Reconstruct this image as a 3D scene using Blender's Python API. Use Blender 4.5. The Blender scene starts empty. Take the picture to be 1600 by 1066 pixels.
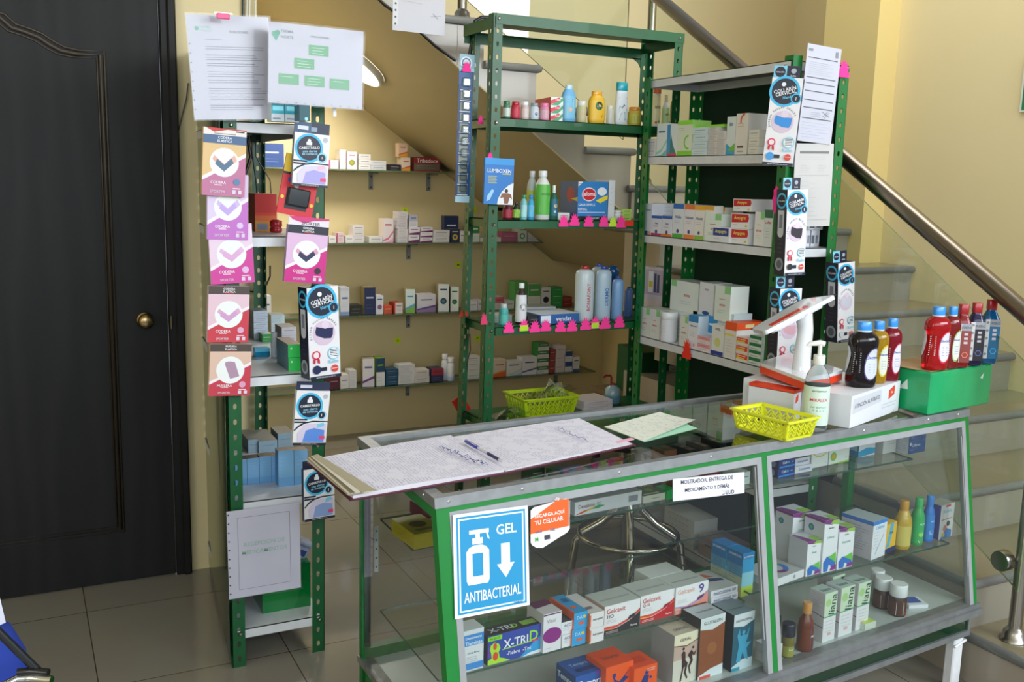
import bpy, math, random
from mathutils import Vector, Matrix, noise
PI = math.pi
random.seed(7)
SC = bpy.context.scene
COL = SC.collection
# ------------------------------------------------------------------ camera geometry (1600 x 1066)
FL = 1520.0; PITCH = math.atan(248/1520.); ROLL = 0.0245; EYE = 1.6
_d = Vector((-math.sin(ROLL)*math.cos(PITCH), math.cos(ROLL)*math.cos(PITCH), math.sin(PITCH)))
def _vp(x):
    y = -(_d[0]*(x-800)+_d[2]*FL)/_d[1]
    return Vector((x-800, y, FL)).normalized()
CX = _vp(3830.); CZ = -_d; CY = CZ.cross(CX)
E0 = Vector((0, 0, EYE))
def ray(px, py):
    v = Vector((px-800, py-533, FL))
    return Vector((v.dot(CX), v.dot(CY), v.dot(CZ)))/FL
def onpl(px, py, a, n):
    w = ray(px, py); a = Vector(a); n = Vector(n)
    return E0 + w*((a-E0).dot(n)/w.dot(n))
def onz(px, py, z): return onpl(px, py, (0, 0, z), (0, 0, 1))
def ony(px, py, y): return onpl(px, py, (0, y, 0), (0, 1, 0))
def onx(px, py, x): return onpl(px, py, (x, 0, 0), (1, 0, 0))
def proj(q):
    q = Vector(q)-E0
    v = CX*q[0]+CY*q[1]+CZ*q[2]
    return 800+FL*v[0]/v[2], 533+FL*v[1]/v[2]
# ------------------------------------------------------------------ materials
MATS = {}
def lin(h):
    h = h.lstrip('#')
    if len(h) == 3: h = ''.join(c*2 for c in h)
    o = []
    for i in (0, 2, 4):
        c = int(h[i:i+2], 16)/255
        o.append(c/12.92 if c <= .04045 else ((c+.055)/1.055)**2.4)
    return (*o, 1)
STY = dict(mirror=(.10, 0, 0, 1), card=(.42, 0, 0, 0), matte=(.85, 0, 0, 0), plas=(.28, 0, 0, .2), gloss=(.12, 0, 0, .5), steel=(.28, 1, 0, 0), chrome=(.1, 1, 0, 0),
           foil=(.22, .85, 0, 0), alu=(.5, .6, 0, 0), ink=(.6, 0, 0, 0), paint=(.42, 0, 0, .08), liquid=(.06, 0, .6, .3), clear=(.05, 0, .92, 0))
def mat(hexc, sty='card', bump=0.0, var=0.0, scale=20.):
    k = (hexc, sty, bump, var, scale)
    if k in MATS: return MATS[k]
    m = bpy.data.materials.new('%s_%s' % (sty, hexc.lstrip('#'))); m.use_nodes = True
    nt = m.node_tree; b = nt.nodes['Principled BSDF']
    r, me, tr, co = STY[sty]
    b.inputs['Base Color'].default_value = lin(hexc)
    b.inputs['Roughness'].default_value = r; b.inputs['Metallic'].default_value = me
    b.inputs['Transmission Weight'].default_value = tr; b.inputs['Coat Weight'].default_value = co
    if tr: b.inputs['IOR'].default_value = 1.15 if sty == 'clear' else 1.33
    if var or bump:
        tc = nt.nodes.new('ShaderNodeTexCoord'); n = nt.nodes.new('ShaderNodeTexNoise')
        n.inputs['Scale'].default_value = scale; n.inputs['Detail'].default_value = 6
        nt.links.new(tc.outputs['Object'], n.inputs['Vector'])
        if var:
            c = nt.nodes.new('ShaderNodeMix'); c.data_type = 'RGBA'; c.blend_type = 'MULTIPLY'; c.inputs[0].default_value = var
            rp = nt.nodes.new('ShaderNodeValToRGB')
            rp.color_ramp.elements[0].position = .35; rp.color_ramp.elements[0].color = (.35, .35, .35, 1)
            rp.color_ramp.elements[1].position = .6; rp.color_ramp.elements[1].color = (1, 1, 1, 1)
            nt.links.new(n.outputs['Fac'], rp.inputs[0]); c.inputs[6].default_value = lin(hexc)
            nt.links.new(rp.outputs[0], c.inputs[7]); nt.links.new(c.outputs[2], b.inputs['Base Color'])
        if bump:
            bp = nt.nodes.new('ShaderNodeBump'); bp.inputs['Strength'].default_value = bump; bp.inputs['Distance'].default_value = .01
            nt.links.new(n.outputs['Fac'], bp.inputs['Height']); nt.links.new(bp.outputs[0], b.inputs['Normal'])
    if sty == 'mirror': b.inputs['Coat Tint'].default_value = lin('#a9b98f'); b.inputs['Coat Roughness'].default_value = .06; b.inputs['Coat Weight'].default_value = .45
    MATS[k] = m
    return m
def nodes(name):
    m = bpy.data.materials.new(name); m.use_nodes = True
    nt = m.node_tree
    return m, nt, nt.nodes['Principled BSDF'], nt.nodes.new, nt.links.new
def glass_mat(name, tint, rough=.01, fac=1.0):
    """thin pane: clear, with a Schlick reflection that is the same from both sides"""
    m = bpy.data.materials.new(name); m.use_nodes = True; nt = m.node_tree; nt.nodes.clear(); N = nt.nodes.new; L = nt.links.new
    o = N('ShaderNodeOutputMaterial'); mx = N('ShaderNodeMixShader'); t = N('ShaderNodeBsdfTransparent'); g = N('ShaderNodeBsdfGlossy')
    ge = N('ShaderNodeNewGeometry'); d = N('ShaderNodeVectorMath'); d.operation = 'DOT_PRODUCT'
    t.inputs[0].default_value = (*tint, 1); g.inputs['Roughness'].default_value = rough
    L(ge.outputs['Incoming'], d.inputs[0]); L(ge.outputs['Normal'], d.inputs[1]); last = d.outputs['Value']
    for op, v in (('ABSOLUTE', 0), ('SUBTRACT', 1), ('POWER', 5), ('MULTIPLY', .96*fac), ('ADD', .04*fac)):
        q = N('ShaderNodeMath'); q.operation = op; q.use_clamp = op == 'ADD'
        if op == 'SUBTRACT': q.inputs[0].default_value = 1; L(last, q.inputs[1])
        else: L(last, q.inputs[0]); q.inputs[1].default_value = v
        last = q.outputs[0]
    L(last, mx.inputs[0]); L(t.outputs[0], mx.inputs[1]); L(g.outputs[0], mx.inputs[2]); L(mx.outputs[0], o.inputs[0])
    return m
GLASS = glass_mat('counter_glass', (.93, .955, .94))
RGLASS = glass_mat('rail_glass', (.93, .96, .935))
FILM = glass_mat('clear_film', (.93, .94, .94), .08, 1.6)
GEDGE = mat('#2c4a3e', 'gloss')
def emis(name, hexc, s):
    m, nt, b, N, L = nodes(name)
    b.inputs['Emission Color'].default_value = lin(hexc); b.inputs['Emission Strength'].default_value = s
    return m
# ------------------------------------------------------------------ mesh builder
TX = {}
def text_mesh(s):
    if s in TX: return TX[s]
    cu = bpy.data.curves.new('t', 'FONT'); cu.body = s; cu.size = 1; cu.resolution_u = 2; cu.offset = .012
    ob = bpy.data.objects.new('t', cu); me = ob.to_mesh()
    vs = [(v.co.x, v.co.y) for v in me.vertices]; fs = [tuple(p.vertices) for p in me.polygons]
    ob.to_mesh_clear(); bpy.data.objects.remove(ob); bpy.data.curves.remove(cu)
    if vs:
        x0 = min(v[0] for v in vs); x1 = max(v[0] for v in vs); y0 = min(v[1] for v in vs); y1 = max(v[1] for v in vs)
    else: x0 = y0 = 0; x1 = y1 = 1
    TX[s] = (vs, fs, x0, x1, y0, y1)
    return TX[s]
class MB:
    def __init__(s): s.v = []; s.f = []; s.mi = []; s.sm = []; s.ms = []; s.M = Matrix()
    def m_(s, m):
        if isinstance(m, str): m = mat(m)
        if m not in s.ms: s.ms.append(m)
        return s.ms.index(m)
    def add(s, vs, fs, m, smooth=False):
        i0 = len(s.v); k = s.m_(m)
        s.v += [s.M @ Vector(v) for v in vs]
        for f in fs: s.f.append([i0+i for i in f]); s.mi.append(k); s.sm.append(smooth)
        return s
    def box(s, x0, x1, y0, y1, z0, z1, m, c=0, top=None, side=None):
        if c:
            a = [(x0+c, x1-c), (y0+c, y1-c), (z0+c, z1-c)]; full = [(x0, x1), (y0, y1), (z0, z1)]
            vs = []; ix = {}
            for ax in range(3):
                for i in range(8):
                    b = [(i >> j) & 1 for j in range(3)]
                    vs.append(tuple(full[j][b[j]] if j == ax else a[j][b[j]] for j in range(3))); ix[(ax, i)] = len(vs)-1
            fs = []
            for ax in range(3):
                o = [j for j in range(3) if j != ax]
                for sd in (0, 1):
                    q = []
                    for p, r in ((0, 0), (1, 0), (1, 1), (0, 1)):
                        i = (sd << ax) | (p << o[0]) | (r << o[1]); q.append(ix[(ax, i)])
                    flip = (sd == 0) != (ax == 1)
                    fs.append(q[::-1] if flip else q)
            for ax in range(3):      # edges parallel to ax
                o = [j for j in range(3) if j != ax]
                for p in (0, 1):
                    for r in (0, 1):
                        i = (p << o[0]) | (r << o[1]); j = i | (1 << ax)
                        fs.append([ix[(o[0], i)], ix[(o[0], j)], ix[(o[1], j)], ix[(o[1], i)]])
            for i in range(8): fs.append([ix[(0, i)], ix[(1, i)], ix[(2, i)]])
            return s.add(vs, fs, m)
        vs = [(x, y, z) for z in (z0, z1) for y in (y0, y1) for x in (x0, x1)]
        for f, mm in (((0, 2, 3, 1), m), ((4, 5, 7, 6), top or m), ((0, 1, 5, 4), m), ((1, 3, 7, 5), side or m), ((3, 2, 6, 7), m), ((2, 0, 4, 6), side or m)):
            s.add([vs[i] for i in f], [(0, 1, 2, 3)], mm)
        return s
    def hexa(s, p, m):      # 8 points: bottom ring of 4, top ring of 4
        return s.add(p, [(3, 2, 1, 0), (4, 5, 6, 7), (0, 1, 5, 4), (1, 2, 6, 5), (2, 3, 7, 6), (3, 0, 4, 7)], m)
    def prism(s, pts, d, m, cap=None):   # pts 3D ring, extruded by vector d
        n = len(pts); d = Vector(d); P = [Vector(p) for p in pts]
        vs = P+[p+d for p in P]
        s.add(vs, [(i, (i+1) % n, n+(i+1) % n, n+i) for i in range(n)], m)
        s.add(P, [tuple(range(n))[::-1]], cap or m); s.add(vs[n:], [tuple(range(n))], cap or m)
        return s
    def lathe(s, prof, m, n=20, ex=2., sx=1., sy=1., c=(0, 0), smooth=True, cap=True, seg=None):
        ang = [2*PI*i/n for i in range(n)]
        def pt(a, r, z):
            ca, sa = math.cos(a), math.sin(a); k = (abs(ca)**ex+abs(sa)**ex)**(-1/ex)
            return (c[0]+r*k*ca*sx, c[1]+r*k*sa*sy, z)
        vs = [pt(a, r, z) for r, z in prof for a in ang]; fs = []
        a0, a1 = (0, n) if seg is None else seg
        for j in range(len(prof)-1):
            for i in range(a0, a1): fs.append((j*n+i % n, j*n+(i+1) % n, (j+1)*n+(i+1) % n, (j+1)*n+i % n))
        s.add(vs, fs, m, smooth)
        if cap:
            s.add(vs[:n], [tuple(range(n))[::-1]], m); s.add(vs[-n:], [tuple(range(n))], m)
        return s
    def tube(s, pts, r, m, n=8, cap=True, closed=False):
        P = [Vector(p) for p in pts]; vs = []; fs = []; N = len(P); up = None
        for i, p in enumerate(P):
            t = (P[(i+1) % N if closed else min(i+1, N-1)]-P[(i-1) % N if closed else max(i-1, 0)])
            t = t.normalized() if t.length else Vector((0, 0, 1))
            if up is None:
                up = Vector((0, 0, 1)) if abs(t.z) < .9 else Vector((1, 0, 0))
            a = t.cross(up).normalized(); up = a.cross(t).normalized()
            rr = r[i] if isinstance(r, (list, tuple)) else r
            for k in range(n):
                th = 2*PI*k/n; vs.append(p+(a*math.cos(th)+up*math.sin(th))*rr)
        for i in range(N if closed else N-1):
            j = (i+1) % N
            for k in range(n): fs.append((i*n+k, i*n+(k+1) % n, j*n+(k+1) % n, j*n+k))
        s.add(vs, fs, m, True)
        if cap and not closed: s.add(vs[:n], [tuple(range(n))], m); s.add(vs[-n:], [tuple(range(n))[::-1]], m)
        return s
    def build(s, name, parent=None, loc=(0, 0, 0), rz=0, label=None, cat=None, group=None, kind=None, shade=None):
        me = bpy.data.meshes.new(name); me.from_pydata([tuple(v) for v in s.v], [], s.f)
        for m in s.ms: me.materials.append(m)
        me.polygons.foreach_set('material_index', s.mi); me.polygons.foreach_set('use_smooth', s.sm); me.update()
        o = bpy.data.objects.new(name, me); COL.objects.link(o)
        o.location = loc; o.rotation_euler = (0, 0, rz)
        if parent: o.parent = parent
        tag(o, label, cat, group, kind)
        return o
def tag(o, label=None, cat=None, group=None, kind=None):
    if label: o['label'] = label
    if cat: o['category'] = cat
    if group: o['group'] = group
    if kind: o['kind'] = kind
def empty(name, loc=(0, 0, 0), rz=0, label=None, cat=None, group=None, kind=None):
    o = bpy.data.objects.new(name, None); COL.objects.link(o); o.location = loc; o.rotation_euler = (0, 0, rz); o.empty_display_size = .05
    tag(o, label, cat, group, kind); return o
def copy_tree(o, parent=None):
    c = o.copy(); COL.objects.link(c)
    if parent: c.parent = parent
    for ch in list(o.children): copy_tree(ch, c)
    return c
# ------------------------------------------------------------------ canvas: printing on a flat face
class Canvas:
    """printed artwork of width w, height h on the plane O + x*U + y*V (x,y given as fractions)"""
    def __init__(s, mb, O, U, V, w, h, z=.0004):
        s.mb = mb; s.O = Vector(O); s.U = Vector(U).normalized(); s.V = Vector(V).normalized(); s.N = s.U.cross(s.V); s.w = w; s.h = h; s.z = z; s.st = 'card'
    def P(s, x, y): return s.O+s.U*(x*s.w)+s.V*(y*s.h)+s.N*s.z
    def c_(s, c): return mat(c, s.st) if isinstance(c, str) else c
    def poly(s, pts, c):
        s.mb.add([s.P(*p) for p in pts], [tuple(range(len(pts)))], s.c_(c)); s.z += .00012
    def rect(s, x, y, w, h, c): s.poly([(x, y), (x+w, y), (x+w, y+h), (x, y+h)], c)
    def disc(s, x, y, r, c, n=20, ry=None):   # r as a fraction of the width
        k = s.w/s.h if ry is None else ry/r
        s.poly([(x+r*math.cos(2*PI*i/n), y+r*k*math.sin(2*PI*i/n)) for i in range(n)], c)
    def arc(s, x, y, r0, r1, a0, a1, c, n=16):
        k = s.w/s.h; vs = []
        for i in range(n+1):
            a = math.radians(a0+(a1-a0)*i/n)
            for r in (r0, r1): vs.append(s.P(x+r*math.cos(a), y+r*k*math.sin(a)))
        s.mb.add(vs, [(2*i, 2*i+1, 2*i+3, 2*i+2) for i in range(n)], s.c_(c)); s.z += .00012
    def line(s, x0, y0, x1, y1, t, c):        # t in metres
        a = Vector(((x1-x0)*s.w, (y1-y0)*s.h)); n = Vector((-a.y, a.x)).normalized()*t/2
        dx, dy = n.x/s.w, n.y/s.h
        s.poly([(x0-dx, y0-dy), (x1-dx, y1-dy), (x1+dx, y1+dy), (x0+dx, y0+dy)], c)
    def text(s, x, y, w, t, c, hmax=None, al='c', rot=0, hh=None):   # x,y centre (or left) of text, w max width fraction, hmax fraction
        vs, fs, x0, x1, y0, y1 = text_mesh(t)
        if not vs: return
        k = w*s.w/(x1-x0)
        if hmax: k = min(k, hmax*s.h/(y1-y0))
        kx = k; ky = k
        if hh: kx = w*s.w/(x1-x0); ky = hh*s.h/(y1-y0)
        cx = (x0+x1)/2 if al == 'c' else x0; cy = (y0+y1)/2
        ca, sa = math.cos(math.radians(rot)), math.sin(math.radians(rot)); q = []
        for a, b in vs:
            a = (a-cx)*kx; b = (b-cy)*ky; q.append(s.P(x+(a*ca-b*sa)/s.w, y+(a*sa+b*ca)/s.h))
        s.mb.add(q, fs, s.c_(c)); s.z += .00012
    def lines(s, x, y, w, n, dy, c, t=.0010, seed=0):   # fine print, too small to read
        rn = random.Random(seed*31+n)
        for i in range(n): s.line(x, y-i*dy, x+w*rn.uniform(.65, 1), y-i*dy, t, c); s.z -= .00012
        s.z += .00012
    def draw(s, ops):
        for o in ops: getattr(s, o[0])(*o[1:])
# ------------------------------------------------------------------ procedural surfaces
def paint_mat(name, c1, c2):
    m, nt, b, N, L = nodes(name)
    tc = N('ShaderNodeTexCoord'); n = N('ShaderNodeTexNoise'); n.inputs['Scale'].default_value = 1.3; n.inputs['Detail'].default_value = 5
    n2 = N('ShaderNodeTexNoise'); n2.inputs['Scale'].default_value = 90; bp = N('ShaderNodeBump'); bp.inputs['Strength'].default_value = .05
    mx = N('ShaderNodeMix'); mx.data_type = 'RGBA'; mx.inputs[6].default_value = lin(c1); mx.inputs[7].default_value = lin(c2)
    L(tc.outputs['Object'], n.inputs['Vector']); L(tc.outputs['Object'], n2.inputs['Vector'])
    L(n.outputs['Fac'], mx.inputs[0]); L(mx.outputs[2], b.inputs['Base Color']); L(n2.outputs['Fac'], bp.inputs['Height']); L(bp.outputs[0], b.inputs['Normal'])
    b.inputs['Roughness'].default_value = .55
    return m
YEL = paint_mat('yellow_wall_paint', '#e3d3a4', '#dbc997')
YEL2 = paint_mat('ochre_wall_paint', '#d8c384', '#d0b977')
YEL_SHADED = paint_mat('shaded_wall_paint', '#aea283', '#a49878')  # same paint as the walls, the soffit's shade put into the colour
def floor_mat():
    m, nt, b, N, L = nodes('glossy_beige_floor_tile')
    tc = N('ShaderNodeTexCoord'); mp = N('ShaderNodeMapping'); mp.inputs['Location'].default_value = (.445, .5, 0); br = N('ShaderNodeTexBrick')
    br.offset = 0; br.inputs['Scale'].default_value = 1; br.inputs['Brick Width'].default_value = .6; br.inputs['Row Height'].default_value = .6
    br.inputs['Mortar Size'].default_value = .002; br.inputs['Color1'].default_value = lin('#948f83'); br.inputs['Color2'].default_value = lin('#8f8a7e'); br.inputs['Mortar'].default_value = lin('#4c463a')
    n = N('ShaderNodeTexNoise'); n.inputs['Scale'].default_value = 4; n.inputs['Detail'].default_value = 8
    mx = N('ShaderNodeMix'); mx.data_type = 'RGBA'; mx.blend_type = 'MULTIPLY'; mx.inputs[0].default_value = .15
    L(tc.outputs['Object'], mp.inputs[0]); L(mp.outputs[0], br.inputs['Vector']); L(tc.outputs['Object'], n.inputs['Vector'])
    L(br.outputs['Color'], mx.inputs[6]); L(n.outputs['Color'], mx.inputs[7]); L(mx.outputs[2], b.inputs['Base Color'])
    b.inputs['Roughness'].default_value = .12; b.inputs['Coat Weight'].default_value = .3
    return m
FLOOR = floor_mat()
def wood_mat():
    m, nt, b, N, L = nodes('dark_stained_wood')
    tc = N('ShaderNodeTexCoord'); mp = N('ShaderNodeMapping'); mp.inputs['Scale'].default_value = (3.5, 3.5, .55); n = N('ShaderNodeTexNoise'); n.inputs['Scale'].default_value = 2.2; n.inputs['Detail'].default_value = 9; n.inputs['Distortion'].default_value = 1.8
    w = N('ShaderNodeTexWave'); w.inputs['Scale'].default_value = .8; w.inputs['Distortion'].default_value = 18; w.inputs['Detail'].default_value = 5; w.inputs['Detail Scale'].default_value = .8
    rp = N('ShaderNodeValToRGB'); rp.color_ramp.elements[0].color = lin('#0b0a09'); rp.color_ramp.elements[1].color = lin('#1b1a19')
    md = N('ShaderNodeMath'); md.operation = 'MULTIPLY'
    L(tc.outputs['Object'], mp.inputs[0]); L(mp.outputs[0], n.inputs['Vector']); L(mp.outputs[0], w.inputs['Vector']); L(n.outputs['Fac'], md.inputs[0]); L(w.outputs['Fac'], md.inputs[1])
    L(md.outputs[0], rp.inputs[0]); L(rp.outputs[0], b.inputs['Base Color']); b.inputs['Roughness'].default_value = .5; b.inputs['Specular IOR Level'].default_value = .3
    bp = N('ShaderNodeBump'); bp.inputs['Strength'].default_value = .04; L(md.outputs[0], bp.inputs['Height']); L(bp.outputs[0], b.inputs['Normal'])
    return m
WOOD = wood_mat()
GRN = mat('#08562a', 'paint', .05, .25, 14.)
GRN2 = mat('#08702c', 'paint', .03, .12, 14.)
GRND = mat('#052c16', 'matte', .03, .1, 8.)
WHT = mat('#d9dce0', 'paint', .03, .12, 18.)
ALU = mat('#909394', 'alu', .05, .25, 25.)
ALUW = mat('#9fa2a4', 'plas', .02, .12, 25.)
STEEL = mat('#9a958c', 'steel'); CHROME = mat('#d9dcdc', 'chrome')
STEPTOP = mat('#877d62', 'plas', 0, .12, 5.); STEPR = mat('#8f8a7b', 'plas', 0, .15, 3.); NOSE = mat('#6c6d6a', 'plas', 0, .2, 9.); SIDET = mat('#a59c8d', 'plas', 0, .1, 3.)
# ------------------------------------------------------------------ room shell
MB().box(-3.2, 5.4, -3.5, 5.95, -.12, 0, FLOOR).build('floor', kind='structure')
MB().box(-3.2, -.625, 3.95, 4.07, 0, 3.4, YEL).box(.56, .87, 3.95, 4.07, 0, 3.4, YEL).box(-.625, .56, 3.95, 4.07, 2.52, 3.4, YEL).build('wall_door', kind='structure')
MB().box(.77, .87, 4.07, 5.8, 0, 3.4, YEL).build('wall_alcove', kind='structure')
MB().box(.77, 5.4, 5.8, 5.95, 0, 4.6, YEL).build('wall_back', kind='structure')
MB().box(3.68, 4.1, 4.2, 5.8, 0, 1.44, YEL).build('wall_under_stair', kind='structure')
MB().box(4.1, 4.25, 1.2, 3.75, 0, 4.6, YEL).box(3.95, 4.25, 3.75, 4.125, 0, 4.6, YEL2).build('wall_right', kind='structure')
MB().box(5.25, 5.4, 4.0, 5.8, 0, 4.6, YEL).box(4.25, 5.25, 4.0, 4.125, 0, 4.6, YEL).build('wall_landing', kind='structure')
MB().box(-3.2, -3.08, -3.4, 3.95, 0, 3.4, YEL).build('wall_left', kind='structure')
MB().box(-3.2, 2.55, -2.4, 4.07, 3.4, 3.5, mat('#e9e6da', 'matte')).build('ceiling', kind='structure')
# door
c = MB()
c.box(.505, .535, 3.918, 3.95, 0, 2.44, WOOD, .004); c.box(.53, .562, 3.906, 3.952, 0, 2.5, WOOD, .006)
c.box(-.595, -.565, 3.918, 3.95, 0, 2.44, WOOD, .004); c.box(-.622, -.59, 3.906, 3.952, 0, 2.5, WOOD, .006)
c.box(-.622, .562, 3.906, 3.952, 2.44, 2.515, WOOD, .006).build('trim_1', kind='structure')
dr = MB().box(-.563, .503, 3.932, 3.972, .006, 2.438, WOOD, .002).build('door_1', kind='structure')
half = [ony(px, py, 3.93) for px, py in [(0, 27), (18, 43), (40, 50), (60, 58), (78, 70), (95, 79), (118, 84), (157, 86)]]
R = [(p.x, p.z) for p in half]; cx = -.03
top = [(2*cx-x, z) for x, z in reversed(R)]+[(cx, R[0][1]+.004)]+R
path = top+[(.30, .222), (2*cx-.30, .222)]
g = MB()
def dense(p, k=1):
    o = []
    for i in range(len(p)):
        a = p[i]; b = p[(i+1) % len(p)]; o += [a]
    return o
for off, r in ((0, .0085), (.013, .005), (-.012, .004)):
    q = []
    for i, (x, z) in enumerate(path):
        sx = 1 if x > cx else -1
        if abs(x-cx) < .01: sx = 0
        q.append((x+sx*off, 3.932-.001, z+(off if z > 1 else -off)))
    g.tube(q, r, mat('#3b342b', 'paint'), 8, closed=True)
g.build('door_moulding', dr)
k = ony(229, 503, 3.87); kb = MB(); kb.M = Matrix.Translation((k.x, 3.932, k.z)) @ Matrix.Rotation(PI/2, 4, 'X')
BR = mat('#a58d66', 'steel')
kb.lathe([(.030, 0), (.031, .004), (.026, .009), (.012, .012), (.011, .026), (.022, .034), (.029, .046), (.027, .058), (.016, .064), (0.004, .065)], BR, 24).build('door_handle', dr)
MB().box(.508, .512, 3.90, 3.93, 1.01, 1.06, BR).build('strike_plate', dr)
cw = MB(); cw.tube([ony(px, py, 3.94) for px, py in [(294, 130), (291, 155), (285, 178), (281, 196), (277, 212), (273, 226)]], .0022, mat('#33322c', 'plas'), 6)
cw.build('electric_cord', label='thin dark cord running down the wall beside the dark wooden door', cat='cord')
# ------------------------------------------------------------------ stairs
RZ, RN = .175, .305
for j in range(1, 9):
    y = 1.68+RN*(j-1); s = empty('trim_%d' % (j+1), (0, 0, 0)); tag(s, kind='structure')
    MB().box(2.735, 4.1, y+.025, 4.1 if j < 5 else y+.33, 0 if j < 2 else (RZ*(j-1) if j < 5 else RZ*j-.46), RZ*j-.035, STEPR, 0, None, SIDET).build('riser', s)
    t = MB(); t.box(2.735, 4.1, y+.02, (y+RN+.03) if j < 8 else 4.1, RZ*j-.035, RZ*j, STEPTOP)
    r = .0175
    pr = [(-r*math.sin(a), r*math.cos(a)) for a in [PI*i/8 for i in range(9)]]
    t.prism([(2.71, y+.02+p, RZ*j-r+q) for p, q in pr], (1.39, 0, 0), NOSE)
    t.prism([(2.735+p, y+.01, RZ*j-r+q) for p, q in pr], (0, (RN+.02) if j < 8 else .5, 0), NOSE)
    t.build('tread', s)
MB().box(2.735, 5.25, 4.1, 5.8, 1.42, 1.6, SIDET).build('trim_11', kind='structure')
MB().tube([(2.71, 4.1, 1.583), (4.1, 4.1, 1.583)], .0175, NOSE).build('trim_12', kind='structure')
# upper flight
UR, UN = .18, .272
def sof(x): return 1.745-.70*(x-2.3)
pts = []
for k in range(0, 11):
    x = 2.735-UN*k; z = 1.6+UR*k
    pts += [(x, z), (x, z+UR)]
xe = 2.735-UN*11; pts += [(xe, pts[-1][1]), (xe, sof(xe)), (3.25, sof(3.25)), (3.25, 1.42), (2.735, 1.42)]
uf = MB(); P3 = [(a, 4.12, b) for a, b in pts]
from mathutils.geometry import tessellate_polygon
tri = tessellate_polygon([[Vector(p) for p in P3]])
uf.add(P3, [tuple(t) for t in tri], SIDET)
n = len(pts)
for i in range(n):
    a, b = pts[i], pts[(i+1) % n]
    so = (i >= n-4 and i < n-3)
    uf.add([(a[0], 4.12, a[1]), (a[0], 5.8, a[1]), (b[0], 5.8, b[1]), (b[0], 4.12, b[1])], [(0, 1, 2, 3)], YEL_SHADED if so else SIDET)
uf.build('ceiling_stair_soffit', kind='structure')
un = MB(); NOSE2 = mat('#8c8e8c', 'plas', 0, .15, 9.)
for k in range(0, 11):
    x = 2.735-UN*k; z = 1.6+UR*(k+1)
    un.tube([(x, 5.8, z-.018), (x+.008, 4.11, z-.018), (x-UN+.0, 4.11, z-.018)], .018, NOSE2, 8)
    if k in (3, 5): un.box(x-.13, x-.127, 4.117, 4.12, sof(x-.13), z-.04, mat('#d8d2c6', 'matte'))
un.build('trim_13', kind='structure')
e = MB(); e.tube([(x, 4.117, sof(x)) for x in (.9, 3.2)], .004, mat('#c6b68a', 'matte'), 6); e.build('trim_14', kind='structure')
# railings
def stair_post(name, x, y, z0, h, lab):
    r = empty(name, (x, y, z0)); tag(r, lab, 'railing post')
    MB().lathe([(.021, .02), (.021, h)], STEEL, 20).build('post', r)
    MB().lathe([(.045, 0), (.045, .006), (.036, .012), (.034, .03), (.027, .038), (.0212, .045)], STEEL, 24).build('base_plate', r)
    return r
p0 = onz(1590, 998, RZ)
rp = stair_post('railing_post', p0.x-.02, p0.y, RZ, 1.02, 'brushed steel railing post on the lowest stair step at the right edge')
cl = onx(1573, 875, 2.80)
m = MB(); m.M = Matrix.Translation((-.005, .0, cl.z-RZ)) @ Matrix.Rotation(PI/2, 4, 'Y'); m.lathe([(.032, -.045), (.034, -.04), (.034, -.012), (.032, -.008)], STEEL, 24, c=(0, .045)); m.box(-.01, .01, 0, .03, -.03, -.01, STEEL).build('glass_clamp', rp)
q = ony(1018, 40, 4.19); stair_post('railing_post', q.x, 4.19, 1.6, 1.25, 'brushed steel railing post behind the top right corner of the tall green rack')
q = ony(733, 16, 4.19); zz = 1.6+UR*4; stair_post('railing_post', 1.84, 4.19, zz, 1.0, 'brushed steel railing post above the paper sheet beside the tall green rack')
a = onx(1315, 243, 2.78); b = onx(1600, 488, 2.78); sl = (a.z-b.z)/(a.y-b.y)
def hz(y): return b.z+sl*(y-b.y)
hr = MB(); hr.tube([(2.78, 1.5, hz(1.5)), (2.78, 4.16, hz(4.16))], .030, mat('#84796a', 'steel'), 24)
hr.tube([(2.70, 4.16, 2.72), (.6, 4.16, 2.72+.662*2.1)], .030, STEEL, 20)
hr.build('handrail', label='round brushed metal handrail sloping down along the glass stair railing', cat='handrail')
gt = onx(1312, 277, 2.79); gb = onx(1600, 565, 2.79); s2 = (gt.z-gb.z)/(gt.y-gb.y)
def gz(y): return gb.z+s2*(y-gb.y)
ge = onx(1590, 925, 2.79)
def pane(name, pts, d, lab, edge=None):
    g = MB(); n = len(pts); d = Vector(d); P = [Vector(p) for p in pts]
    g.add(P, [tuple(range(n))], RGLASS); g.add([p+d for p in P], [tuple(range(n))[::-1]], RGLASS)
    for i in range(n): g.add([P[i], P[(i+1) % n], P[(i+1) % n]+d, P[i]+d], [(0, 1, 2, 3)], mat('#6f7d55', 'gloss') if edge is None else edge)
    g.build(name, label=lab, cat='glass panel')
pane('glass_railing', [(2.79, ge.y, ge.z), (2.79, ge.y, gz(ge.y)), (2.79, 4.09, gz(4.09)), (2.79, 4.09, ge.z+.59*(4.09-ge.y))], (.008, 0, 0), 'clear glass railing panel along the right side of the stairs, behind the bottles')
pane('glass_railing', [(2.7, 4.14, 1.82), (2.7, 4.14, 2.6), (.7, 4.14, 3.95), (.7, 4.14, 1.84+.662*2.0)], (0, .008, 0), 'clear glass railing panel above the tall green rack, on the upper stair flight')
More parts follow.
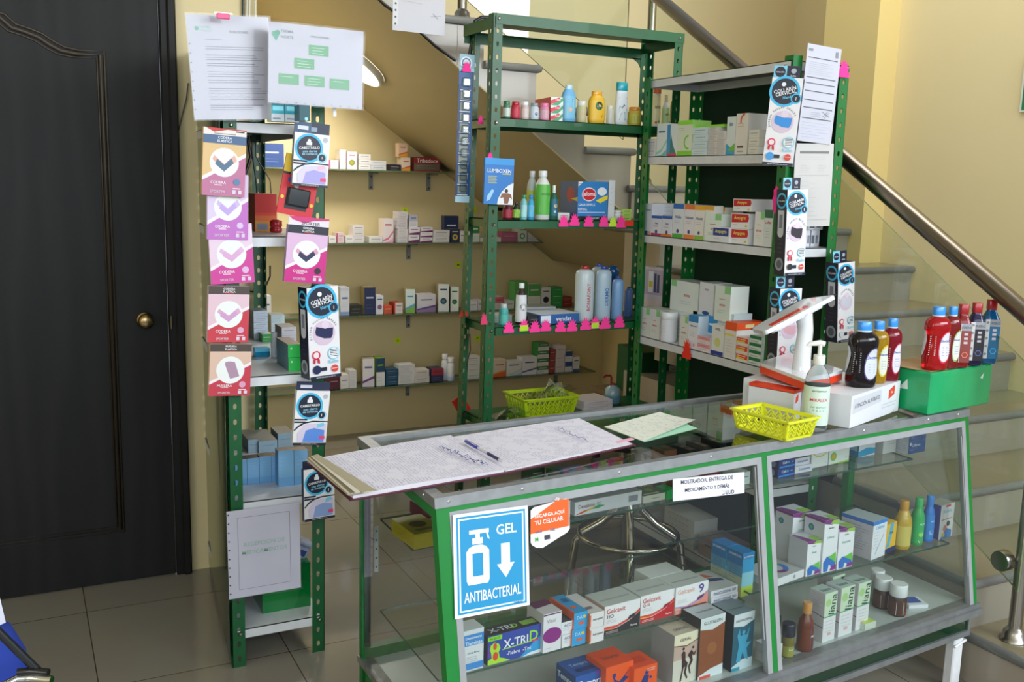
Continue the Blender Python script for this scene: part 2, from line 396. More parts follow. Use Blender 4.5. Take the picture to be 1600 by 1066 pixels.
# ------------------------------------------------------------------ round lamp on the soffit
nrm = Vector((.7, 0, 1)).normalized(); lc = onpl(560, 98, (2.3, 5, 1.745), nrm)
lp = empty('ceiling_lamp', lc); tag(lp, 'lit round white ceiling lamp on the sloping soffit, half behind the paper sheet', 'lamp')
Rm = Vector((0, 0, -1)).rotation_difference(-nrm).to_matrix().to_4x4()
m = MB(); m.M = Rm; m.lathe([(.16, -.001), (.165, -.01), (.165, -.03), (.158, -.036), (.15, -.036)], mat('#e4e2dc', 'plas'), 40, cap=False).build('lamp_rim', lp)
m = MB(); m.M = Rm; m.lathe([(.151, -.034), (.10, -.038), (.005, -.039)], emis('lamp_glow', '#fffdf6', 7), 40, smooth=True).build('diffuser', lp)
# ------------------------------------------------------------------ slotted angle racks
def flange(g, o, s, z0, z1, ax, w, t, m, pitch=.05, hw=.0055, hh=.009, ph=.03):
    """strip from origin o, along unit ax, vertical dir s (full vector z0->z1 per metre), thickness vector t, with real slots"""
    o = Vector(o); ax = Vector(ax); s = Vector(s); t = Vector(t)
    def pt(a, z, k): return o+s*z+ax*a+t*k
    cx = w*.52; z = z0; cells = []
    zz = z0+ph
    if zz > z0: cells.append((z0, zz-pitch/2, False))
    while zz+pitch/2 < z1:
        cells.append((zz-pitch/2, zz+pitch/2, True)); zz += pitch
    cells.append((zz-pitch/2, z1, False))
    for a, b, h in cells:
        if b <= a: continue
        for k in (0, 1):
            if not h:
                g.add([pt(0, a, k), pt(w, a, k), pt(w, b, k), pt(0, b, k)], [(0, 1, 2, 3)], m)
            else:
                c = (a+b)/2
                hx = [(cx-hw, c-hh*.5), (cx-hw*.5, c-hh), (cx+hw*.5, c-hh), (cx+hw, c-hh*.5), (cx+hw, c+hh*.5), (cx+hw*.5, c+hh), (cx-hw*.5, c+hh), (cx-hw, c+hh*.5)]
                ou = [(0, a), (0, a), (w, a), (w, a), (w, b), (w, b), (0, b), (0, b)]
                V = [pt(x, y, k) for x, y in hx]+[pt(0, a, k), pt(w, a, k), pt(w, b, k), pt(0, b, k)]
                g.add(V, [(8, 9, 2, 1), (9, 10, 4, 3), (9, 3, 2), (10, 11, 6, 5), (10, 5, 4), (11, 8, 0, 7), (11, 7, 6), (8, 1, 0)], m)
        if h:
            V = [pt(x, y, k) for k in (0, 1) for x, y in hx]
            g.add(V, [(i, (i+1) % 8, 8+(i+1) % 8, 8+i) for i in range(8)], m)
    for a in (0, w):
        g.add([pt(a, z0, 0), pt(a, z1, 0), pt(a, z1, 1), pt(a, z0, 1)], [(0, 1, 2, 3)], m)
    for z in (z0, z1): g.add([pt(0, z, 0), pt(w, z, 0), pt(w, z, 1), pt(0, z, 1)], [(0, 1, 2, 3)], m)
def rpost(par, b, tp, z1, sx, sy, m, w=.04, ph=.03, base=(0, 0)):
    g = MB(); s = Vector(((tp[0]-b[0])/z1, (tp[1]-b[1])/z1, 1)); o = (b[0]-base[0], b[1]-base[1], 0)
    flange(g, o, s, 0, z1, (sx, 0, 0), w, (0, sy*.002, 0), m, ph=ph); flange(g, o, s, 0, z1, (0, sy, 0), w, (sx*.002, 0, 0), m, ph=ph)
    return g.build('post', par)
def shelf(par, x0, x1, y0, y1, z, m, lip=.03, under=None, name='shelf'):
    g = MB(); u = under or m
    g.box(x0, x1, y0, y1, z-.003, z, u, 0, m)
    g.box(x0, x1, y0, y0+.002, z-lip, z, m); g.box(x0, x1, y1-.002, y1, z-lip, z, m)
    g.box(x0, x0+.002, y0, y1, z-lip, z, m); g.box(x1-.002, x1, y0, y1, z-lip, z, m)
    return g.build(name, par)
def bolts(par, pts, ax='y'):
    for x, y, z in pts:
        b = MB(); b.M = Matrix.Translation((x, y, z)) @ (Matrix.Rotation(PI/2, 4, 'X') if ax == 'y' else Matrix.Rotation(-PI/2, 4, 'Y'))
        b.lathe([(.006, 0), (.006, .003), (.003, .005)], STEEL, 10); b.build('bolt', par)
# left rack
LR = empty('shelf_rack', (.56, 3.06, 0)); tag(LR, 'narrow green and white metal rack beside the dark door, front strung with hanging boxes', 'rack')
def lo(x, y): return (x-.56, y-3.06)
LW = .042
def leftpost(xb, xt, yb, sx, sy):
    return rpost(LR, (xb-.56, yb-3.06), (xt-.56, yb-3.06), 2.06, sx, sy, GRN, LW)
leftpost(.558, .566, 3.06, 1, 1); leftpost(.866, .880, 3.06, -1, 1); leftpost(.632, .632, 3.92, 1, -1); leftpost(.86, .875, 3.90, -1, -1)
LSZ = [.128, .562, .972, 1.415, 1.762, 2.05]
for z in LSZ:
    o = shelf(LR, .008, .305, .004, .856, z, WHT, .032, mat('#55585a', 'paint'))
    for v in o.data.vertices: v.co.x += .060*(v.co.y/.86)*(1-v.co.x/.305)
sp = MB(); sp.hexa([(-.012, .0, .03), (-.010, .0, .03), (.072, .862, .03), (.070, .862, .03), (-.004, .0, 2.05), (-.002, .0, 2.05), (.072, .862, 2.05), (.070, .862, 2.05)], mat('#16401f', 'mirror', .04, .3, 3.)); sp.build('side_panel', LR)
bolts(LR, [(.29, -.002, .115), (.292, -.002, .55), (.29, -.002, 1.40), (.03, -.002, 1.75), (.025, -.002, .115), (.298, -.002, 1.75)])
# tall green rack in the middle
CR = empty('shelf_rack', (1.694, 3.53, 0)); tag(CR, 'tall green slotted metal rack standing open behind the counter', 'rack')
def cp(bx, tx, y, sx, sy): return rpost(CR, (bx-1.68, y-3.5), (tx-1.68, y-3.5), 2.245, sx, sy, GRN, .042)
cp(1.652, 1.668, 3.5, 1, 1); cp(2.57, 2.570, 3.5, -1, 1); cp(1.66, 1.712, 3.8, 1, -1); cp(2.60, 2.60, 3.8, -1, -1)
g = MB()   # open top frame
for a in ((0, .895, -.002, .001, 2.205, 2.245), (0, .92, .30, .302, 2.165, 2.21), (-.004, -.001, 0, .30, 2.19, 2.235), (.888, .891, 0, .30, 2.19, 2.235), (0.002, .893, 0.001, .272, 2.234, 2.237), (0, .895, .27, .30, 2.205, 2.208)): g.box(*a, GRN)
g.build('top_frame', CR)
CSZ = [1.851, 1.449, 1.013, .60, .15]
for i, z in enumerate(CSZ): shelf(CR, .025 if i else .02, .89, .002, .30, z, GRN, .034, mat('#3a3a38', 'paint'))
for x, s in ((.60+.29, -1),):
    g = MB(); g.prism([(x, .30, 2.17), (x-.06, .30, 2.17), (x-.025, .30, 2.15), (x-.006, .30, 2.12), (x, .30, 2.10)], (0, .003, 0), GRN); g.build('gusset', CR)
bolts(CR, [(.012, -.002, 2.225), (.87, -.002, 2.225), (.01, -.002, 1.83), (.01, -.002, 1.43), (.008, -.002, 1.0), (.87, -.002, 1.43)])
# rack with white shelves at the right
WR = empty('shelf_rack', (2.4, 2.65, 0)); tag(WR, 'wide green rack with white shelves and dark back panel, facing left beside the stairs', 'rack')
def wp(bx, by, tx, ty, sx, sy, h=2.055): return rpost(WR, (bx-2.4, by-2.65), (tx-2.4, ty-2.65), h, sx, sy, GRN2, .042)
wp(2.40, 2.655, 2.405, 2.65, 1, 1); wp(2.40, 3.525, 2.39, 3.52, 1, -1, 2.045); wp(2.675, 2.655, 2.668, 2.65, -1, 1, 2.03); wp(2.675, 3.525, 2.67, 3.52, -1, -1, 2.04)
WSZ = [2.038, 1.722, 1.392, .953, .5, .12]
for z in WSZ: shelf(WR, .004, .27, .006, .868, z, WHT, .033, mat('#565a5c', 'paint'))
MB().box(.271, .274, .04, .83, .05, 2.02, GRND).build('back_panel', WR)
bolts(WR, [(.0, .03, 2.02), (.0, .03, 1.70), (0, .84, 1.37), (0, .84, .93)], 'x')
# ------------------------------------------------------------------ glass shelves on the back wall
BSH = []
for i, (z, x0, x1) in enumerate(((1.652, 1.22, 2.42), (1.221, 1.22, 3.45), (.785, 1.22, 3.42), (.336, 1.22, 3.49))):
    wpos = ['topmost', 'second from top', 'third from top', 'lowest'][i]
    r = empty('wall_shelf', (x0, 5.8, z-.008)); tag(r, '%s greenish glass shelf on the back wall of the alcove' % wpos, 'shelf', None)
    g = MB(); g.box(0, x1-x0, -.22, -.004, 0, .008, mat('#5f7358', 'gloss', 0, 0), 0, GLASS); g.build('glass_plate', r)
    for bx in ((1.95, 2.33) if i == 0 else (2.2, 3.3)):
        g = MB(); g.box(bx-x0-.012, bx-x0+.012, -.012, -.001, -.11, -.001, ALU); g.box(bx-x0-.004, bx-x0+.004, -.16, -.01, -.012, -.001, ALU)
        for q in (-.03, -.095): g.box(bx-x0-.005, bx-x0+.005, -.014, -.012, q-.005, q+.005, mat('#333', 'ink'))
        g.build('bracket', r)
    BSH.append(z)
# ------------------------------------------------------------------ display counter
FT = Vector((.777, 1.872, .92)); FUX = Vector((1, .0884, 0)).normalized()
LEAN = .096/.62; LEN = 1.908
def cf(u, w, dd=0):                # on the front face: u metres along, height w
    p = FT+FUX*u; y = p.y-LEAN*(.92-max(w, .3)); return Vector((p.x+.012*(.92-w)/.62, y+dd, w))
def cb(u, w): return Vector((.782+u*.9985, 2.418+.0535*u, w))
def cc(u, v, w): return cf(u, w).lerp(cb(u, w), v)
O_ = Vector((.777, 1.872, 0))
CT = empty('display_counter', O_); tag(CT, 'glass display counter with a green painted frame and aluminium rim, full of medicine boxes', 'counter')
def q4(u0, v0, u1, v1, w0, w1): return [cc(u0, v0, w0), cc(u1, v0, w0), cc(u1, v1, w0), cc(u0, v1, w0), cc(u0, v0, w1), cc(u1, v0, w1), cc(u1, v1, w1), cc(u0, v1, w1)]
def fq(u0, u1, w0, w1, off, dep):
    return [cf(u0, w0, off), cf(u1, w0, off), cf(u1, w0, off+dep), cf(u0, w0, off+dep), cf(u0, w1, off), cf(u1, w1, off), cf(u1, w1, off+dep), cf(u0, w1, off+dep)]
def bq(u0, u1, w0, w1, dep):
    D = Vector((0, -dep, 0))
    return [cb(u0, w0)+D, cb(u1, w0)+D, cb(u1, w0), cb(u0, w0), cb(u0, w1)+D, cb(u1, w1)+D, cb(u1, w1), cb(u0, w1)]
def bar(name, Ps, mtl, **k):
    g = MB()
    for P in Ps: g.hexa([p-O_ for p in P], mtl)
    return g.build(name, CT, **k)
GF = mat('#0b7d2f', 'paint', .03, .12, 12.); GWORN = mat('#0b6b2c', 'paint', .06, .6, 30.)
rim = bar('aluminium_rim', [q4(-.004, -.006, LEN+.004, .035, .899, .922), q4(-.004, .965, LEN+.004, 1.006, .899, .922), q4(-.004, .035, .026, .965, .899, .922), q4(LEN-.026, .035, LEN+.004, .965, .899, .922)], ALU)
g = MB()
for u in (.03, .22, .5, .8, 1.1, 1.4, 1.7, 1.85):
    p = cf(u, .911)-O_; g.M = Matrix.Translation((p.x, p.y-.003, p.z)) @ Matrix.Rotation(PI/2, 4, 'X'); g.lathe([(.0038, 0), (.0038, .001), (.002, .002)], mat('#eceeee', 'steel'), 10)
for v in (.12, .3): p = cc(-.004, v, .911)-O_; g.M = Matrix.Translation(p) @ Matrix.Rotation(-PI/2, 4, 'Y'); g.lathe([(.0038, 0), (.0038, .001), (.002, .002)], mat('#eceeee', 'steel'), 10)
g.build('screw', CT)
bar('glass_top', [q4(.026, .035, LEN-.026, .965, .909, .915)], GLASS)
bar('green_rail', [fq(0, LEN, .886, .899, .002, .03)], GF)
bar('green_rail', [bq(0, LEN, .86, .899, .03)], GWORN)
bar('green_rail', [q4(0, .04, .008, .97, .872, .899)], GF); bar('green_rail', [q4(LEN-.008, .04, LEN, .97, .872, .899)], GF)
bar('post', [fq(0, .032, .3, .886, .002, .03)], GF); bar('post', [fq(.984, 1.004, .3, .886, .002, .03)], GF); bar('post', [fq(LEN-.018, LEN, .3, .886, .002, .03)], GF)
bar('post', [bq(0, .03, .0, .86, .006), q4(0, .96, .005, 1, .0, .86)], GWORN); bar('post', [bq(LEN-.03, LEN, .0, .86, .03)], GF)
bar('black_seal', [[p+Vector((.009, -.008, 0)) for p in bq(0, .018, .33, .86, .01)]], mat('#17181a', 'plas', .1, .5, 40.))
for a, b in ((.032, .984), (1.004, LEN-.018)):     # aluminium sliding channels round each front pane
    bar('aluminium_channel', [fq(a, b, .868, .886, .001, .02), fq(a, a+.016, .3, .868, .001, .02), fq(b-.018, b, .3, .868, .001, .02)], ALUW)
    bar('front_pane', [fq(a+.014, b-.016, .306, .87, .012, .004)], GLASS)
bar('lock_strip', [fq(.955, .958, .40, .862, -.001, .003)], ALUW); bar('lock_strip', [fq(LEN-.045, LEN-.042, .40, .84, -.001, .003)], ALUW)
bar('side_pane', [q4(.003, .05, .007, .95, .31, .872)], GLASS); bar('side_pane', [q4(LEN-.007, .05, LEN-.003, .95, .31, .872)], GLASS)
bar('front_sill', [fq(-.006, LEN+.008, .290, .303, -.006, .05), fq(-.006, LEN+.008, .268, .290, -.016, .05)], ALU)
bar('side_sill', [q4(-.006, .04, .03, 1, .285, .303)], mat('#8b8d8c', 'alu', .1, .5, 30.)); bar('back_sill', [bq(0, LEN, .285, .33, .03)], GWORN)
bar('display_base', [q4(.02, .03, LEN-.005, .97, .292, .3)], mat('#b9c2bf', 'plas', 0, .12, 6.))
bar('base_panel', [fq(.01, LEN-.03, .214, .268, .012, .012)], mat('#04301a', 'gloss', 0, .2, 6.)); bar('base_panel', [q4(.006, .04, .014, .97, .1, .285)], GWORN)
bar('base_rail', [fq(0, LEN-.02, .196, .214, .004, .03)], ALU); bar('base_trim', [fq(LEN-.03, LEN-.018, .21, .268, .006, .02)], ALU)
for u in (.03, LEN-.05):
    p = cf(u, .19); g = MB(); g.M = Matrix.Translation(p-O_-Vector((0, 0, .19)))
    g.box(-.02, .022, .02, .055, .0, .2, mat('#dfe2e4', 'matte', .3, .1, 30.), .004); g.tube([(-.024, .016, .16), (.026, .016, .175), (.026, .06, .165)], .004, mat('#eceeee', 'matte'), 6).build('taped_foot', CT)
# green strip under the glass, put in for the reflection on the top
bar('reflection_strip', [q4(.05, .60, 1.85, .95, .874, .878)], mat('#2e5f2c', 'paint', .02, .3, 3.))
# glass shelves inside
US, LSL, LSR = .715, .458, .478
def sq(u0, u1, yf, yb, z0, z1):
    def f(u, y): return Vector((.782+u, y+.056*u, 0))
    A = [f(u0, yf), f(u1, yf), f(u1, yb), f(u0, yb)]
    return [Vector((p.x, p.y, z0)) for p in A]+[Vector((p.x, p.y, z1)) for p in A]
def gshelf(name, P):
    g = MB(); P = [p-O_ for p in P]
    g.add(P, [(3, 2, 1, 0), (4, 5, 6, 7)], GLASS); g.add(P, [(0, 1, 5, 4), (1, 2, 6, 5), (2, 3, 7, 6), (3, 0, 4, 7)], GEDGE)
    return g.build(name, CT)
gshelf('glass_shelf', sq(.035, 1.87, 2.108, 2.345, US-.006, US))
gshelf('glass_shelf', sq(.035, .985, 1.935, 2.345, LSL-.006, LSL))
gshelf('glass_shelf', sq(1.0, 1.87, 1.935, 2.345, LSR-.006, LSR))
# ------------------------------------------------------------------ hydraulic stool behind the counter
st = empty('bar_stool', (1.86, 2.95, 0)); tag(st, 'round chrome bar stool with a foot ring, seen through the counter glass', 'stool')
# ------------------------------------------------------------------ goods: placing helpers
def uv(yaw): return Vector((math.cos(yaw), math.sin(yaw), 0)), Vector((-math.sin(yaw), math.cos(yaw), 0))
def wid(B, yaw, pl, pr):
    U, D = uv(yaw); return (pr-pl)/((proj(B+U*.01)[0]-proj(B-U*.01)[0])/.02)
def hei(B, pt):
    h = .1
    for _ in range(6):
        y0 = proj(B+Vector((0, 0, h)))[1]; y1 = proj(B+Vector((0, 0, h+.001)))[1]; h += (pt-y0)/((y1-y0)/.001)
    return h
def at(px, z, y=None, x=None):     # point at height z on the plane y=.. or x=.. that is seen at column px
    t = 3. if y is None else 1.5
    for _ in range(8):
        P = (lambda s: Vector((s, y, z))) if x is None else (lambda s: Vector((x, s, z)))
        a = proj(P(t))[0]; b = proj(P(t+.001))[0]; t += (px-a)/((b-a)/.001)
    return P(t)
def spot(pl, pr, pt, pb=None, z=0, y=None, x=None, yaw=0):
    c = (pl+pr)/2
    B = onz(c, pb, z) if pb is not None else at(c, z, y, x)
    return B, abs(wid(B, yaw, pl, pr)), hei(B, pt)
# artwork for medicine cartons: k is the layout, c1/c2 the colours, t the printed name
def art(k, c1='#3a63a8', c2='#c8332c', t=None, tc='#23386f', sd=0):
    o = []
    def T(x, y, w, c, hm=.13):
        if t: o.append(('text', x, y, w, t, c, hm))
        else: o.append(('rect', x-w*.4, y-.03, w*.8, .06, c))
    if k == 'a': T(.5, .74, .8, tc); o += [('lines', .12, .58, .7, 3, .06, '#8a8f98', .001, sd), ('rect', 0, 0, 1, .16, c1)]
    elif k == 'b': o += [('rect', 0, .78, 1, .22, c1)]; T(.5, .62, .8, tc); o += [('lines', .12, .45, .7, 4, .07, '#9a9ea5', .001, sd)]
    elif k == 'c': o += [('rect', 0, 0, .16, 1, c1)]; T(.58, .7, .7, tc); o += [('lines', .25, .45, .6, 3, .09, '#9a9ea5', .001, sd)]
    elif k == 'd': T(.5, .75, .8, tc); o += [('poly', [(0, .05), (.5, .12), (1, .42), (1, .52), (.5, .22), (0, .12)], c1), ('poly', [(0, 0), (1, 0), (1, .2), (.5, .04)], c2)]
    elif k == 'e': o += [('rect', .62, .78, .38, .22, c1), ('lines', .3, .62, .45, 1, .1, c2, .002, sd), ('text', .5, .45, .62, t or 'amsa', c2, .06), ('lines', .2, .3, .55, 2, .06, '#9a9ea5', .001, sd)]
    elif k == 'f': o += [('rect', .03, .03, .94, .94, c1)]; T(.5, .62, .8, tc, .3); o += [('lines', .12, .35, .7, 2, .12, c2, .001, sd)]
    elif k == 'g': o += [('rect', 0, .5, 1, .5, c1)]; T(.5, .75, .8, tc, .2); o += [('lines', .12, .3, .7, 2, .12, c2, .001, sd)]
    elif k == 'h': o += [('disc', .5, .38, .3, c1), ('disc', .5, .38, .16, c2)]; T(.5, .8, .8, tc)
    elif k == 'i': T(.5, .6, .85, tc, .5); o += [('lines', .1, .25, .8, 1, .1, '#9a9ea5', .001, sd)]
    elif k == 'j': o += [('rect', 0, .88, 1, .12, c1), ('rect', 0, 0, 1, .13, c2)]; T(.5, .62, .8, tc); o += [('lines', .12, .45, .7, 3, .07, '#9a9ea5', .001, sd)]
    elif k == 'k': o += [('poly', [(0, .0), (1, 0), (1, .3), (0, .12)], c1), ('poly', [(0, .12), (1, .3), (1, .4), (0, .2)], c2)]; T(.5, .7, .8, tc)
    elif k == 'm': o += [('lines', .08, .88, .84, 7, .12, '#a4a4ab', .0012, sd)]
    return o
LABELS = {}
def thing(o, label, cat, group=None):
    n = len(label.replace(',', ' ').split())
    if not 4 <= n <= 16: print('BADLEN', n, label)
    if label in LABELS: print('DUPLICATE LABEL', label)
    LABELS[label] = 1
    tag(o, label, cat, group); return o
def carton(B, w, h, d, yaw, base, front=(), left=(), top=(), right=(), name='medicine_box', label='', cat='box', group=None, side=None, topc=None, sty='card'):
    g = MB(); sm = mat(side or base, sty); tm = mat(topc or side or base, sty); bm = mat(base, sty)
    x = w/2
    g.box(-x, x, 0, d, 0, h, bm, 0, tm, sm)
    if front: Canvas(g, (-x, 0, 0), (1, 0, 0), (0, 0, 1), w, h).draw(front)
    if left: Canvas(g, (-x, d, 0), (0, -1, 0), (0, 0, 1), d, h).draw(left)
    if right: Canvas(g, (x, 0, 0), (0, 1, 0), (0, 0, 1), d, h).draw(right)
    if top: Canvas(g, (-x, 0, h), (1, 0, 0), (0, 1, 0), w, d).draw(top)
    o = g.build(name, None, B, yaw); thing(o, label, cat, group); return o
ORD = ['first', 'second', 'third', 'fourth', 'fifth', 'sixth', 'seventh', 'eighth', 'ninth', 'tenth', 'eleventh', 'twelfth', 'thirteenth', 'fourteenth', 'fifteenth', 'sixteenth', 'seventeenth', 'eighteenth', 'nineteenth', 'twentieth', 'twenty-first', 'twenty-second', 'twenty-third']
# ------------------------------------------------------------------ boxes on the wall shelves
W_ = '#e6e3e4'
def shelfrow(rows, z, y, where, group, x=None, yaw=0, dep=.09):
    """rows: (left px, right px, top px, colour, art, description[, n stacked][, depth][, side colour][, z above the shelf])"""
    for i, r in enumerate(rows):
        pl, pr, pt, base, a, desc = r[:6]; kw = r[6] if len(r) > 6 else {}
        n = kw.get('n', 1); d = kw.get('d', dep); dz = kw.get('z', 0); yy = y+kw.get('dy', 0) if y is not None else None
        xx = x+kw.get('dx', 0) if x is not None else None
        B, w, h = spot(pl, pr, pt, kw.get('pb'), z+dz, yy, xx, yaw)
        for j in range(n):
            hh = h/n; lab = '%s, %s from left %s' % (desc, ORD[i], where)
            if n > 1: lab = '%s, %s in stack, %s from left %s' % (desc, ('bottom', 'top')[j] if n == 2 else (('bottom', 'middle', 'top')[j] if n == 3 else ORD[j]+' up'), ORD[i], where)
            jj = 0 if n == 1 else random.uniform(-.003, .003)
            carton(B+Vector((jj, 0, hh*j+.0005)), w, hh-.0008, d, yaw+(random.uniform(-.04, .04) if n > 1 else kw.get('r', 0)), base, art(*a, sd=i*7+j) if a else (), label=lab, group=group, side=kw.get('s'), topc=kw.get('t'), left=kw.get('la', ()), right=kw.get('ra', ()), top=kw.get('ta', ()))
G1 = 'medicine boxes on the back wall shelves'
shelfrow([(398, 444, 224, '#2f4a86', ('f', '#2f4a86', '#8fa3cf', None, '#c9d2ea'), 'dark blue box'),
 (514, 529, 250, '#e0cfd8', ('c', '#b55f92'), 'small pinkish medicine box'), (531, 540.5, 234, '#e3e0e2', ('m',), 'slim tall white box'),
 (542.5, 557.5, 237, '#efe6e6', ('h', '#8aa054', '#c7a13a', None, '#d06a94'), 'white box with round green fruit print'), (561, 579, 241, W_, ('i',), 'white medicine box', dict(n=3)),
 (580, 604, 251, '#d9dbe0', ('i', 0, 0, None, '#6b7fa8'), 'flat pale grey box', dict(n=2)), (608, 626, 257, '#2a2530', ('i', 0, 0, None, '#b9b9c0'), 'low dark box'),
 (628, 641, 246, '#e9d8c8', ('k', '#e6a23a', '#d65b38', None, '#c9443a'), 'orange and pink box'), (647, 688, 246, '#8e2428', [('rect', .0, .12, .98, .42, '#6c6156'), ('text', .5, .74, .8, 'Tribedoce', '#f2ecec', .32)], 'long dark red box')][:8], BSH[0], 5.62, 'on topmost wall shelf', G1)
def one(pl, pr, pt, z, y, d, yaw, base, front, label, x=None, group=None, pb=None, **k):
    B, w, h = spot(pl, pr, pt, pb, z, y, x, yaw)
    return carton(B+Vector((0, 0, .0005)), w, h, d, yaw, base, front, label=label, group=group, **k)
TRI = [('rect', .0, .08, .96, .46, '#6c6156'), ('text', .5, .76, .8, 'Tribedoce', '#f2ecec', .34), ('lines', .1, .4, .8, 2, .16, '#a49a90', .002, 1)]
one(647, 688, 246, BSH[0], 5.62, .1, .0, '#8e2428', TRI, 'long dark red box at the right end of the topmost wall shelf', group=G1, side='#6f1a1e')
one(623, 636.5, 224, BSH[0]+.083, 5.63, .06, 0, '#e9cdbb', art('k', '#e6a23a', '#d65b38', None, '#c9443a'), 'orange topped box standing on another box, highest on the topmost wall shelf', group=G1)
shelfrow([(497, 512, 366, '#d8d4d6', ('i',), 'low pale box'), (514, 525, 369, W_, ('i',), 'low white box'), (526, 538, 364, '#dcc3ca', ('c', '#b34f72'), 'pink edged box'), (540, 552, 369, W_, ('i',), 'flat white box'),
 (552, 569, 352, '#dedade', ('i',), 'whitish medicine box', dict(n=3)), (577, 597.5, 370, W_, ('i',), 'flat white box'), (599, 614.6, 342, '#eadfe2', ('d', '#d77aa0', '#e9a9c0', None, '#b03d63'), 'tall white and pink box'),
 (621, 636.6, 331, '#d9d5db', ('i', 0, 0, None, '#8b86a0'), 'thin pale box', dict(n=9)), (639, 655.5, 355, '#e5dfe6', ('k', '#6b2f5f', '#8d5f93', None, '#4a4f88'), 'white and purple box', dict(n=2)),
 (657, 675.6, 355, '#e5dfe6', ('k', '#6b2f5f', '#8d5f93', None, '#4a4f88'), 'white and purple box', dict(n=3)), (677, 702.5, 360, '#dfdde0', ('i', 0, 0, None, '#5b5f77'), 'flat whitish box', dict(n=2)),
 (704, 718, 358, '#2c3552', ('h', '#d8b43c', '#2f5f9a', None, '#e6e6ee'), 'small blue and yellow box'), (719, 726, 361, W_, ('i',), 'narrow white box'), (735, 749, 351, '#dce3da', ('g', '#3f8a56', '#9a9ea5', None, '#e9efe9'), 'white and green box'), (750, 783, 371, W_, ('i',), 'long flat white box'),
 (784, 808, 363, '#b86a8c', ('i', 0, 0, None, '#e2c2d0'), 'low pink box'), (809, 823, 354.5, '#dfe5df', ('h', '#46a362', '#e7efe7', None, '#2f8a4c'), 'white box with green square'), (825, 845, 354, '#cfd0cf', ('m',), 'grey white box'),
 (847, 864, 353, '#29283a', ('h', '#7a4a7f', '#29283a', None, '#b79fb7'), 'dark violet box'), (865.5, 880.5, 353, '#2f5fa3', ('m',), 'bright blue box'), (882, 903, 361, '#7a2028', ('i', 0, 0, None, '#b44f55'), 'dark red box', dict(d=.12))],
 BSH[1], 5.62, 'on second wall shelf', G1)
one(694, 716, 337.5, BSH[1]+.0, 5.72, .05, 0, '#27345c', art('f', '#27345c', '#9fb0d6', None, '#d7def0'), 'dark navy box standing behind the blue and yellow one on the second wall shelf', group=G1)
one(639.5, 652.5, 336, BSH[1]+.088, 5.63, .05, 0, '#dcdbe4', art('g', '#b9bdd6', '#8a8fa8', None, '#4a4f88'), 'pale grey box standing on two purple striped boxes, second wall shelf', group=G1)
shelfrow([(408, 424, 462, '#d9dade', ('i',), 'whitish box behind the rack'), (478, 493, 471, '#dccfc8', ('g', '#d78a5f', '#9a9ea5'), 'white and orange box'), (497, 512, 466, '#dfe0e2', ('m',), 'tall whitish box'),
 (532, 546, 449, '#d6dae8', ('j', '#c9cede', '#8ea0cf', None, '#5b6ea8'), 'tall pale blue box'), (547, 566, 477, '#2f302c', ('i', 0, 0, None, '#7a7a70'), 'flat dark box'), (569.5, 586.5, 449, '#252d55', ('f', '#252d55', '#8087a8', None, '#aab0cc'), 'navy box with tan side', dict(s='#a99a6b', r=-.1, d=.1)),
 (587.5, 599, 462, '#dfe1ea', ('h', '#4a68b0', '#d8453f', None, '#31509a'), 'white blue and red box'), (600, 612.5, 478, '#d1593c', ('i', 0, 0, None, '#f0dcd0'), 'small orange box'), (615.5, 629, 473, '#e3d8d6', ('c', '#c23a30'), 'white and red box', dict(s='#a52c22')),
 (634, 647.6, 452, '#cfe0e2', ('k', '#7fae4d', '#4aa0c8', None, '#3b8ac0'), 'tall white box with green and blue foot', dict(s='#b8ab86', r=-.25, d=.1)), (652, 680.5, 460, '#dcd9e2', ('k', '#9a7fae', '#5b4a8a', None, '#5f5f7a'), 'wide white and purple box'),
 (685, 700.5, 444, '#d9dfe2', ('h', '#27404f', '#3f7a86', None, '#2f4a5c'), 'tall white box with dark round print', dict(s='#b6a98c', r=-.25, d=.1)), (704, 716, 448, '#d9e2dc', ('h', '#1f3d30', '#2f8f55', None, '#2f6a4c'), 'tall white box with green print', dict(s='#b6a98c', r=-.25, d=.1)),
 (733, 746, 471, '#dcdce0', ('i',), 'low whitish box'), (747, 755, 469, '#d8cfd6', ('i',), 'low whitish box'), (773, 787, 464, '#d9cfd2', ('g', '#cf6a74', '#9a9ea5'), 'white and red stripe box'), (788, 803, 470, '#d8dcdc', ('i',), 'low whitish box'),
 (804, 823, 440, '#57a85c', ('m',), 'tall green box'), (825, 844, 444, '#dfe5dc', ('g', '#58a860', '#8a9a8a', None, '#dff0e0'), 'green and white box'), (845.5, 860, 449, '#dcdde0', ('h', '#23283a', '#23283a', None, '#6b6f7a'), 'white box with dark disc'),
 (861, 878, 449, '#2f9f54', ('i', 0, 0, None, '#bfe6c9'), 'bright green box', dict(n=3)), (879.5, 894, 464, '#9a2b2e', ('i', 0, 0, None, '#d9a0a0'), 'dark red box', dict(n=2))],
 BSH[2], 5.62, 'on third wall shelf', G1)
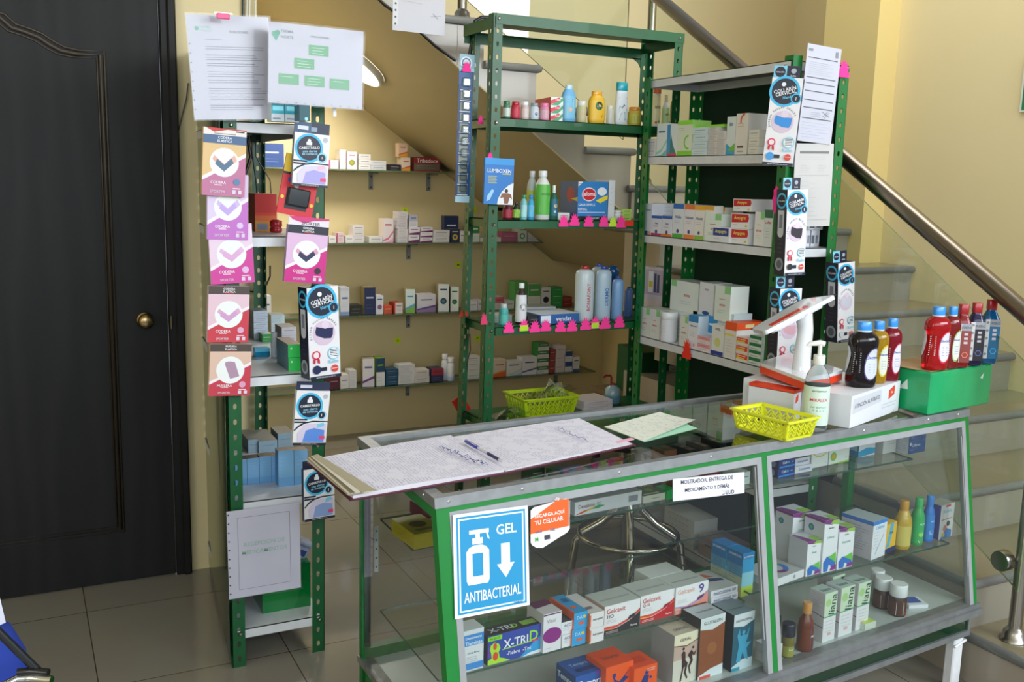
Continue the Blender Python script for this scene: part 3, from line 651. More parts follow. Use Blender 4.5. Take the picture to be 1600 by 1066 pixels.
shelfrow([(514, 530, 588, '#5a2a35', ('i', 0, 0, None, '#b08a92'), 'low maroon box'), (532, 545, 586, W_, ('i',), 'low white box'), (546, 557, 579, '#dedee2', ('m',), 'small white box'), (567, 584.5, 561, '#e1dfe6', ('k', '#d8d0e0', '#6a3f86', None, '#5a5f8a'), 'tall white and purple box', dict(s='#b3aa98', r=-.2)),
 (588, 601, 560, '#e6e8ea', ('g', '#2c4a6a', '#9a9ea5', None, '#7fae3d'), 'tall white navy and lime box', dict(s='#7fae3d')), (602.5, 622, 577, '#27506f', ('i', 0, 0, None, '#a9c0d0'), 'dark blue flat box', dict(n=3)), (622.5, 647.5, 570, '#dedfe3', ('m',), 'wide flat white box', dict(n=2)),
 (648.5, 671, 578, '#dfd8d4', ('i',), 'wide flat cream box', dict(n=2)), (674, 693, 576, '#3b3a5f', ('g', '#a33640', '#8a8fb0'), 'dark blue and red box'), (729, 750, 557, '#dcdbd8', ('i', 0, 0, None, '#7a7a90'), 'flat white box', dict(n=4)),
 (770, 790, 562, '#dccab8', ('k', '#d9692c', '#e0894a', None, '#b35a2c'), 'white and orange box'), (791.5, 815, 565, '#dcdcdc', ('d', '#bcd0c0', '#a8c0d8'), 'low white box'), (816, 838.5, 558, '#dedde4', ('k', '#e4e2ea', '#4a5f9a'), 'low white and blue box'),
 (840, 857, 536, '#dfe1e0', ('g', '#4f7f5a', '#6a6f7a', None, '#e4efe4'), 'white and green edged box', dict(n=4, s='#2f8a44')), (858, 867, 546, '#9c4448', ('i', 0, 0, None, '#e0c0c0'), 'narrow dark red box', dict(n=3)), (868, 881.5, 540, '#d9d3da', ('i', 0, 0, None, '#7a6f8a'), 'pale lilac box', dict(n=3)),
 (883, 894, 549, '#dfe1ea', ('g', '#35548f', '#8a9ab8'), 'white and blue box', dict(n=2)), (895, 905, 558, '#dfe1ea', ('a', '#4a6aa8'), 'small white and blue box')],
 BSH[3], 5.62, 'on lowest wall shelf', G1)
# ------------------------------------------------------------------ bottles and jars
PR = dict(
 jar=[(.96, 0), (1, .03), (1, .70), (.93, .76), (.82, .80)],
 pill=[(.92, 0), (1, .03), (1, .62), (.9, .72), (.66, .78), (.62, .80)],
 tall=[(.92, 0), (1, .02), (1, .62), (.93, .72), (.6, .82), (.42, .86), (.40, .88)],
 shamp=[(.80, 0), (.9, .02), (1, .12), (.98, .45), (.86, .62), (.9, .72), (.86, .80)],
 talc=[(.86, 0), (.95, .02), (1, .1), (.98, .7), (.86, .80), (.66, .86), (.6, .88)],
 jug=[(.94, 0), (1, .02), (1, .84), (.93, .90), (.6, .935), (.34, .945), (.33, .95)],
 spray=[(.92, 0), (1, .03), (1, .6), (.7, .72), (.45, .76), (.44, .78)])
def bottle(B, w, h, kind, bm, capc, capr=.85, captop=1., lab=None, labz=(.12, .6), ex=2., sy=1., yaw=0, name='bottle', label='', cat='bottle', group=None, capm='plas', front=(), labr=1.012, nseg=24):
    e = empty(name, B, yaw); thing(e, label, cat, group); r = w/2; P = PR[kind] if isinstance(kind, str) else kind
    g = MB(); g.lathe([(a*r, b*h) for a, b in P], mat(bm) if isinstance(bm, str) else bm, nseg, ex, 1, sy); g.build('body', e)
    z0 = P[-1][1]*h; cr = capr*r; g = MB()
    cm = mat(capc, capm) if isinstance(capc, str) else capc
    g.lathe([(cr*.96, z0-.001), (cr, z0+.001), (cr, captop*h-.002), (cr*.93, captop*h)], cm, nseg, 2 if ex == 2 else ex, 1, sy if ex != 2 else 1); g.build('cap', e)
    if lab:
        def rad(z):
            f = z/h
            for (a, b), (c, d) in zip(P, P[1:]):
                if b <= f <= d: return (a+(c-a)*(f-b)/max(d-b, 1e-6))*r
            return r
        zs = [labz[0]*h+(labz[1]-labz[0])*h*i/6 for i in range(7)]
        g = MB(); g.lathe([(rad(z)*labr+.0004, z) for z in zs], mat(lab) if isinstance(lab, str) else lab, nseg, ex, 1, sy, cap=False)
        if front:
            c = Canvas(g, (-w*.36, -r*sy*labr-.001, labz[0]*h), (1, 0, 0), (0, 0, 1), w*.72, (labz[1]-labz[0])*h)
            for op in front:
                i0 = len(g.v); getattr(c, op[0])(*op[1:])
                for k in range(i0, len(g.v)):    # wrap the print round the bottle
                    v = g.v[k]; rr = max(rad(v.z)*labr+.0004, abs(v.x)+1e-4); off = -r*sy*labr-.001-v.y
                    g.v[k] = Vector((v.x, -(max(0, 1-(abs(v.x)/rr)**ex))**(1/ex)*rr*sy+off-.0008, v.z))
        g.build('label', e)
    return e
def rwid(B, pl, pr):               # width of a round thing, square to the line of sight
    return abs(wid(B, -math.atan2(B.x, B.y), pl, pr))
def rspot(pl, pr, pt, pb=None, z=0, y=None, x=None):
    B, w, h = spot(pl, pr, pt, pb, z, y, x); w = rwid(B, pl, pr); d = Vector((B.x, B.y, 0)).normalized(); return B+d*w/2+Vector((0, 0, .0006)), w, h
def bspot(pl, pr, pt, z, y, x=None, pb=None, **k): return rspot(pl, pr, pt, pb, z, y, x)
def bot(pl, pr, pt, z, y, kind, bm, capc, label, pb=None, x=None, **k):
    B, w, h = bspot(pl, pr, pt, z, y, x, pb); return bottle(B, w, h, kind, bm, capc, label=label, **k)
G2 = 'toiletries on the tall green rack'
Z = CSZ[0]; Y = 3.57
bot(785.5, 797, 157.6, Z, Y, 'jar', '#58836a', '#2f7f4f', 'small glass jar with green lid at the left of the tall rack top row', name='jar', cat='jar', lab='#cfd8cf', group=G2)
bot(798, 812, 158.5, Z, Y, 'jar', '#b8283a', '#b01a2c', 'small red jar with red lid on the tall green rack', name='jar', cat='jar', lab='#c6344a', front=[('lines', .1, .7, .8, 3, .2, '#f0d0d0', .002, 1)], group=G2)
bot(813, 826, 158.7, Z, Y, 'jar', '#cbb7b2', '#e6e8ea', 'small glass jar with white lid beside the red one', name='jar', cat='jar', lab='#d9c9c4', front=[('lines', .1, .7, .8, 3, .2, '#b03040', .002, 2)], group=G2)
bot(827.5, 841.5, 161, Z, Y, 'jar', '#c2ced6', '#8a9299', 'small glass jar with grey lid and blue print', name='jar', cat='jar', lab='#c9d5de', front=[('disc', .5, .5, .25, '#2f5f9a')], group=G2)
bot(843, 857.6, 161, Z, Y, 'jar', '#d98aa6', '#e77aa8', 'small pink jar with pink lid on the tall green rack', name='jar', cat='jar', lab='#d9a9b6', front=[('lines', .1, .7, .8, 3, .2, '#8f2f50', .002, 3)], group=G2)
for j in range(3):
    B, w, h = spot(860, 879, 152, None, Z, Y, None, -.1); hh = h/3
    carton(B+Vector((0, 0, .0005+hh*j)), w, hh-.0006, .17, -.1, '#d9e9e2', [('poly', [(0, 0), (.6, 0), (1, .6), (1, 1), (.5, .5)], '#2f9f6a'), ('poly', [(0, .1), (.8, .6), (.7, 1), (0, .6)], '#d8283c'), ('text', .55, .7, .5, 'FRESH' if 0 else 'Total', '#f4f4f4', .25)], label='red and green toothpaste box, %s of three stacked beside the blue bottle' % ('lowest', 'middle', 'topmost')[j], group='toothpaste boxes', name='toothpaste_box', side='#c9344a', topc='#b9c9c6')
bot(875.5, 899, 132, Z, Y, 'talc', '#6fb1dd', '#b5d8ee', 'pale blue talc bottle with a baby powder label', lab='#7cc0e2', capr=.5, sy=.6, ex=2.6, front=[('rect', .15, .1, .7, .75, '#8fd0c8'), ('disc', .5, .4, .2, '#e3b9a0'), ('lines', .2, .85, .6, 2, .08, '#2f5f9a', .003, 4)], labz=(.1, .7), group=G2)
bot(900, 915.5, 158, Z, Y, 'jar', '#c4c08a', '#e4e2da', 'clear jar of cotton swabs with white lid', name='jar', cat='jar', lab='#cdbf96', front=[('rect', .1, .1, .8, .35, '#7fb08a'), ('lines', .2, .7, .6, 2, .15, '#b05a4a', .002, 5)], group=G2)
bot(917, 945, 142, Z, Y, 'talc', '#eab82c', '#e8a51e', 'yellow powder bottle with an orange and black label', capr=.62, sy=.6, ex=2.6, lab='#efc13a', labz=(.12, .72), front=[('disc', .5, .72, .33, '#3d7f4a'), ('disc', .5, .72, .28, '#2e2a20'), ('text', .5, .72, .5, 'el Oso' if 0 else 'talco', '#e9e4c8', .12), ('poly', [(.1, .12), (.6, .2), (.9, .5), (.8, .1)], '#c8632a'), ('lines', .15, .42, .5, 4, .07, '#5a3a1a', .002, 6)], group=G2)
bot(947, 957.5, 165, Z, Y, 'jar', '#cfd2cc', '#dfe1df', 'small clear white capped jar left of the teal capped bottle', name='jar', cat='jar', group=G2)
bot(958, 981, 128, Z, Y, 'shamp', '#e7ebee', '#189fae', 'white lotion bottle with a teal cap on the tall rack', capr=.86, sy=.55, ex=2.4, lab='#e2e8ec', labz=(.08, .74), front=[('poly', [(0, 0), (1, 0), (.9, .45), (.6, .62), (.35, .5), (.1, .55)], '#123f4a'), ('poly', [(.1, .05), (.8, .05), (.7, .35), (.3, .3)], '#1f8f8a'), ('rect', .1, .8, .8, .07, '#c95a9a')], labr=1.01, group=G2)
bot(980, 1001, 167, Z, Y, 'jar', '#b9a23c', '#d08a2a', 'squat jar with amber lid and green label', name='jar', cat='jar', lab='#b8b23c', labz=(.12, .62), front=[('rect', .1, .2, .35, .6, '#4f9f3f'), ('rect', .5, .2, .4, .6, '#cf5f3f')], group=G2)
bot(1017, 1032, 132, Z, 3.60, 'shamp', '#e9e9e2', '#f0641c', 'white bottle with orange cap and colourful fruit label', capr=.85, sy=.55, lab='#e9dcaa', labz=(.05, .75), front=[('rect', 0, .6, 1, .3, '#cfd83f'), ('text', .5, .62, .95, 'alm', '#1c1c1c', .14), ('disc', .25, .1, .18, '#d8344a'), ('disc', .7, .14, .18, '#3f9f4a'), ('rect', 0, .3, 1, .1, '#e98ab0')], group=G2)
bot(1033, 1045, 148, Z, 3.60, 'spray', '#dfe3da', '#d8c9b4', 'slim pump bottle with green label beside the orange capped bottle', capr=.45, lab='#bfd89a', front=[('rect', 0, .45, 1, .4, '#58b04a'), ('text', .5, .62, .9, 'alm', '#17301a', .2)], group=G2)
bot(1045.5, 1058, 146, Z, 3.60, 'tall', mat('#bdb892', 'clear'), '#6f7672', 'clear bottle with grey cap at the right end of the rack top row', capr=.7, group=G2)
Z = CSZ[1]; Y = 3.56
bot(785, 800.5, 318, Z, Y, 'tall', '#5e1622', '#35101a', 'small dark red bottle left of the green labelled ones', capr=.5, lab='#a0203a', front=[('lines', .1, .8, .8, 3, .2, '#e9c9cf', .002, 7)], group=G2)
bot(800, 812, 317, Z, Y, 'tall', '#1e2a1c', '#1a1a1a', 'small black bottle with lime label', capr=.5, lab='#88b83a', front=[('poly', [(.1, .1), (.9, .5), (.9, .9), (.1, .5)], '#e5efc0')], group=G2)
bot(812.5, 823, 305, Z, Y, 'tall', '#7fc4c8', '#2f8f58', 'small cyan bottle with green cap', capr=.7, lab='#a8dbe0', front=[('poly', [(.1, .1), (.9, .5), (.9, .9), (.1, .5)], '#f0fafa')], group=G2)
bot(824, 834, 305, Z, Y, 'tall', '#3f9fc8', '#2f86c4', 'small blue bottle with blue cap', capr=.7, lab='#5fb9dc', front=[('poly', [(.1, .1), (.9, .5), (.9, .9), (.1, .5)], '#f0fafa')], group=G2)
bot(822, 838, 267.5, Z, 3.65, 'tall', '#cfd6d2', '#e9ecec', 'white lidded bottle standing behind its green labelled twin', capr=.55, lab='#cfd84a', group=G2)
bot(834.5, 858.5, 267, Z, 3.58, 'tall', '#dfe3dc', '#eef0f0', 'large white bottle with yellow and green label', capr=.55, lab='#5fb94a', labz=(.1, .72), front=[('rect', -.2, .88, 1.4, .12, '#d9df3a'), ('text', .5, .68, .9, 'Broncolin' if 0 else 'ARNICA', '#1f5f2a', .1), ('poly', [(.0, .1), (.9, .45), (.9, .6), (.0, .3)], '#dff0c0'), ('lines', .1, .3, .8, 4, .06, '#e8f5d8', .002, 8)], group=G2)
bot(858, 871, 290, Z, 3.57, 'spray', '#23604f', '#e8ecec', 'small spray bottle with a white nozzle and dark floral label', capr=.4, lab='#2a6f86', front=[('disc', .5, .6, .3, '#d8c9a0'), ('disc', .4, .25, .2, '#c9d7df')], group=G2)
B, w, h = spot(898, 948, 332.5, None, Z, 3.56)
carton(B+Vector((0, 0, .0005)), w, .016, .12, 0, '#23262b', [('text', .6, .5, .6, 'Confort Max' if 0 else 'CONFORT', '#dfe2e6', .5)], label='flat black box under the blue gauze box on the tall rack', group=G2)
GZ = [('disc', .37, .63, .24, '#f2e9e9', 20, .2), ('disc', .37, .63, .225, '#c9202c', 20, .17), ('text', .37, .63, .44, 'Jaloma', '#f5f0f0', .15), ('poly', [(.6, .45), (.75, .38), (1, .5), (1, .62), (.8, .55)], '#e6d23a'), ('disc', .8, .72, .16, '#e8ecef', 16, .12), ('text', .3, .33, .55, 'GASA SIMPLE', '#e8eff8', .09), ('text', .17, .2, .3, 'ESTERIL', '#e8eff8', .09), ('rect', .02, .1, .9, .02, '#cfe0f2'), ('poly', [(0, .99), (.16, .99), (0, .85)], '#f1efef'), ('rect', .02, .93, .06, .02, '#c9202c')]
B, w, h = spot(902, 948.5, 284, None, Z+.0172, 3.56)
carton(B, w, h, .15, 0, '#2b7fc2', GZ, left=[('rect', 0, 0, 1, 1, '#1f4f86'), ('disc', .6, .62, .22, '#a02030'), ('poly', [(.6, .5), (1, .42), (1, .55)], '#c9b83a')], label='blue sterile gauze box with a red oval logo on the tall green rack', group=G2, name='gauze_box', topc='#20303f')
one(949.5, 959, 282, Z, 3.565, .11, 0, '#dcdfe2', [('lines', .3, .8, .3, 5, .1, '#9aa0b0', .001, 9)], 'narrow white upright carton right of the blue gauze box', group=G2)
one(872, 890, 333, Z, 3.57, .1, 0, '#d8dad8', art('i'), 'flat white box left of the blue gauze box', group=G2)
bot(957.5, 971, 329, Z, 3.57, 'pill', '#dfe2e0', '#e8eaea', 'small white round tub beside the lime packets', capr=1., name='tub', cat='tub', group=G2)
for j in range(3):
    B, w, h = spot(972, 986, 327, None, Z, 3.57); carton(B+Vector((0, 0, .0005+h/3*j)), w, h/3-.001, .06, random.uniform(-.1, .1), '#b9d86a', [('rect', .2, .3, .6, .3, '#7aa83a')], label='pale lime packet, %s of three stacked at the rack shelf right end' % ('lowest', 'middle', 'topmost')[j], group='lime packets', name='packet', cat='packet')
Z = CSZ[2]; Y = 3.57
bot(779, 794, 476, Z, Y, 'jar', '#3fa39a', '#b9c4c2', 'teal jar with a clear lid on the middle rack shelf', name='jar', cat='jar', lab='#57b5a8', labz=(.05, .5), capr=.7, captop=1.)
bot(805, 822, 443.5, Z, Y, 'tall', '#2c1c18', '#e6e8e8', 'dark brown bottle with white cap and round black logo label', capr=.5, lab='#dfe1e2', labz=(.06, .72), front=[('disc', .5, .55, .46, '#1c2226'), ('disc', .5, .55, .38, '#e6e8ea'), ('disc', .5, .55, .33, '#1c2226'), ('text', .5, .55, .4, 'ALKA' if 0 else 'M', '#f0f0f0', .2), ('rect', 0, .05, 1, .08, '#4a4f55')])
one(844, 905, 491, Z, 3.55, .16, .05, '#2b5f9f', [('rect', .02, .1, .25, .8, '#dfe5ee'), ('text', .6, .5, .6, 'vendas', '#dfe8f5', .5)], 'flat blue and white box lying at the middle rack shelf edge', topc='#c9d3dc')
one(768, 800, 493, Z, 3.65, .10, 0, '#bfc4c4', art('i'), 'flat pale grey folder lying at the left of the middle rack shelf', pb=None)
one(820, 868, 480, Z, 3.69, .10, -.1, '#8f9490', [('rect', .05, .15, .9, .7, '#6f7470')], 'flat grey metal tray lying behind the dark brown bottle', name='metal_tray', cat='tray', sty='alu')
one(826, 845, 494, Z, 3.56, .06, 0, '#1f2124', art('i', 0, 0, None, '#6a6f75'), 'small black box between the brown bottle and the blue box')
def jug(pl, pr, pt, y, capc, txt, tc, lab, bm='#c9d6da', **k):
    m_ = mat(bm, 'plas'); B, w, h = bspot(pl, pr, pt, CSZ[2], y)
    e = bottle(B, w, h, 'jug', m_, capc, capr=.42, label=lab, group='water and antiseptic bottles on the green rack', nseg=28, **k)
    g = MB()
    if txt:
        c = Canvas(g, (w*.12, -w/2*.99, 0), (0, 0, 1), (-1, 0, 0), h, w*.3); c.text(.45, .5, .5, txt, tc, .8)
        for k_ in range(len(g.v)):
            v = g.v[k_]; g.v[k_] = Vector((v.x, -math.sqrt(max(1e-6, (w/2)**2-v.x**2))-.001, v.z))
        g.build('printed_name', e)
    return e
jug(896.5, 926.5, 417, 3.56, '#b3202c', 'BONAFONT', '#c02a44', 'large clear bottle with red cap and red upright lettering')
jug(928, 953, 417, 3.56, '#24449a', 'DERMO', '#3d6fb4', 'large clear bottle with blue cap and blue upright lettering', bm='#b3cbdc')
jug(921, 945, 413, 3.69, '#24449a', None, '', 'large clear bottle with blue cap standing behind the two front ones', bm='#b3c3cc')
jug(954, 972.5, 433, 3.57, '#24449a', None, '', 'medium pale blue bottle right of the large lettered bottles', bm='#7fa8d6')
jug(974.5, 987, 449, 3.65, '#2848a8', None, '', 'small blue capped bottle just left of the rack corner post', bm='#5f7fc0')
jug(993, 1006, 455, 3.69, '#2848a8', None, '', 'small blue capped bottle just right of the rack corner post', bm='#7f9fd0')
jug(1011, 1025, 456, 3.63, '#b3202c', None, '', 'small red capped bottle at the right end of the middle rack shelf', bm='#b9b3c0')
B, w, h = spot(948, 968, 437, None, CSZ[2]+.0, 3.73)
g = MB(); bp = onpl(958, 424, (0, 3.75, 0), (0, 1, 0)); rr = .0285; g.M = Matrix.Translation((0, 0, bp.z-CSZ[2]))
g.lathe([(.001, -rr*1.3), (rr*.6, -rr*1.05), (rr, -rr*.3), (rr*.98, rr*.3), (rr*.6, rr*.85), (.001, rr)], mat('#174f8a', 'gloss'), 20, c=(0, 0)); g.M = Matrix()
g.lathe([(.012, 0), (.012, bp.z-CSZ[2]-rr)], mat('#1a3f6a', 'plas'), 12)
thing(g.build('massager', None, (bp.x, 3.75, CSZ[2])), 'shiny dark blue ball shaped object behind the clear bottles', 'massager')
one(999, 1036, 418, CSZ[2]+.0, None, .03, -1.3, '#cfc4cf', [('rect', .02, .45, .96, .5, '#b9a9b9'), ('rect', .32, .5, .2, .42, '#e6e6ee'), ('rect', .34, .6, .16, .12, '#d6c94a'), ('rect', .55, .5, .1, .38, '#3f4a6f'), ('rect', .68, .5, .1, .36, '#46516f'), ('rect', 0, 0, 1, .35, '#d9c6bd')], 'lilac carton printed with a white bottle, behind the rack corner', x=2.54)
G3 = 'pink star shaped price tags'
STAR = None
def startag(px, py, w_, h_, plane, c, where, yaw=0, tilt=0):
    p = ony(px, py, plane) if yaw == 0 else onx(px, py, plane)
    ww = wid(p, yaw, px-w_/2, px+w_/2); ww = abs(ww); hh = ww*h_/w_
    pts = []
    for i in range(15):
        a = PI+math.radians(-10)-(PI-math.radians(20))*i/14 if False else PI-PI*i/14
        r = 1.06 if i % 2 == 0 else .70
        pts.append((r*math.cos(a)*.5, .25+r*math.sin(a)*.75))
    pts = [(-.5, 0)]+pts+[(.5, 0)]
    g = MB(); g.prism([(x*ww, 0, (z-.5)*hh) for x, z in pts][::-1], (0, .0012, 0), mat(c, 'matte'))
    o = g.build('price_tag', None, p, yaw); o.rotation_euler.y = tilt
    thing(o, where, 'price tag', G3)
    return o
PK = '#ff3d9a'
for i, (x, y) in enumerate([(881, 345), (898, 343.5), (920, 345), (944, 345), (971, 346)]): startag(x, y, 15, 16, 3.527, PK, 'pink star price tag, %s pink one from left below the gauze box' % ORD[i])
startag(958, 346, 12, 14, 3.527, '#c6ea3a', 'lime star price tag below the white tub on the tall rack')
for i, (x, y) in enumerate([(795, 511), (819, 508), (836, 510), (853, 508), (876, 509), (894, 508), (915, 506), (930, 504), (946, 504), (968, 502)]): startag(x, y, 16, 17, 3.527, PK, 'pink star price tag, %s from left on the middle rack shelf edge' % ORD[i])
for x, y, l in ((819, 513, 'lime paper label over the second pink star tag on the middle shelf edge'), (930, 509, 'lime paper label over the eighth pink star tag on the middle shelf edge')):
    p = ony(x, y, 3.524); thing(MB().box(-.018, .018, 0, .001, -.012, .012, mat('#b9e03a', 'matte')).build('paper_label', None, p), l, 'label')
p = ony(983.5, 349, 3.526); thing(MB().box(-.022, .022, 0, .002, -.012, .012, mat('#e23a22', 'matte')).build('paper_label', None, p), 'red paper strip at the right end of the upper rack shelf edge', 'label')
startag(756.5, 498, 10, 17, 3.52, '#d83a6a', 'crumpled pink tag on the left front post of the tall rack'); startag(725, 489, 14, 10, 3.81, '#cf3a2a', 'orange red tag on the rear left post of the tall rack')
startag(751, 187, 8, 13, 3.65, PK, 'bright pink tag on the left side of the topmost rack shelf'); startag(766, 243, 8, 9, 3.52, PK, 'small pink tag on the post just above the blue pouch')
# shelf four of the tall rack
Z = CSZ[3]
G4 = 'things on the low shelf of the tall rack'
B = at(845, Z, 3.61); bw = .26
def basket(name, c, bw, bd, bh, tap=.85, slots=True):
    g = MB(); m_ = mat(c, 'plas'); x, y = bw/2, bd/2
    def side(a, b, n):   # a,b: top corners ; woven slotted wall made of ribs
        a = Vector(a); b = Vector(b); a2 = Vector((a.x*tap, a.y*tap, 0)); b2 = Vector((b.x*tap, b.y*tap, 0)); t = Vector((-(b-a).y, (b-a).x, 0)).normalized()*.0018
        def q(u, v): return a2.lerp(b2, u).lerp(a.lerp(b, u), v)
        def strip(u0, v0, u1, v1, wd):
            du, dv = u1-u0, v1-v0; L = math.hypot(du*(b-a).length, dv*bh); nx, ny = -dv*bh/L*wd/(b-a).length, du*(b-a).length/L*wd/bh
            P = [q(u0-nx, v0-ny), q(u1-nx, v1-ny), q(u1+nx, v1+ny), q(u0+nx, v0+ny)]; g.hexa([p-t for p in P]+[p+t for p in P], m_)
        for v0, v1 in ((0, .14), (.86, 1)): P = [q(0, v0), q(1, v0), q(1, v1), q(0, v1)]; g.hexa([p-t for p in P]+[p+t for p in P], m_)
        for u0, u1 in ((0, .05), (.95, 1)): P = [q(u0, 0), q(u1, 0), q(u1, 1), q(u0, 1)]; g.hexa([p-t for p in P]+[p+t for p in P], m_)
        k = n*2+1
        for i in range(k):
            u = .05+.9*i/k; e = .9/k
            if i % 2 == 0:
                for j in range(3): strip(u, .14+.2*j, u+e*1.15, .34+.2*j+.1, .0018)
            else:
                for j in range(3): strip(u, .44+.2*j, u+e*1.15, .16+.2*j, .0018)
    side((-x, -y, bh), (x, -y, bh), max(2, int(bw/.028))); side((x, y, bh), (-x, y, bh), max(2, int(bw/.028))); side((-x, y, bh), (-x, -y, bh), max(2, int(bd/.028))); side((x, -y, bh), (x, y, bh), max(2, int(bd/.028)))
    g.box(-x*tap, x*tap, -y*tap, y*tap, 0, .002, m_)
    for a in ((-x-.006, x+.006, -y-.006, -y+.002), (-x-.006, x+.006, y-.002, y+.006), (-x-.006, -x+.002, -y, y), (x-.002, x+.006, -y, y)): g.box(*a, bh-.003, bh+.002, m_)
    return g
B = at(845, Z, 3.67)
thing(basket('b', '#b9d41c', .27, .19, .085).build('plastic_basket', None, B+Vector((0, 0, .001))), 'lime green plastic basket on the low shelf behind the counter', 'basket', G4)
def bag(seed, w, d, h, loc, label, mtl, name='plastic_bag'):
    rn = random.Random(seed); g = MB(); n = 7; V = []
    for j in range(n):
        for i in range(n):
            u, v = i/(n-1)-.5, j/(n-1)-.5; e = 1-max(abs(u), abs(v))*2
            V.append((u*w+rn.uniform(-.1, .1)*w*.5, v*d+rn.uniform(-.1, .1)*d*.5, h*(.25+.75*e*rn.uniform(.4, 1.1))+u*h*.6))
    fs = [(j*n+i, j*n+i+1, j*n+n+i+1, j*n+n+i) for j in range(n-1) for i in range(n-1)]
    g.add(V, fs, mtl); lo = [(x, y, .004) for x, y, z in V]; g.add(lo, [f[::-1] for f in fs], mtl)
    thing(g.build(name, None, loc), label, 'bag'); return g
PLB = glass_mat('crinkled_plastic', (.80, .85, .83), .12, 3.53)
bag(3, .22, .12, .10, B+Vector((.05, .01, .05)), 'crumpled clear plastic bag lying in the lime basket', PLB)
bag(5, .16, .12, .06, at(795, Z, 3.63)+Vector((0, 0, .002)), 'clear teal tinted plastic wrap on the low shelf left of the lime basket', glass_mat('teal_plastic', (.62, .82, .8), .12, 3))
shelfrow([(912, 957, 626, '#d9cfd2', ('i', 0, 0, None, '#8a3a4a'), 'flat white and maroon box', dict(n=2, d=.14, s='#d9cfd2'))], Z, 3.63, 'on the low rack shelf', G4)
bot(944, 969, 596, Z, 3.69, [(.9, 0), (1, .03), (1, .35), (.95, .62), (.5, .74), (.3, .78)], mat('#8aa3ad', 'plas'), '#8a1a22', 'translucent gel bottle with a dark red pump on the low shelf', capr=.3, captop=.85, lab='#5f8fa8', labz=(.08, .35), name='pump_bottle')
o = ony(955, 597, 3.72); g = MB(); g.tube([(0, 0, -.03), (0, 0, .02), (-.004, 0, .03), (-.03, 0, .032), (-.042, 0, .024)], .005, mat('#8a1a22', 'plas'), 8)
g.build('pump_head', bpy.data.objects['pump_bottle'], o-bpy.data.objects['pump_bottle'].location)
p = ony(723, 637, 3.87); g = MB(); g.M = Matrix.Rotation(-.55, 4, 'Y'); g.box(-.03, .03, 0, .006, -.055, .055, mat('#c2301c', 'plas'), .002)
thing(g.build('red_folder', None, p), 'bright red plastic card leaning at the rear left post of the tall rack', 'folder')
g = MB(); g.tube([(0, 0, 0), (.004, 0, -.07), (-.012, 0, -.13), (-.008, 0, -.155)], .0022, mat('#1d1a17', 'plas'), 6); g.lathe([(.0035, 0), (.0035, .02)], CHROME, 8, c=(-.008, 0)); 
for k_ in range(len(g.v)-16, len(g.v)): g.v[k_].z -= .178
thing(g.build('hanging_plug', None, ony(734, 522, 3.7)), 'thin black lead with a metal plug tip hanging inside the tall rack', 'cable')
for x, y, l in ((741, 328, 'lime sticky note on the wall left of the blue pouch'), (716, 414, 'lime sticky note on the back wall below the second glass shelf'), (746, 529, 'lime sticky note between the posts of the tall rack'), (621.5, 532.5, 'lime sticky note with an O on the back wall'), (633, 329, 'lime sticky note above the tall stack of thin boxes')):
    p = ony(x, y, 5.795); g = MB(); g.box(-.019, .019, 0, .001, -.019, .019, mat('#d3ee22', 'matte')); Canvas(g, (-.019, 0, -.019), (1, 0, 0), (0, 0, 1), .038, .038).text(.5, .5, .4, {621.5: 'O', 746: 'P', 716: 'M', 741: 'L'}.get(x, 'N'), '#3f5a1a', .5)
    thing(g.build('sticky_note', None, p), l, 'sticky note', 'lime sticky notes on the back wall')
# green bin and table beyond the racks
tb = empty('low_table', (3.0, 4.15, 0)); thing(tb, 'low dark wooden table in the alcove carrying the green storage bin', 'table')
MB().box(-.28, .34, -.25, .25, .50, .525, mat('#7a664a', 'matte', 0, .3)).build('table_top', tb)
for sx in (-.26, .3):
    for sy in (-.22, .2): MB().box(sx, sx+.03, sy, sy+.03, 0, .50, mat('#3a2c20', 'matte')).build('leg', tb)
carton(Vector((3.04, 3.98, .526)), .52, .24, .28, -.12, '#0d4a22', [('rect', .3, .56, .3, .14, '#9a9a8a'), ('lines', .33, .62, .2, 1, .1, '#4a4a44', .003, 3)], label='dark green storage bin with a pale label on the low table', name='storage_bin', cat='bin', sty='paint')
# ------------------------------------------------------------------ white shelved rack: medicine boxes facing left
G5 = 'medicine boxes on the white shelved rack'; YW = -PI/2
def wrow(z, rows, where, x=2.412):
    for r in rows:
        pl, pr, pt, base, a, desc = r[:6]; kw = r[6] if len(r) > 6 else {}
        n = kw.get('n', 1); B, w, h = spot(pl, pr, pt, None, z+kw.get('z', 0), None, x+kw.get('dx', 0), YW); d = kw.get('d', .09)
        for j in range(n):
            hh = h/n; lab = '%s, %s' % (desc, where)
            if n > 1: lab = '%s, %s of stack, %s' % (desc, ('bottom', 'top')[j] if n == 2 else (('bottom', 'middle', 'top')[j] if n == 3 else ORD[j]+' up'), where)
            carton(B+Vector((0, random.uniform(-.002, .002) if n > 1 else 0, hh*j+.0005)), w, hh-.0008, d, YW+kw.get('r', 0), base, art(*a, sd=int(pl)+j) if isinstance(a, tuple) and a else a, label=lab, group=G5, side=kw.get('s'), topc=kw.get('t'), right=kw.get('ra', ()), left=())
AM = [('rect', .03, .45, .9, .5, '#d8232a'), ('poly', [(.03, .95), (.93, .95), (.98, .7), (.93, .45), (.03, .38)], '#c81c24'), ('text', .48, .68, .8, 'Ampigrin', '#f3e26a', .3), ('lines', .1, .25, .4, 1, .1, '#8a8a92', .001, 1), ('rect', .78, .12, .12, .12, '#d8c43a')]
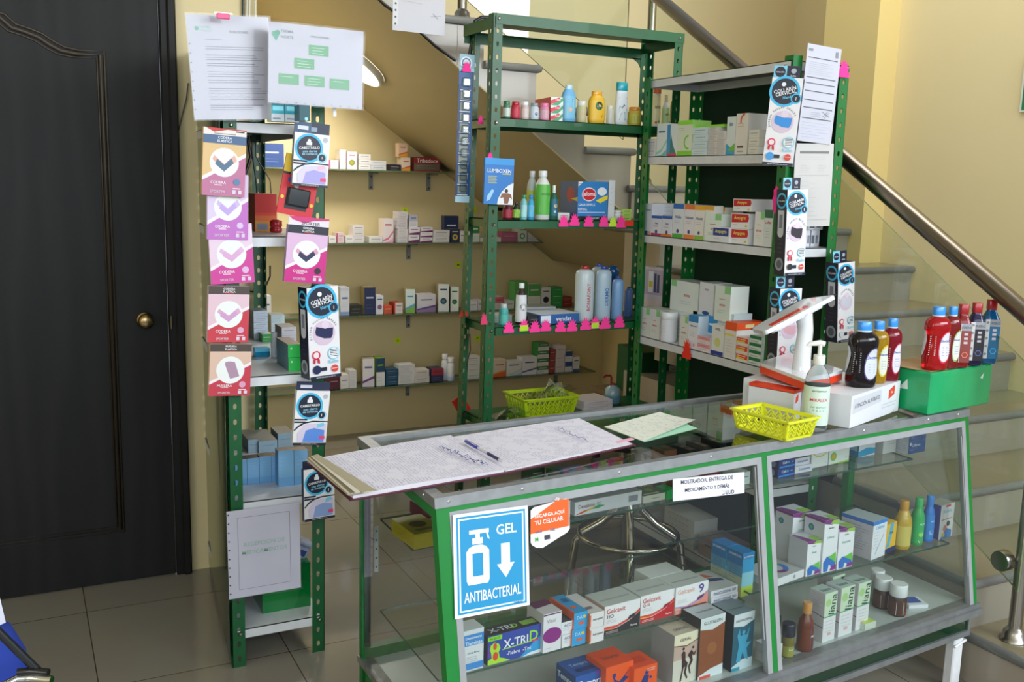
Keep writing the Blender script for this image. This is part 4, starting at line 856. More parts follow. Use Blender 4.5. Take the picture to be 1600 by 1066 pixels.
AB = [('rect', .03, .42, .94, .5, '#1d3f8f'), ('text', .5, .68, .8, 'Ampigrin', '#f3e26a', .3), ('lines', .1, .22, .4, 1, .1, '#8a8a92', .001, 2)]
gc = ('e', '#8fce86', '#d0524a')
ss = [('lines', .1, .85, .8, 6, .12, '#a9b0bb', .001, 3)]
wrow(WSZ[1], [(1008.5, 1023.5, 217, W_, ('i', 0, 0, None, '#7a7f95'), 'tiny white box', dict(n=2)), (1025, 1040.5, 193, '#dfe8ea', ('d', '#8fd0cc', '#5fb8b8', None, '#3a86a8'), 'tall white and teal box'), (1041, 1057, 194, '#dfe6ea', [('poly', [(0, 0), (.35, 0), (.3, 1), (0, 1)], '#2f8fc9'), ('poly', [(.3, 0), (.95, .05), (.6, .35), (.35, .75)], '#1b7f86'), ('rect', .1, 0, .85, .08, '#c43a5a')], 'tall blue and teal box'),
 (1057, 1080, 188, '#dbe4d0', [('rect', 0, .88, 1, .12, '#8fdf3a'), ('rect', 0, 0, 1, .14, '#7fcf35'), ('arc', .75, .38, .22, .30, 90, 280, '#7fcf45'), ('lines', .1, .78, .4, 2, .06, '#8aa08a', .001, 1)], 'tall lime and white box', dict(t='#8fdf3a', s='#a5d870')),
 (1080.5, 1104, 199, '#cfe2e8', ('i', 0, 0, None, '#4a8aa8'), 'small white and sky blue box', dict(n=4)), (1106, 1120, 198, '#d9d4d0', ('m',), 'speckled white box', dict(n=4)), (1120.5, 1133, 205, '#dcd8d4', ('m',), 'white box beside speckled ones', dict(n=3)),
 (1133.5, 1147, 182, '#dde6e6', [('poly', [(0, 0), (1, 0), (1, .1), (0, .3)], '#2f9fd0'), ('poly', [(.2, .12), (1, .08), (1, .3)], '#6fbf3f'), ('text', .5, .8, .7, 'ilin', '#3a6a9a', .1)], 'tall white box with blue and green corner', dict(s='#d6dad8')),
 (1147.5, 1166, 177, '#e6e1da', [('arc', .75, .82, .3, .42, 100, 200, '#e0622a'), ('lines', .15, .75, .6, 2, .06, '#c0563a', .001, 1), ('rect', .2, .16, .5, .05, '#5a3a30'), ('rect', .2, .06, .5, .03, '#9a9a9a')], 'tall white and orange box', dict(s='#dedbd6', t='#e0622a')),
 (1168, 1184, 203, '#e3e2da', ('i', 0, 0, None, '#8a8a80'), 'small cream box', dict(n=3)), (1185, 1198, 202, '#e3e2da', ('i', 0, 0, None, '#8a8a80'), 'small ivory box', dict(n=3, dx=.03)),
 (1174, 1190, 178, '#3a201c', ('f', '#3a201c', '#6a4a40', None, '#8a6a60'), 'dark brown box at the back', dict(dx=.14)), (1191, 1202, 181, '#241c1e', ('f', '#241c1e', '#5a4a50', None, '#7a6a70'), 'blackish box at the back', dict(dx=.14))], 'second white rack shelf')
B, w, h = spot(1081, 1131, 192, None, WSZ[1]+.105, None, 2.425, YW); carton(B, w, .012, .12, YW, '#8fdf3a', (), label='flat lime packet lying across the small boxes on the second white rack shelf', group=G5)
def col(b, t, s_): return [('rect', 0, .86, 1, .14, t), ('rect', 0, 0, 1, .12, b), ('text', .5, .62, .8, s_, '#2b4a9a', .09), ('lines', .15, .5, .6, 2, .05, '#9aa0ac', .001, 1), ('disc', .5, .2, .12, '#3a3f8a', 10)]
wrow(WSZ[2], [(1006, 1017, 318, '#dfe2ea', [('rect', 0, 0, .5, .12, '#2b5a9a'), ('rect', .5, 0, .4, .12, '#e0a090'), ('text', .5, .8, .8, 'Nasalub', '#2b4a9a', .06)], 'tall white box with blue foot, far end'), (1017, 1034, 317, '#e2e4ea', ('m',), 'back row white box', dict(dx=.06)), (1035, 1051, 318, '#dfe6f0', ('m',), 'back row pale blue box', dict(dx=.06)),
 (1017, 1033, 337, '#e6e8f0', col('#b03a6a', '#2b62b4', 'Nasal'), 'short box with magenta foot and blue top'), (1033.5, 1049, 337.5, '#e6e8f0', col('#e0762a', '#2b62b4', 'Nasal'), 'short box with orange foot and blue top'), (1050, 1066.5, 319, '#e6ebee', col('#4fae3f', '#2b6fc0', 'Walix'), 'tall box with green foot and blue top'),
 (1067.5, 1083.5, 320, '#ece8ea', col('#ef8a3a', '#f0782a', 'Valoxin'), 'tall box with orange foot and top'), (1084, 1098.5, 321, '#ece9e2', col('#8fbf4f', '#efb02a', 'Aloxin'), 'tall box with green foot and yellow top'), (1099, 1113, 322, '#ece9e2', ('j', '#e9a928', '#dfe6d8', None, '#8a8f95'), 'tall white box with amber top', dict(d=.045)), (1114.5, 1130, 324, '#e9e6dc', ('j', '#e9a928', '#dfd6b8', None, '#8a8f95'), 'back row box with amber top', dict(dx=.05)),
 (1100.5, 1125, 334, '#e2ece4', gc, 'short white box with green corner', dict(dx=-.008)), (1112.5, 1138, 354.5, '#e4e6ea', AB, 'low white box with a blue name label', dict(dx=-.012, d=.06)),
 (1140, 1168, 333.5, '#ecebec', AM, 'white box with a red name label', dict(n=2, d=.16, s='#dcdfe0')), (1177, 1191.5, 331, '#e6e6e4', gc, 'tall white box with pale green corner'), (1192, 1204.5, 328, '#dde3e2', [('rect', 0, .78, 1, .22, '#2f6a4f'), ('text', .5, .66, .8, 'Loflar', '#c0392f', .09), ('lines', .2, .5, .6, 4, .08, '#9aa0a0', .001, 2)], 'tall white box with dark green top')], 'third white rack shelf')
B, w, h = spot(1145, 1174, 311, None, WSZ[2]+.1215, None, 2.42, YW); carton(B, w, h, .16, YW, '#ecebec', AM, label='topmost white box with a red name label, third white rack shelf', group=G5)
wrow(WSZ[3], [(999, 1013.5, 481, '#e1e6e0', gc, 'white box with green corner, far end'), (1014, 1029.5, 484, '#e1e6e0', gc, 'white box with green corner, second from far end'), (1061, 1073, 494, '#dfe3da', gc, 'white box with green corner behind the white tub'),
 (1074, 1089, 493, '#e6e9ef', [('rect', 0, .8, 1, .2, '#1f86c9'), ('text', .5, .68, .85, 'Algimaron', '#1f3f7a', .07), ('lines', .15, .5, .6, 3, .06, '#9aa0ac', .001, 1), ('disc', .65, .12, .1, '#e09aa8', 10)], 'tall white box with bright blue top', dict(t='#1f9fd6', s='#cddbe6')),
 (1103.5, 1118.5, 494, '#cfdfea', ('g', '#2f8fd0', '#9ab8cf', None, '#dcecf8'), 'box with bright blue top, back row', dict(dx=.05)), (1089, 1108, 526, '#eadfe2', ('g', '#e9a0a6', '#b9a9af', None, '#c4505a'), 'low white and pink box', dict(n=2)),
 (1110.5, 1129, 507.5, '#e8e8e2', [('rect', 0, 0, 1, .13, '#1f3f9a'), ('disc', .5, .42, .25, '#d8dc8a'), ('text', .5, .85, .75, 'ENALAPRIL' if 0 else 'ENEL', '#2b3a7a', .08)], 'white box with yellow disc and blue foot'),
 (1130.5, 1148, 503.5, '#e6e2dc', [('rect', 0, .78, 1, .22, '#ee5a1f'), ('rect', 0, .62, .8, .05, '#efd83a'), ('lines', .15, .5, .6, 5, .08, '#a9a9b0', .001, 2)], 'tall white box with orange top', dict(d=.14, s='#dfe0df', t='#ee5a1f', ra=[('rect', 0, .8, 1, .2, '#ee5a1f'), ('rect', .3, .85, .3, .1, '#efd8a0')])),
 (1149, 1167, 527, '#eee2da', [('rect', .02, .3, .96, .6, '#e8421c'), ('rect', .05, .32, .7, .2, '#efd83a'), ('rect', .1, .65, .7, .1, '#f4e4c8')], 'small orange and white box', dict(n=3, d=.1)), (1169, 1187, 525, '#dfe9e2', [('rect', .0, .55, 1, .45, '#1f7a4a'), ('rect', .1, .15, .6, .15, '#a9b9b0')], 'small white and dark green box', dict(n=4, d=.1))], 'fourth white rack shelf')
# upper layer of that shelf
wrow(WSZ[3], [(1046, 1089, 440, '#e3ebe5', [('rect', .02, .8, .2, .2, '#8fce86')]+[('text', .6, .55, .5, 'amsa', '#d0524a', .08), ('lines', .35, .35, .45, 2, .08, '#9aa5a0', .001, 1)], 'large white box stacked at the back', dict(z=.128, dx=.06, d=.1)), (1091, 1113, 442, '#e0e3e6', [('text', .5, .8, .7, 'Vaccin L-S' if 0 else 'VILIX', '#3a3f6a', .06), ('disc', .5, .12, .25, '#1f4f8f', 12, .06)], 'white box with a small blue oval stacked at the back', dict(z=.128, dx=.05)),
 (1115, 1139, 446.5, '#dfe9e0', gc, 'white box with green corner stacked at the back', dict(z=.128, dx=.04)), (1046, 1078, 487, '#dce4e2', ('m',), 'lower back row pale box', dict(dx=.06, d=.1)), (1080, 1104, 488, '#dce4e2', ('m',), 'lower back row white box', dict(dx=.06, d=.1)), (1119.5, 1143, 489, '#cfe0e4', ('m',), 'lower back row bluish box', dict(dx=.05))], 'fourth white rack shelf')
B, w, h = rspot(1031, 1057, 489, None, WSZ[3], None, 2.41)
bottle(B, w, h, [(.96, 0), (1, .03), (1, .74), (.97, .76)], '#dcdde2', '#e6ecee', capr=1.04, lab='#e2e4ea', labz=(.05, .7), yaw=-PI/2, name='tub', cat='tub', label='round white plastic tub with ribbed lid and red slash on the white rack', front=[('line', .02, .85, .45, .35, .003, '#c4303a'), ('lines', .55, .85, .35, 6, .12, '#6a7fb0', .001, 3)])
for i, (a, b, c_, n) in enumerate([(1262, 1290, 357, 2)]):
    for j in range(3):
        p = at(1262+13*j if j < 2 else 1275, WSZ[2], 2.70); carton(p+Vector((0, .01 if j < 2 else .012, .0006+(0 if j < 2 else .062))), .045 if j < 2 else .075, .06 if j < 2 else .03, .1, 0, '#dfe0e6', [('rect', .15, .2, .3, .5, '#6a6f7a'), ('rect', .6, .2, .25, .5, '#8a8f9a')], label='white box with printed code squares at the rack end below the papers, %s' % ('left', 'right', 'upper')[j], group=G5)
startag(1073, 545, 13, 19, 2.396, '#f0341c', 'red star price tag on the fourth white rack shelf edge', yaw=YW)
p = onx(1212, 312, 2.395); g = MB(); n = 18
g.prism([(.5*(.042 if i % 2 else .030)*math.cos(2*PI*i/n)*.6, 0, .5*(.105 if i % 2 else .09)*math.sin(2*PI*i/n)) for i in range(n)][::-1], (0, .0012, 0), mat(PK, 'matte')); thing(g.build('price_tag', None, p, -PI/2+.5), 'spiky pink tag on the near post beside the black brace collar box', 'price tag')
startag(1319, 107, 17, 20, 2.640, PK, 'pink star tag holding the long paper form at the rack corner')
# boxes low on the rack seen through the counter
wrow(WSZ[5], [(982, 1012, 795, '#c9c9c4', ('i', 0, 0, None, '#6a6f7a'), 'flat grey white box', dict(n=4, d=.1, pb=None)), (1036, 1082, 803, '#cfd0cc', ('i', 0, 0, None, '#8a5f6a'), 'flat white box seen through glass', dict(n=5, d=.12))], 'bottom white rack shelf', x=2.42)
one(1090, 1150, 850, WSZ[5], None, .12, YW, '#b59a94', art('i'), 'flat pinkish box low on the rack seen through the counter glass', x=2.42)
one(1100, 1135, 862, WSZ[5], None, .05, YW, '#b8b0a6', art('i'), 'small cream box low on the rack in front of the pinkish one', x=2.405) if 0 else None
# ------------------------------------------------------------------ left rack goods
G6 = 'boxes on the narrow left rack'
def lrow(pl, pr, pt, pb, z, d, base, a, desc, n=1, yaw=0, **k):
    B, w, h = spot(pl, pr, pt, pb, z, None, None, yaw)
    for j in range(n):
        lab = desc if n == 1 else desc % (('bottom', 'top')[j] if n == 2 else (('bottom', 'middle', 'top')[j] if n == 3 else ORD[j]+' up'))
        carton(B+Vector((0, 0, .0005+h/n*j)), w, h/n-.0008, d, yaw, base, art(*a, sd=j) if isinstance(a, tuple) and a else a, label=lab, group=G6, **k)
z = LSZ[1]; BL = '#7fb4dd'
for i, (a, b, t, q) in enumerate([(368, 386.5, 718, 759), (387, 405.5, 716, 757), (406, 424.5, 713, 755), (425, 434, 712, 753), (435.5, 459.5, 704, 760), (460, 481, 703.5, 757)]):
    lrow(a, b, t, q, z, .045, BL, [('rect', 0, 0, 1, .25, '#6fa9da'), ('lines', .1, .8, .7, 3, .1, '#9cc6e6', .001, i)], 'light blue box with brown top, %s from left in its row on the narrow rack' % ORD[i], topc='#7d6a5c', side='#5f8fbd')
for i, (a, b, t, q, d) in enumerate([(388, 403.5, 687, 706, .16), (404.5, 433.5, 689, 705, .18), (434.5, 459, 677, 698, .12)]):
    lrow(a, b, t, q+2, z, d, '#8fa9b8', ('i', 0, 0, None, '#7a93a5'), 'grey blue box behind the light blue row, %s from the left' % ORD[i], topc='#84827a', side='#6f7f88')
lrow(402, 418, 634, 671, z, .06, '#cf6a24', [('rect', .2, .45, .6, .4, '#9fb8dc'), ('rect', 0, 0, 1, .3, '#b8501c')], 'small orange and blue box far back on the narrow rack')
B, w, h = spot(388, 401, 628, 672, z); g = MB(); g.lathe([(.018, 0), (.022, .03), (.02, .08), (.008, .11), (.012, .13)], mat('#2b2d33', 'plas'), 10, sx=1, sy=.7); thing(g.build('dark_pouch', None, B+Vector((0, .03, .001))), 'dark knotted pouch far back on the narrow rack beside the orange box', 'pouch')
z = LSZ[2]
lrow(451, 471, 559, 580, z, .16, '#2fc95a', [('disc', .25, .7, .08, '#d8f5df')], 'bright green box at the front of the narrow rack, lower of two', side='#5f7f86', topc='#8a6f60')
B, w, h = spot(450.5, 470.5, 537.5, 580, z); carton(B+Vector((0, 0, .0455)), w, .043, .16, 0, '#2fc95a', [('disc', .25, .7, .08, '#d8f5df')], label='bright green box at the front of the narrow rack, upper of two', group=G6, side='#5f7f86', topc='#8a6f60')
lrow(441, 463.5, 511.5, 562, z, .1, '#d3cfd6', ('i', 0, 0, None, '#8a86a0'), 'pale grey box behind the bright green pair, %s of stack', n=4, side='#8f8a90')
lrow(399, 422, 544.5, 558, z, .04, '#2a9fd0', [('rect', 0, .6, 1, .4, '#5fc8e8')], 'shiny cyan box lying on the narrow rack shelf', sty='foil')
B, w, h = rspot(423.5, 435, 520, 559, z); bottle(B, w, h, 'pill', '#dfe2e8', '#e6e9ee', capr=.8, lab='#dfe2ea', labz=(.05, .6), front=[('rect', .5, .1, .5, .4, '#c0284a'), ('rect', .1, .6, .7, .2, '#7a7fb0')], label='white pill bottle with red label on the narrow rack', name='pill_bottle')
lrow(397, 419, 486, 531, z, .1, '#c3cfdc', ('i', 0, 0, None, '#7f93ad'), 'pale blue white box on the narrow rack, %s in left stack', n=5, side='#7f8a95')
lrow(424, 445, 492, 520, z, .08, '#c9dbe0', ('m',), 'pale cyan box in the middle of the narrow rack, %s of pair', n=2, side='#8f9a9c')
lrow(410, 424, 522, 535, z, .06, '#2a8f3f', ('i', 0, 0, None, '#d8e8d8'), 'small green and white box on the narrow rack', topc='#c9cfd3')
B, w, h = spot(395, 414, 468, 516, z); carton(B+Vector((0, .05, .165)), w, .03, .08, 0, '#d5dae2', art('i'), label='whitish box topping the left stack of the narrow rack', group=G6) if 0 else None
z = LSZ[3]
lrow(399, 433, 303, 362, z, .1, '#d8402a', [('rect', 0, .5, 1, .5, '#c9302a'), ('rect', 0, 0, 1, .3, '#dc9a3a'), ('rect', 0, .28, 1, .14, '#dd6a30'), ('rect', .08, .05, .5, .16, '#8f9ab0')], 'red and orange carton standing on the narrow rack shelf')
B, w, h = spot(424, 443, 344, 364, z); g = MB(); g.lathe([(.8*w/2, 0), (w/2, .005), (w/2, h*.35), (w*.42, h*.4), (w/2, h*.5), (w/2, h*.9), (w*.3, h)], mat('#b3202c', 'plas'), 18); thing(g.build('red_jar', None, B+Vector((0, w/2, .0005))), 'small dark red round jar beside the red and orange carton', 'jar')
lrow(399, 420, 386, 411, LSZ[2]+0, .1, '#b07a70', ('i', 0, 0, None, '#8a5048'), 'x') if 0 else None
z = LSZ[4]
for i, (a, b) in enumerate([(424.5, 444.5), (446, 467)]): lrow(a, b, 161+i, 190+i, z, .06, '#d0dce2', [('rect', 0, .42, 1, .58, '#2aa3b8'), ('rect', .1, .6, .8, .25, '#7fd8e6'), ('rect', .1, .12, .6, .08, '#8a93b0')], 'cyan and white box under the hanging papers, %s from left' % ORD[i])
lrow(468, 484.5, 164, 189, z, .06, '#17525c', [('disc', .65, .12, .16, '#9fe8f0')], 'dark teal box under the hanging papers')
z = LSZ[0]
lrow(411, 486, 884, 953, z, .22, '#0f7a38', (), 'glossy dark green bin on the bottom shelf of the narrow rack', sty='gloss')
g = MB(); g.M = Matrix.Rotation(.5, 4, 'Y'); g.box(-.03, .03, 0, .05, 0, .07, mat('#b9bfd0', 'plas'), .01); Canvas(g, (-.03, -.0005, 0), (1, 0, 0), (0, 0, 1), .06, .07).draw([('rect', .2, .2, .6, .3, '#2f4f9a'), ('rect', .1, .65, .8, .12, '#7f8fb8')])
zb = spot(411, 486, 884, 953, z)[2]; thing(g.build('packet', None, onz(473, 953, z)+Vector((0, .06, zb+.0015))), 'crumpled white and blue packet on top of the glossy green bin', 'packet')
g = MB()
for k, (x, r) in enumerate(((388, .006), (394, .003), (402, .002))):
    g.tube([onpl(x-2, 212, (0, 3.7, 0), (0, 1, 0)), onpl(x+4-k*3, 245, (0, 3.7, 0), (0, 1, 0)), onpl(x-8+k*14, 282, (0, 3.7, 0), (0, 1, 0)), onpl(x-6+k*14, 300+k*4, (0, 3.7, 0), (0, 1, 0))], r, mat('#17181a', 'plas'), 8)
thing(g.build('cable_bundle', None), 'bundle of black cables hanging behind the narrow rack', 'cables')
g = MB(); g.tube([onpl(x, y, (0, 3.93, 0), (0, 1, 0)) for x, y in [(386, 455), (402, 457), (415, 448), (422, 432), (422, 415)]], .0035, mat('#17181a', 'plas'), 8); thing(g.build('looped_cable', None), 'thick black cable looping behind the narrow rack', 'cable')
g = MB()
for x, r, c_ in ((379.5, .005, '#1a1a1a'),): g.tube([ony(x, -30, 3.938), ony(x+.5, 60, 3.938)], r, mat(c_, 'plas'), 8)
thing(g.build('wall_cable', None), 'black cable running up the wall above the hanging papers', 'cable')
for i, x in enumerate((386, 390, 399)):
    g = MB(); g.tube([ony(x, -30, 3.935), ony(x, 5, 3.935), ony(x-2+i, 60, 3.935)], .0035, mat('#d6d2c4', 'plas'), 8); thing(g.build('wall_cable', None), 'thin white cable on the wall above the papers, %s from left' % ORD[i], 'cable')
# ------------------------------------------------------------------ hanging packages
def quadbox(tl, tr, br, bl, y, d, base, front, name, label, cat='box', left=(), side=None, tab=None, tabops=(), group=None, rz=0, sty='card', top=None):
    """a carton hanging in the plane y=const (turned by rz about its middle), its corners read off the photograph"""
    cxp = (tl[0]+br[0])/2; cyp = (tl[1]+br[1])/2; c = ony(cxp, cyp, y); n = Vector((math.sin(rz), -math.cos(rz), 0))
    P = [onpl(a, b, c, n) for a, b in (bl, br, tr, tl)]
    w = ((P[1]-P[0]).length+(P[2]-P[3]).length)/2; h = ((P[3]-P[0]).length+(P[2]-P[1]).length)/2
    U = ((P[1]-P[0])+(P[2]-P[3])).normalized(); V = n.cross(-U) if False else None
    N = n; Vv = N.cross(U).normalized()          # up, square to U
    O = (P[0]+P[1]+P[2]+P[3])/4-U*w/2-Vv*h/2
    M = Matrix((U, -N, Vv)).transposed().to_4x4(); M.translation = O+U*w/2
    g = MB(); sm = mat(side or base, sty)
    g.box(-w/2, w/2, 0, d, 0, h, mat(base, sty), 0, sm if not top else mat(top), sm)
    Canvas(g, (-w/2, 0, 0), (1, 0, 0), (0, 0, 1), w, h).draw(front)
    if left: Canvas(g, (-w/2, d, 0), (0, -1, 0), (0, 0, 1), d, h).draw(left)
    o = g.build(name, None); o.matrix_world = M; thing(o, label, cat, group)
    if tab:
        t = MB(); tw, th, tx, tc = tab; t.box(-w/2+tx*w, -w/2+(tx+tw)*w, d*.45, d*.45+.0012, h, h+th, mat(tc, sty)); Canvas(t, (-w/2+tx*w, d*.45, h), (1, 0, 0), (0, 0, 1), tw*w, th).draw(tabops); t.build('hang_tab', o)
    return o
def codera(c1, c2, band, arm, pad, dot, t1='CODERA', t2='ELASTICA', header=True, tall=False, bc='#f1f1f4'):
    o = []
    if c1 != c2: o += [('rect', 0, 0, 1, 1, c1)]
    o += [('poly', [(0, 0), (1, 0), (1, .62), (0, .24)], c2), ('poly', [(0, .22), (1, .60), (1, .66), (0, .28)], '#f0e8ee')]
    o += [('disc', .5, .50, .34, '#edf0ee', 28)]
    if tall: o += [('poly', [(.36, .62), (.60, .66), (.72, .38), (.50, .33)], pad), ('disc', .48, .64, .115, pad, 14, .03)]
    else: o += [('poly', [(.22, .54), (.26, .60), (.50, .48), (.73, .62), (.80, .54), (.50, .37)], arm), ('poly', [(.33, .55), (.5, .465), (.66, .57), (.72, .50), (.5, .365), (.29, .47)], pad)]
    if header and band == '#45648c': o += [('rect', 0, .90, 1, .10, '#e9e0d8'), ('poly', [(.05, 1), (1, 1), (1, .98), (.55, .985), (.25, .94)], '#c8302c'), ('rect', .75, .955, .2, .02, '#23262b'), ('rect', .25, .915, .5, .012, '#8a8a90'), ('rect', 0, .775, 1, .125, band), ('text', .5, .865, .36, t1, bc, .036), ('text', .5, .815, .38, t2, bc, .036)]
    elif header: o += [('rect', 0, .86, 1, .14, band), ('text', .5, .958, .36, t1, bc, .036), ('text', .5, .905, .38, t2, bc, .036), ('rect', .4, .875, .2, .008, '#c8302c')]
    o += [('text', .37, .2, .36, t1, '#f4f0f4', .05), ('rect', .28, .155, .18, .012, '#f4e0ec'), ('disc', .8, .22, .08, dot), ('rect', .71, .115, .18, .014, '#f4e0ec'), ('text', .36, .065, .5, 'SPORTER', '#d9c9d8', .04), ('rect', .7, .04, .08, .06, '#d8cfe0'), ('rect', .84, .04, .08, .06, '#d8cfe0')]
    return o
G7 = 'elastic brace boxes hanging on the narrow rack'
quadbox((328, 447+.0), (389, 448), (389, 535), (322, 535), 3.035, .022, '#e3c3cf', codera('#e3c3cf', '#c93a48', '#4b4039', '#dba9c6', '#cf9fca', '#dcaac9'), 'brace_box', 'red and pink elbow brace box, fourth down on the rack front', group=G7)
quadbox((324, 270), (386.5, 274), (389, 375), (323.5, 374), 3.036, .02, '#dccbea', codera('#dccbea', '#c06fc4', '#c9b8da', '#d2bde6', '#c3a8e6', '#dcc6ee', header=False), 'brace_box', 'lilac elbow brace box, second down on the rack front', group=G7)
quadbox((325, 350), (394, 350), (397, 440), (330, 446), 3.042, .016, '#e8cfe2', codera('#e8cfe2', '#cf3f9a', '#dcb8d2', '#e2b2d8', '#dcaad4', '#e0b8e0', header=False), 'brace_box', 'pink and magenta tilted elbow brace box, third down on the rack front', group=G7)
quadbox((317.5, 198), (385, 204), (382.5, 309), (315.5, 304), 3.012, .02, '#e0bd84', codera('#e0bd84', '#bf7399', '#45648c', '#e2b0a2', '#54738c', '#5a7fa6'), 'brace_box', 'yellow and mauve elbow brace box with blue band, topmost on the rack front', group=G7)
quadbox((325.5, 537), (391, 539), (393, 617), (329, 620), 3.03, .02, '#dcbba8', codera('#dcbba8', '#c43a4a', '#4b4039', '#c9a2b4', '#b08fa6', '#dc9fc0', 'MUSLERA', 'ELASTICA', tall=True), 'brace_box', 'beige and red thigh brace box, lowest of the boxes on the left post', group=G7)
KB = '#161c33'; CYA = '#43b9e6'
def sling(shape, dotc='#e04a7a'):
    return [('rect', 0, 0, 1, 1, '#e9e7e8'), ('disc', .42, .72, .40, CYA, 30), ('disc', .42, .72, .335, KB, 30), ('disc', .42, .86, .05, '#e9eaee'), ('poly', [(.34, .78), (.50, .78), (.50, .84), (.34, .84)], '#e9eaee'), ('text', .43, .73, .58, 'CABESTRILLO', '#f4f4f6', .06, 'c', 6), ('text', .45, .665, .42, 'con cierre', '#9fd8ee', .045, 'c', 6), ('text', .45, .62, .45, 'de contacto', '#9fd8ee', .045, 'c', 6),
            ('disc', .80, .56, .14, '#8fd0ea'), ('disc', .80, .56, .10, KB), ('text', .8, .56, .07, '1', '#f0f0f0', .05), ('disc', .87, .90, .07, '#b5bcc6', 14), ('rect', .0, .455, .38, .03, KB), ('rect', 0, .41, .34, .03, KB),
            ('poly', [(.14, .06), (.12, .22), (.3, .38), (.55, .40), (.95, .40), (.95, .06)], '#d9cfe6'), ('poly', [(.28, .06), (.36, .27), (.6, .32), (.92, .28), (.92, .06)], shape), ('poly', [(0, .28), (.12, .36), (.3, .425), (.55, .455), (1, .45), (1, .43), (.55, .43), (.32, .40), (.14, .335), (.02, .26)], KB), ('poly', [(.68, .32), (.9, .36), (.88, .42), (.70, .40)], '#7fcbe8' if shape != '#a9a3e0' else '#e9b8cf'), ('rect', .78, .11, .16, .065, dotc), ('rect', 0, 0, 1, .045, KB), ('text', .5, .023, .5, 'GRUPO EUROMEDI S.A. DE C.V.', '#dfe2ea', .018)]
quadbox((461, 208), (517, 210), (510, 296), (456, 287), 2.985, .022, '#e9e7e8', sling('#a9a3e0'), 'sling_box', 'white arm sling box with blue ring, highest on the right rack post', group=None, side='#8a8fa0', tab=(1, .033, 0, '#1e2a44'), tabops=[('rect', .15, .2, .5, .4, '#8fa3b8'), ('rect', .0, 0, .48, 1, '#41587a'), ('rect', .1, .3, .3, .35, '#dfe6ee')])
quadbox((460.5, 611), (513, 611), (511.5, 696), (460, 695), 3.02, .022, '#e9e7e8', sling('#5f8fe0'), 'sling_box', 'white arm sling box with blue ring below the tall neck brace box', tab=(1, .028, 0, '#232a48'), tabops=[('rect', .12, .25, .35, .35, '#c9cfdc')])
quadbox((474, 736), (523, 727), (522, 809), (476, 815), 3.0, .02, '#e9e7e8', sling('#8fa9dc'), 'sling_box', 'white arm sling box with blue ring, lowest and next to the notebook corner', side=KB, left=[('rect', 0, 0, 1, 1, KB)], rz=.08, tab=(1, .026, 0, KB))
MG = codera('#dcb6d8', '#cc1f86', '#1c2030', '#dc9fbe', '#262b52', '#26222c')
quadbox((449, 349), (512, 357), (508.5, 443), (445.5, 441), 3.0, .022, '#e2bcdc', MG, 'brace_box', 'magenta elbow brace box with black band on the right rack post', side='#b39ab8', tab=(1, .026, .02, '#e2dde2'), tabops=[('poly', [(0, 1), (.1, .6), (.4, .25), (.6, .6), (1, .8), (1, 1)], '#cf2f7a'), ('text', .55, .25, .7, 'SPORTER', '#4a4450', .4)])
rb = [('rect', .0, .66, 1, .045, '#1c1c22'), ('rect', 0, .7, 1, .3, '#e6c22a'), ('poly', [(.5, 1), (.8, 1), (.85, .8)], '#8a3a1a'), ('disc', .22, .58, .07, '#2b4a9a'), ('disc', .42, .50, .07, '#cfcfd2'), ('rect', .18, .10, .62, .36, '#17191c'), ('rect', .22, .13, .5, .30, '#22282b'), ('disc', .08, .28, .05, '#f0c83a'), ('disc', .92, .22, .05, '#f0c83a')]
o = quadbox((448, 238), (502, 251), (488, 343), (432, 332), 3.02, .006, '#d01f2a', rb, 'blister_pack', 'red and yellow blister pack with a black square pad, partly behind the sling box', 'pack')
g = MB(); w_, h_ = .11, .19; g.box(-.032, .036, -.014, -.0005, .03, .085, mat('#1c2124', 'gloss'), .004); g.build('black_pad', o)
def collar(pad, dot):
    return [('rect', 0, 0, 1, 1, '#e9e7ea'), ('disc', .45, .845, .50, CYA, 32), ('disc', .45, .845, .42, KB, 32), ('disc', .40, .925, .07, '#eceef2'), ('text', .45, .868, .72, 'COLLARÍN', '#f4f4f6', .05, 'c', 14), ('text', .50, .828, .68, 'CERVICAL', '#f4f4f6', .045, 'c', 14), ('text', .58, .785, .34, 'blando', '#5fc8ea', .035, 'c', 12), ('disc', .84, .77, .17, CYA), ('disc', .84, .77, .13, KB), ('text', .84, .77, .08, '1', '#f0f0f0', .035),
            ('disc', .50, .50, .36, '#d9c3d6', 26), ('poly', [(.22, .52), (.26, .575), (.5, .55), (.8, .55), (.78, .47), (.72, .435), (.5, .44), (.24, .48)], pad), ('disc', .55, .59, .12, '#e2d3e2', 14)]+[('text', .5+.44*math.cos(math.radians(a)), .5+.165*math.sin(math.radians(a)), .055, ch, '#23283a', .02, 'c', a-90) for a, ch in zip(range(200, 20, -9), 'DISEÑO TALLAS REALES')]+[
            ('disc', .22, .265, .13, '#d8284a'), ('disc', .22, .265, .09, '#f0dfe4'), ('poly', [(.12, .22), (.2, .235), (.18, .17), (.12, .18)], '#c41f40'), ('poly', [(.24, .235), (.32, .22), (.33, .17), (.26, .18)], '#c41f40'), ('disc', .78, .27, .19, '#8fd6ea'), ('disc', .78, .27, .16, '#f0f0f2')]+[('rect', .66, .235+.018*i, .24, .007, '#1c2236') for i in range(5)]+[
            ('text', .76, .18, .36, 'Kohn', '#6fc3e0', .04), ('rect', .12, .085, .42, .04, KB), ('disc', .22, .105, .13, dot), ('disc', .8, .1, .11, '#d8453a'), ('rect', .7, .1, .2, .006, '#f0e0e0'), ('rect', 0, 0, 1, .035, KB), ('text', .5, .017, .7, 'GRUPO EUROMEDI S.A. DE C.V.', '#dfe2ea', .012)]
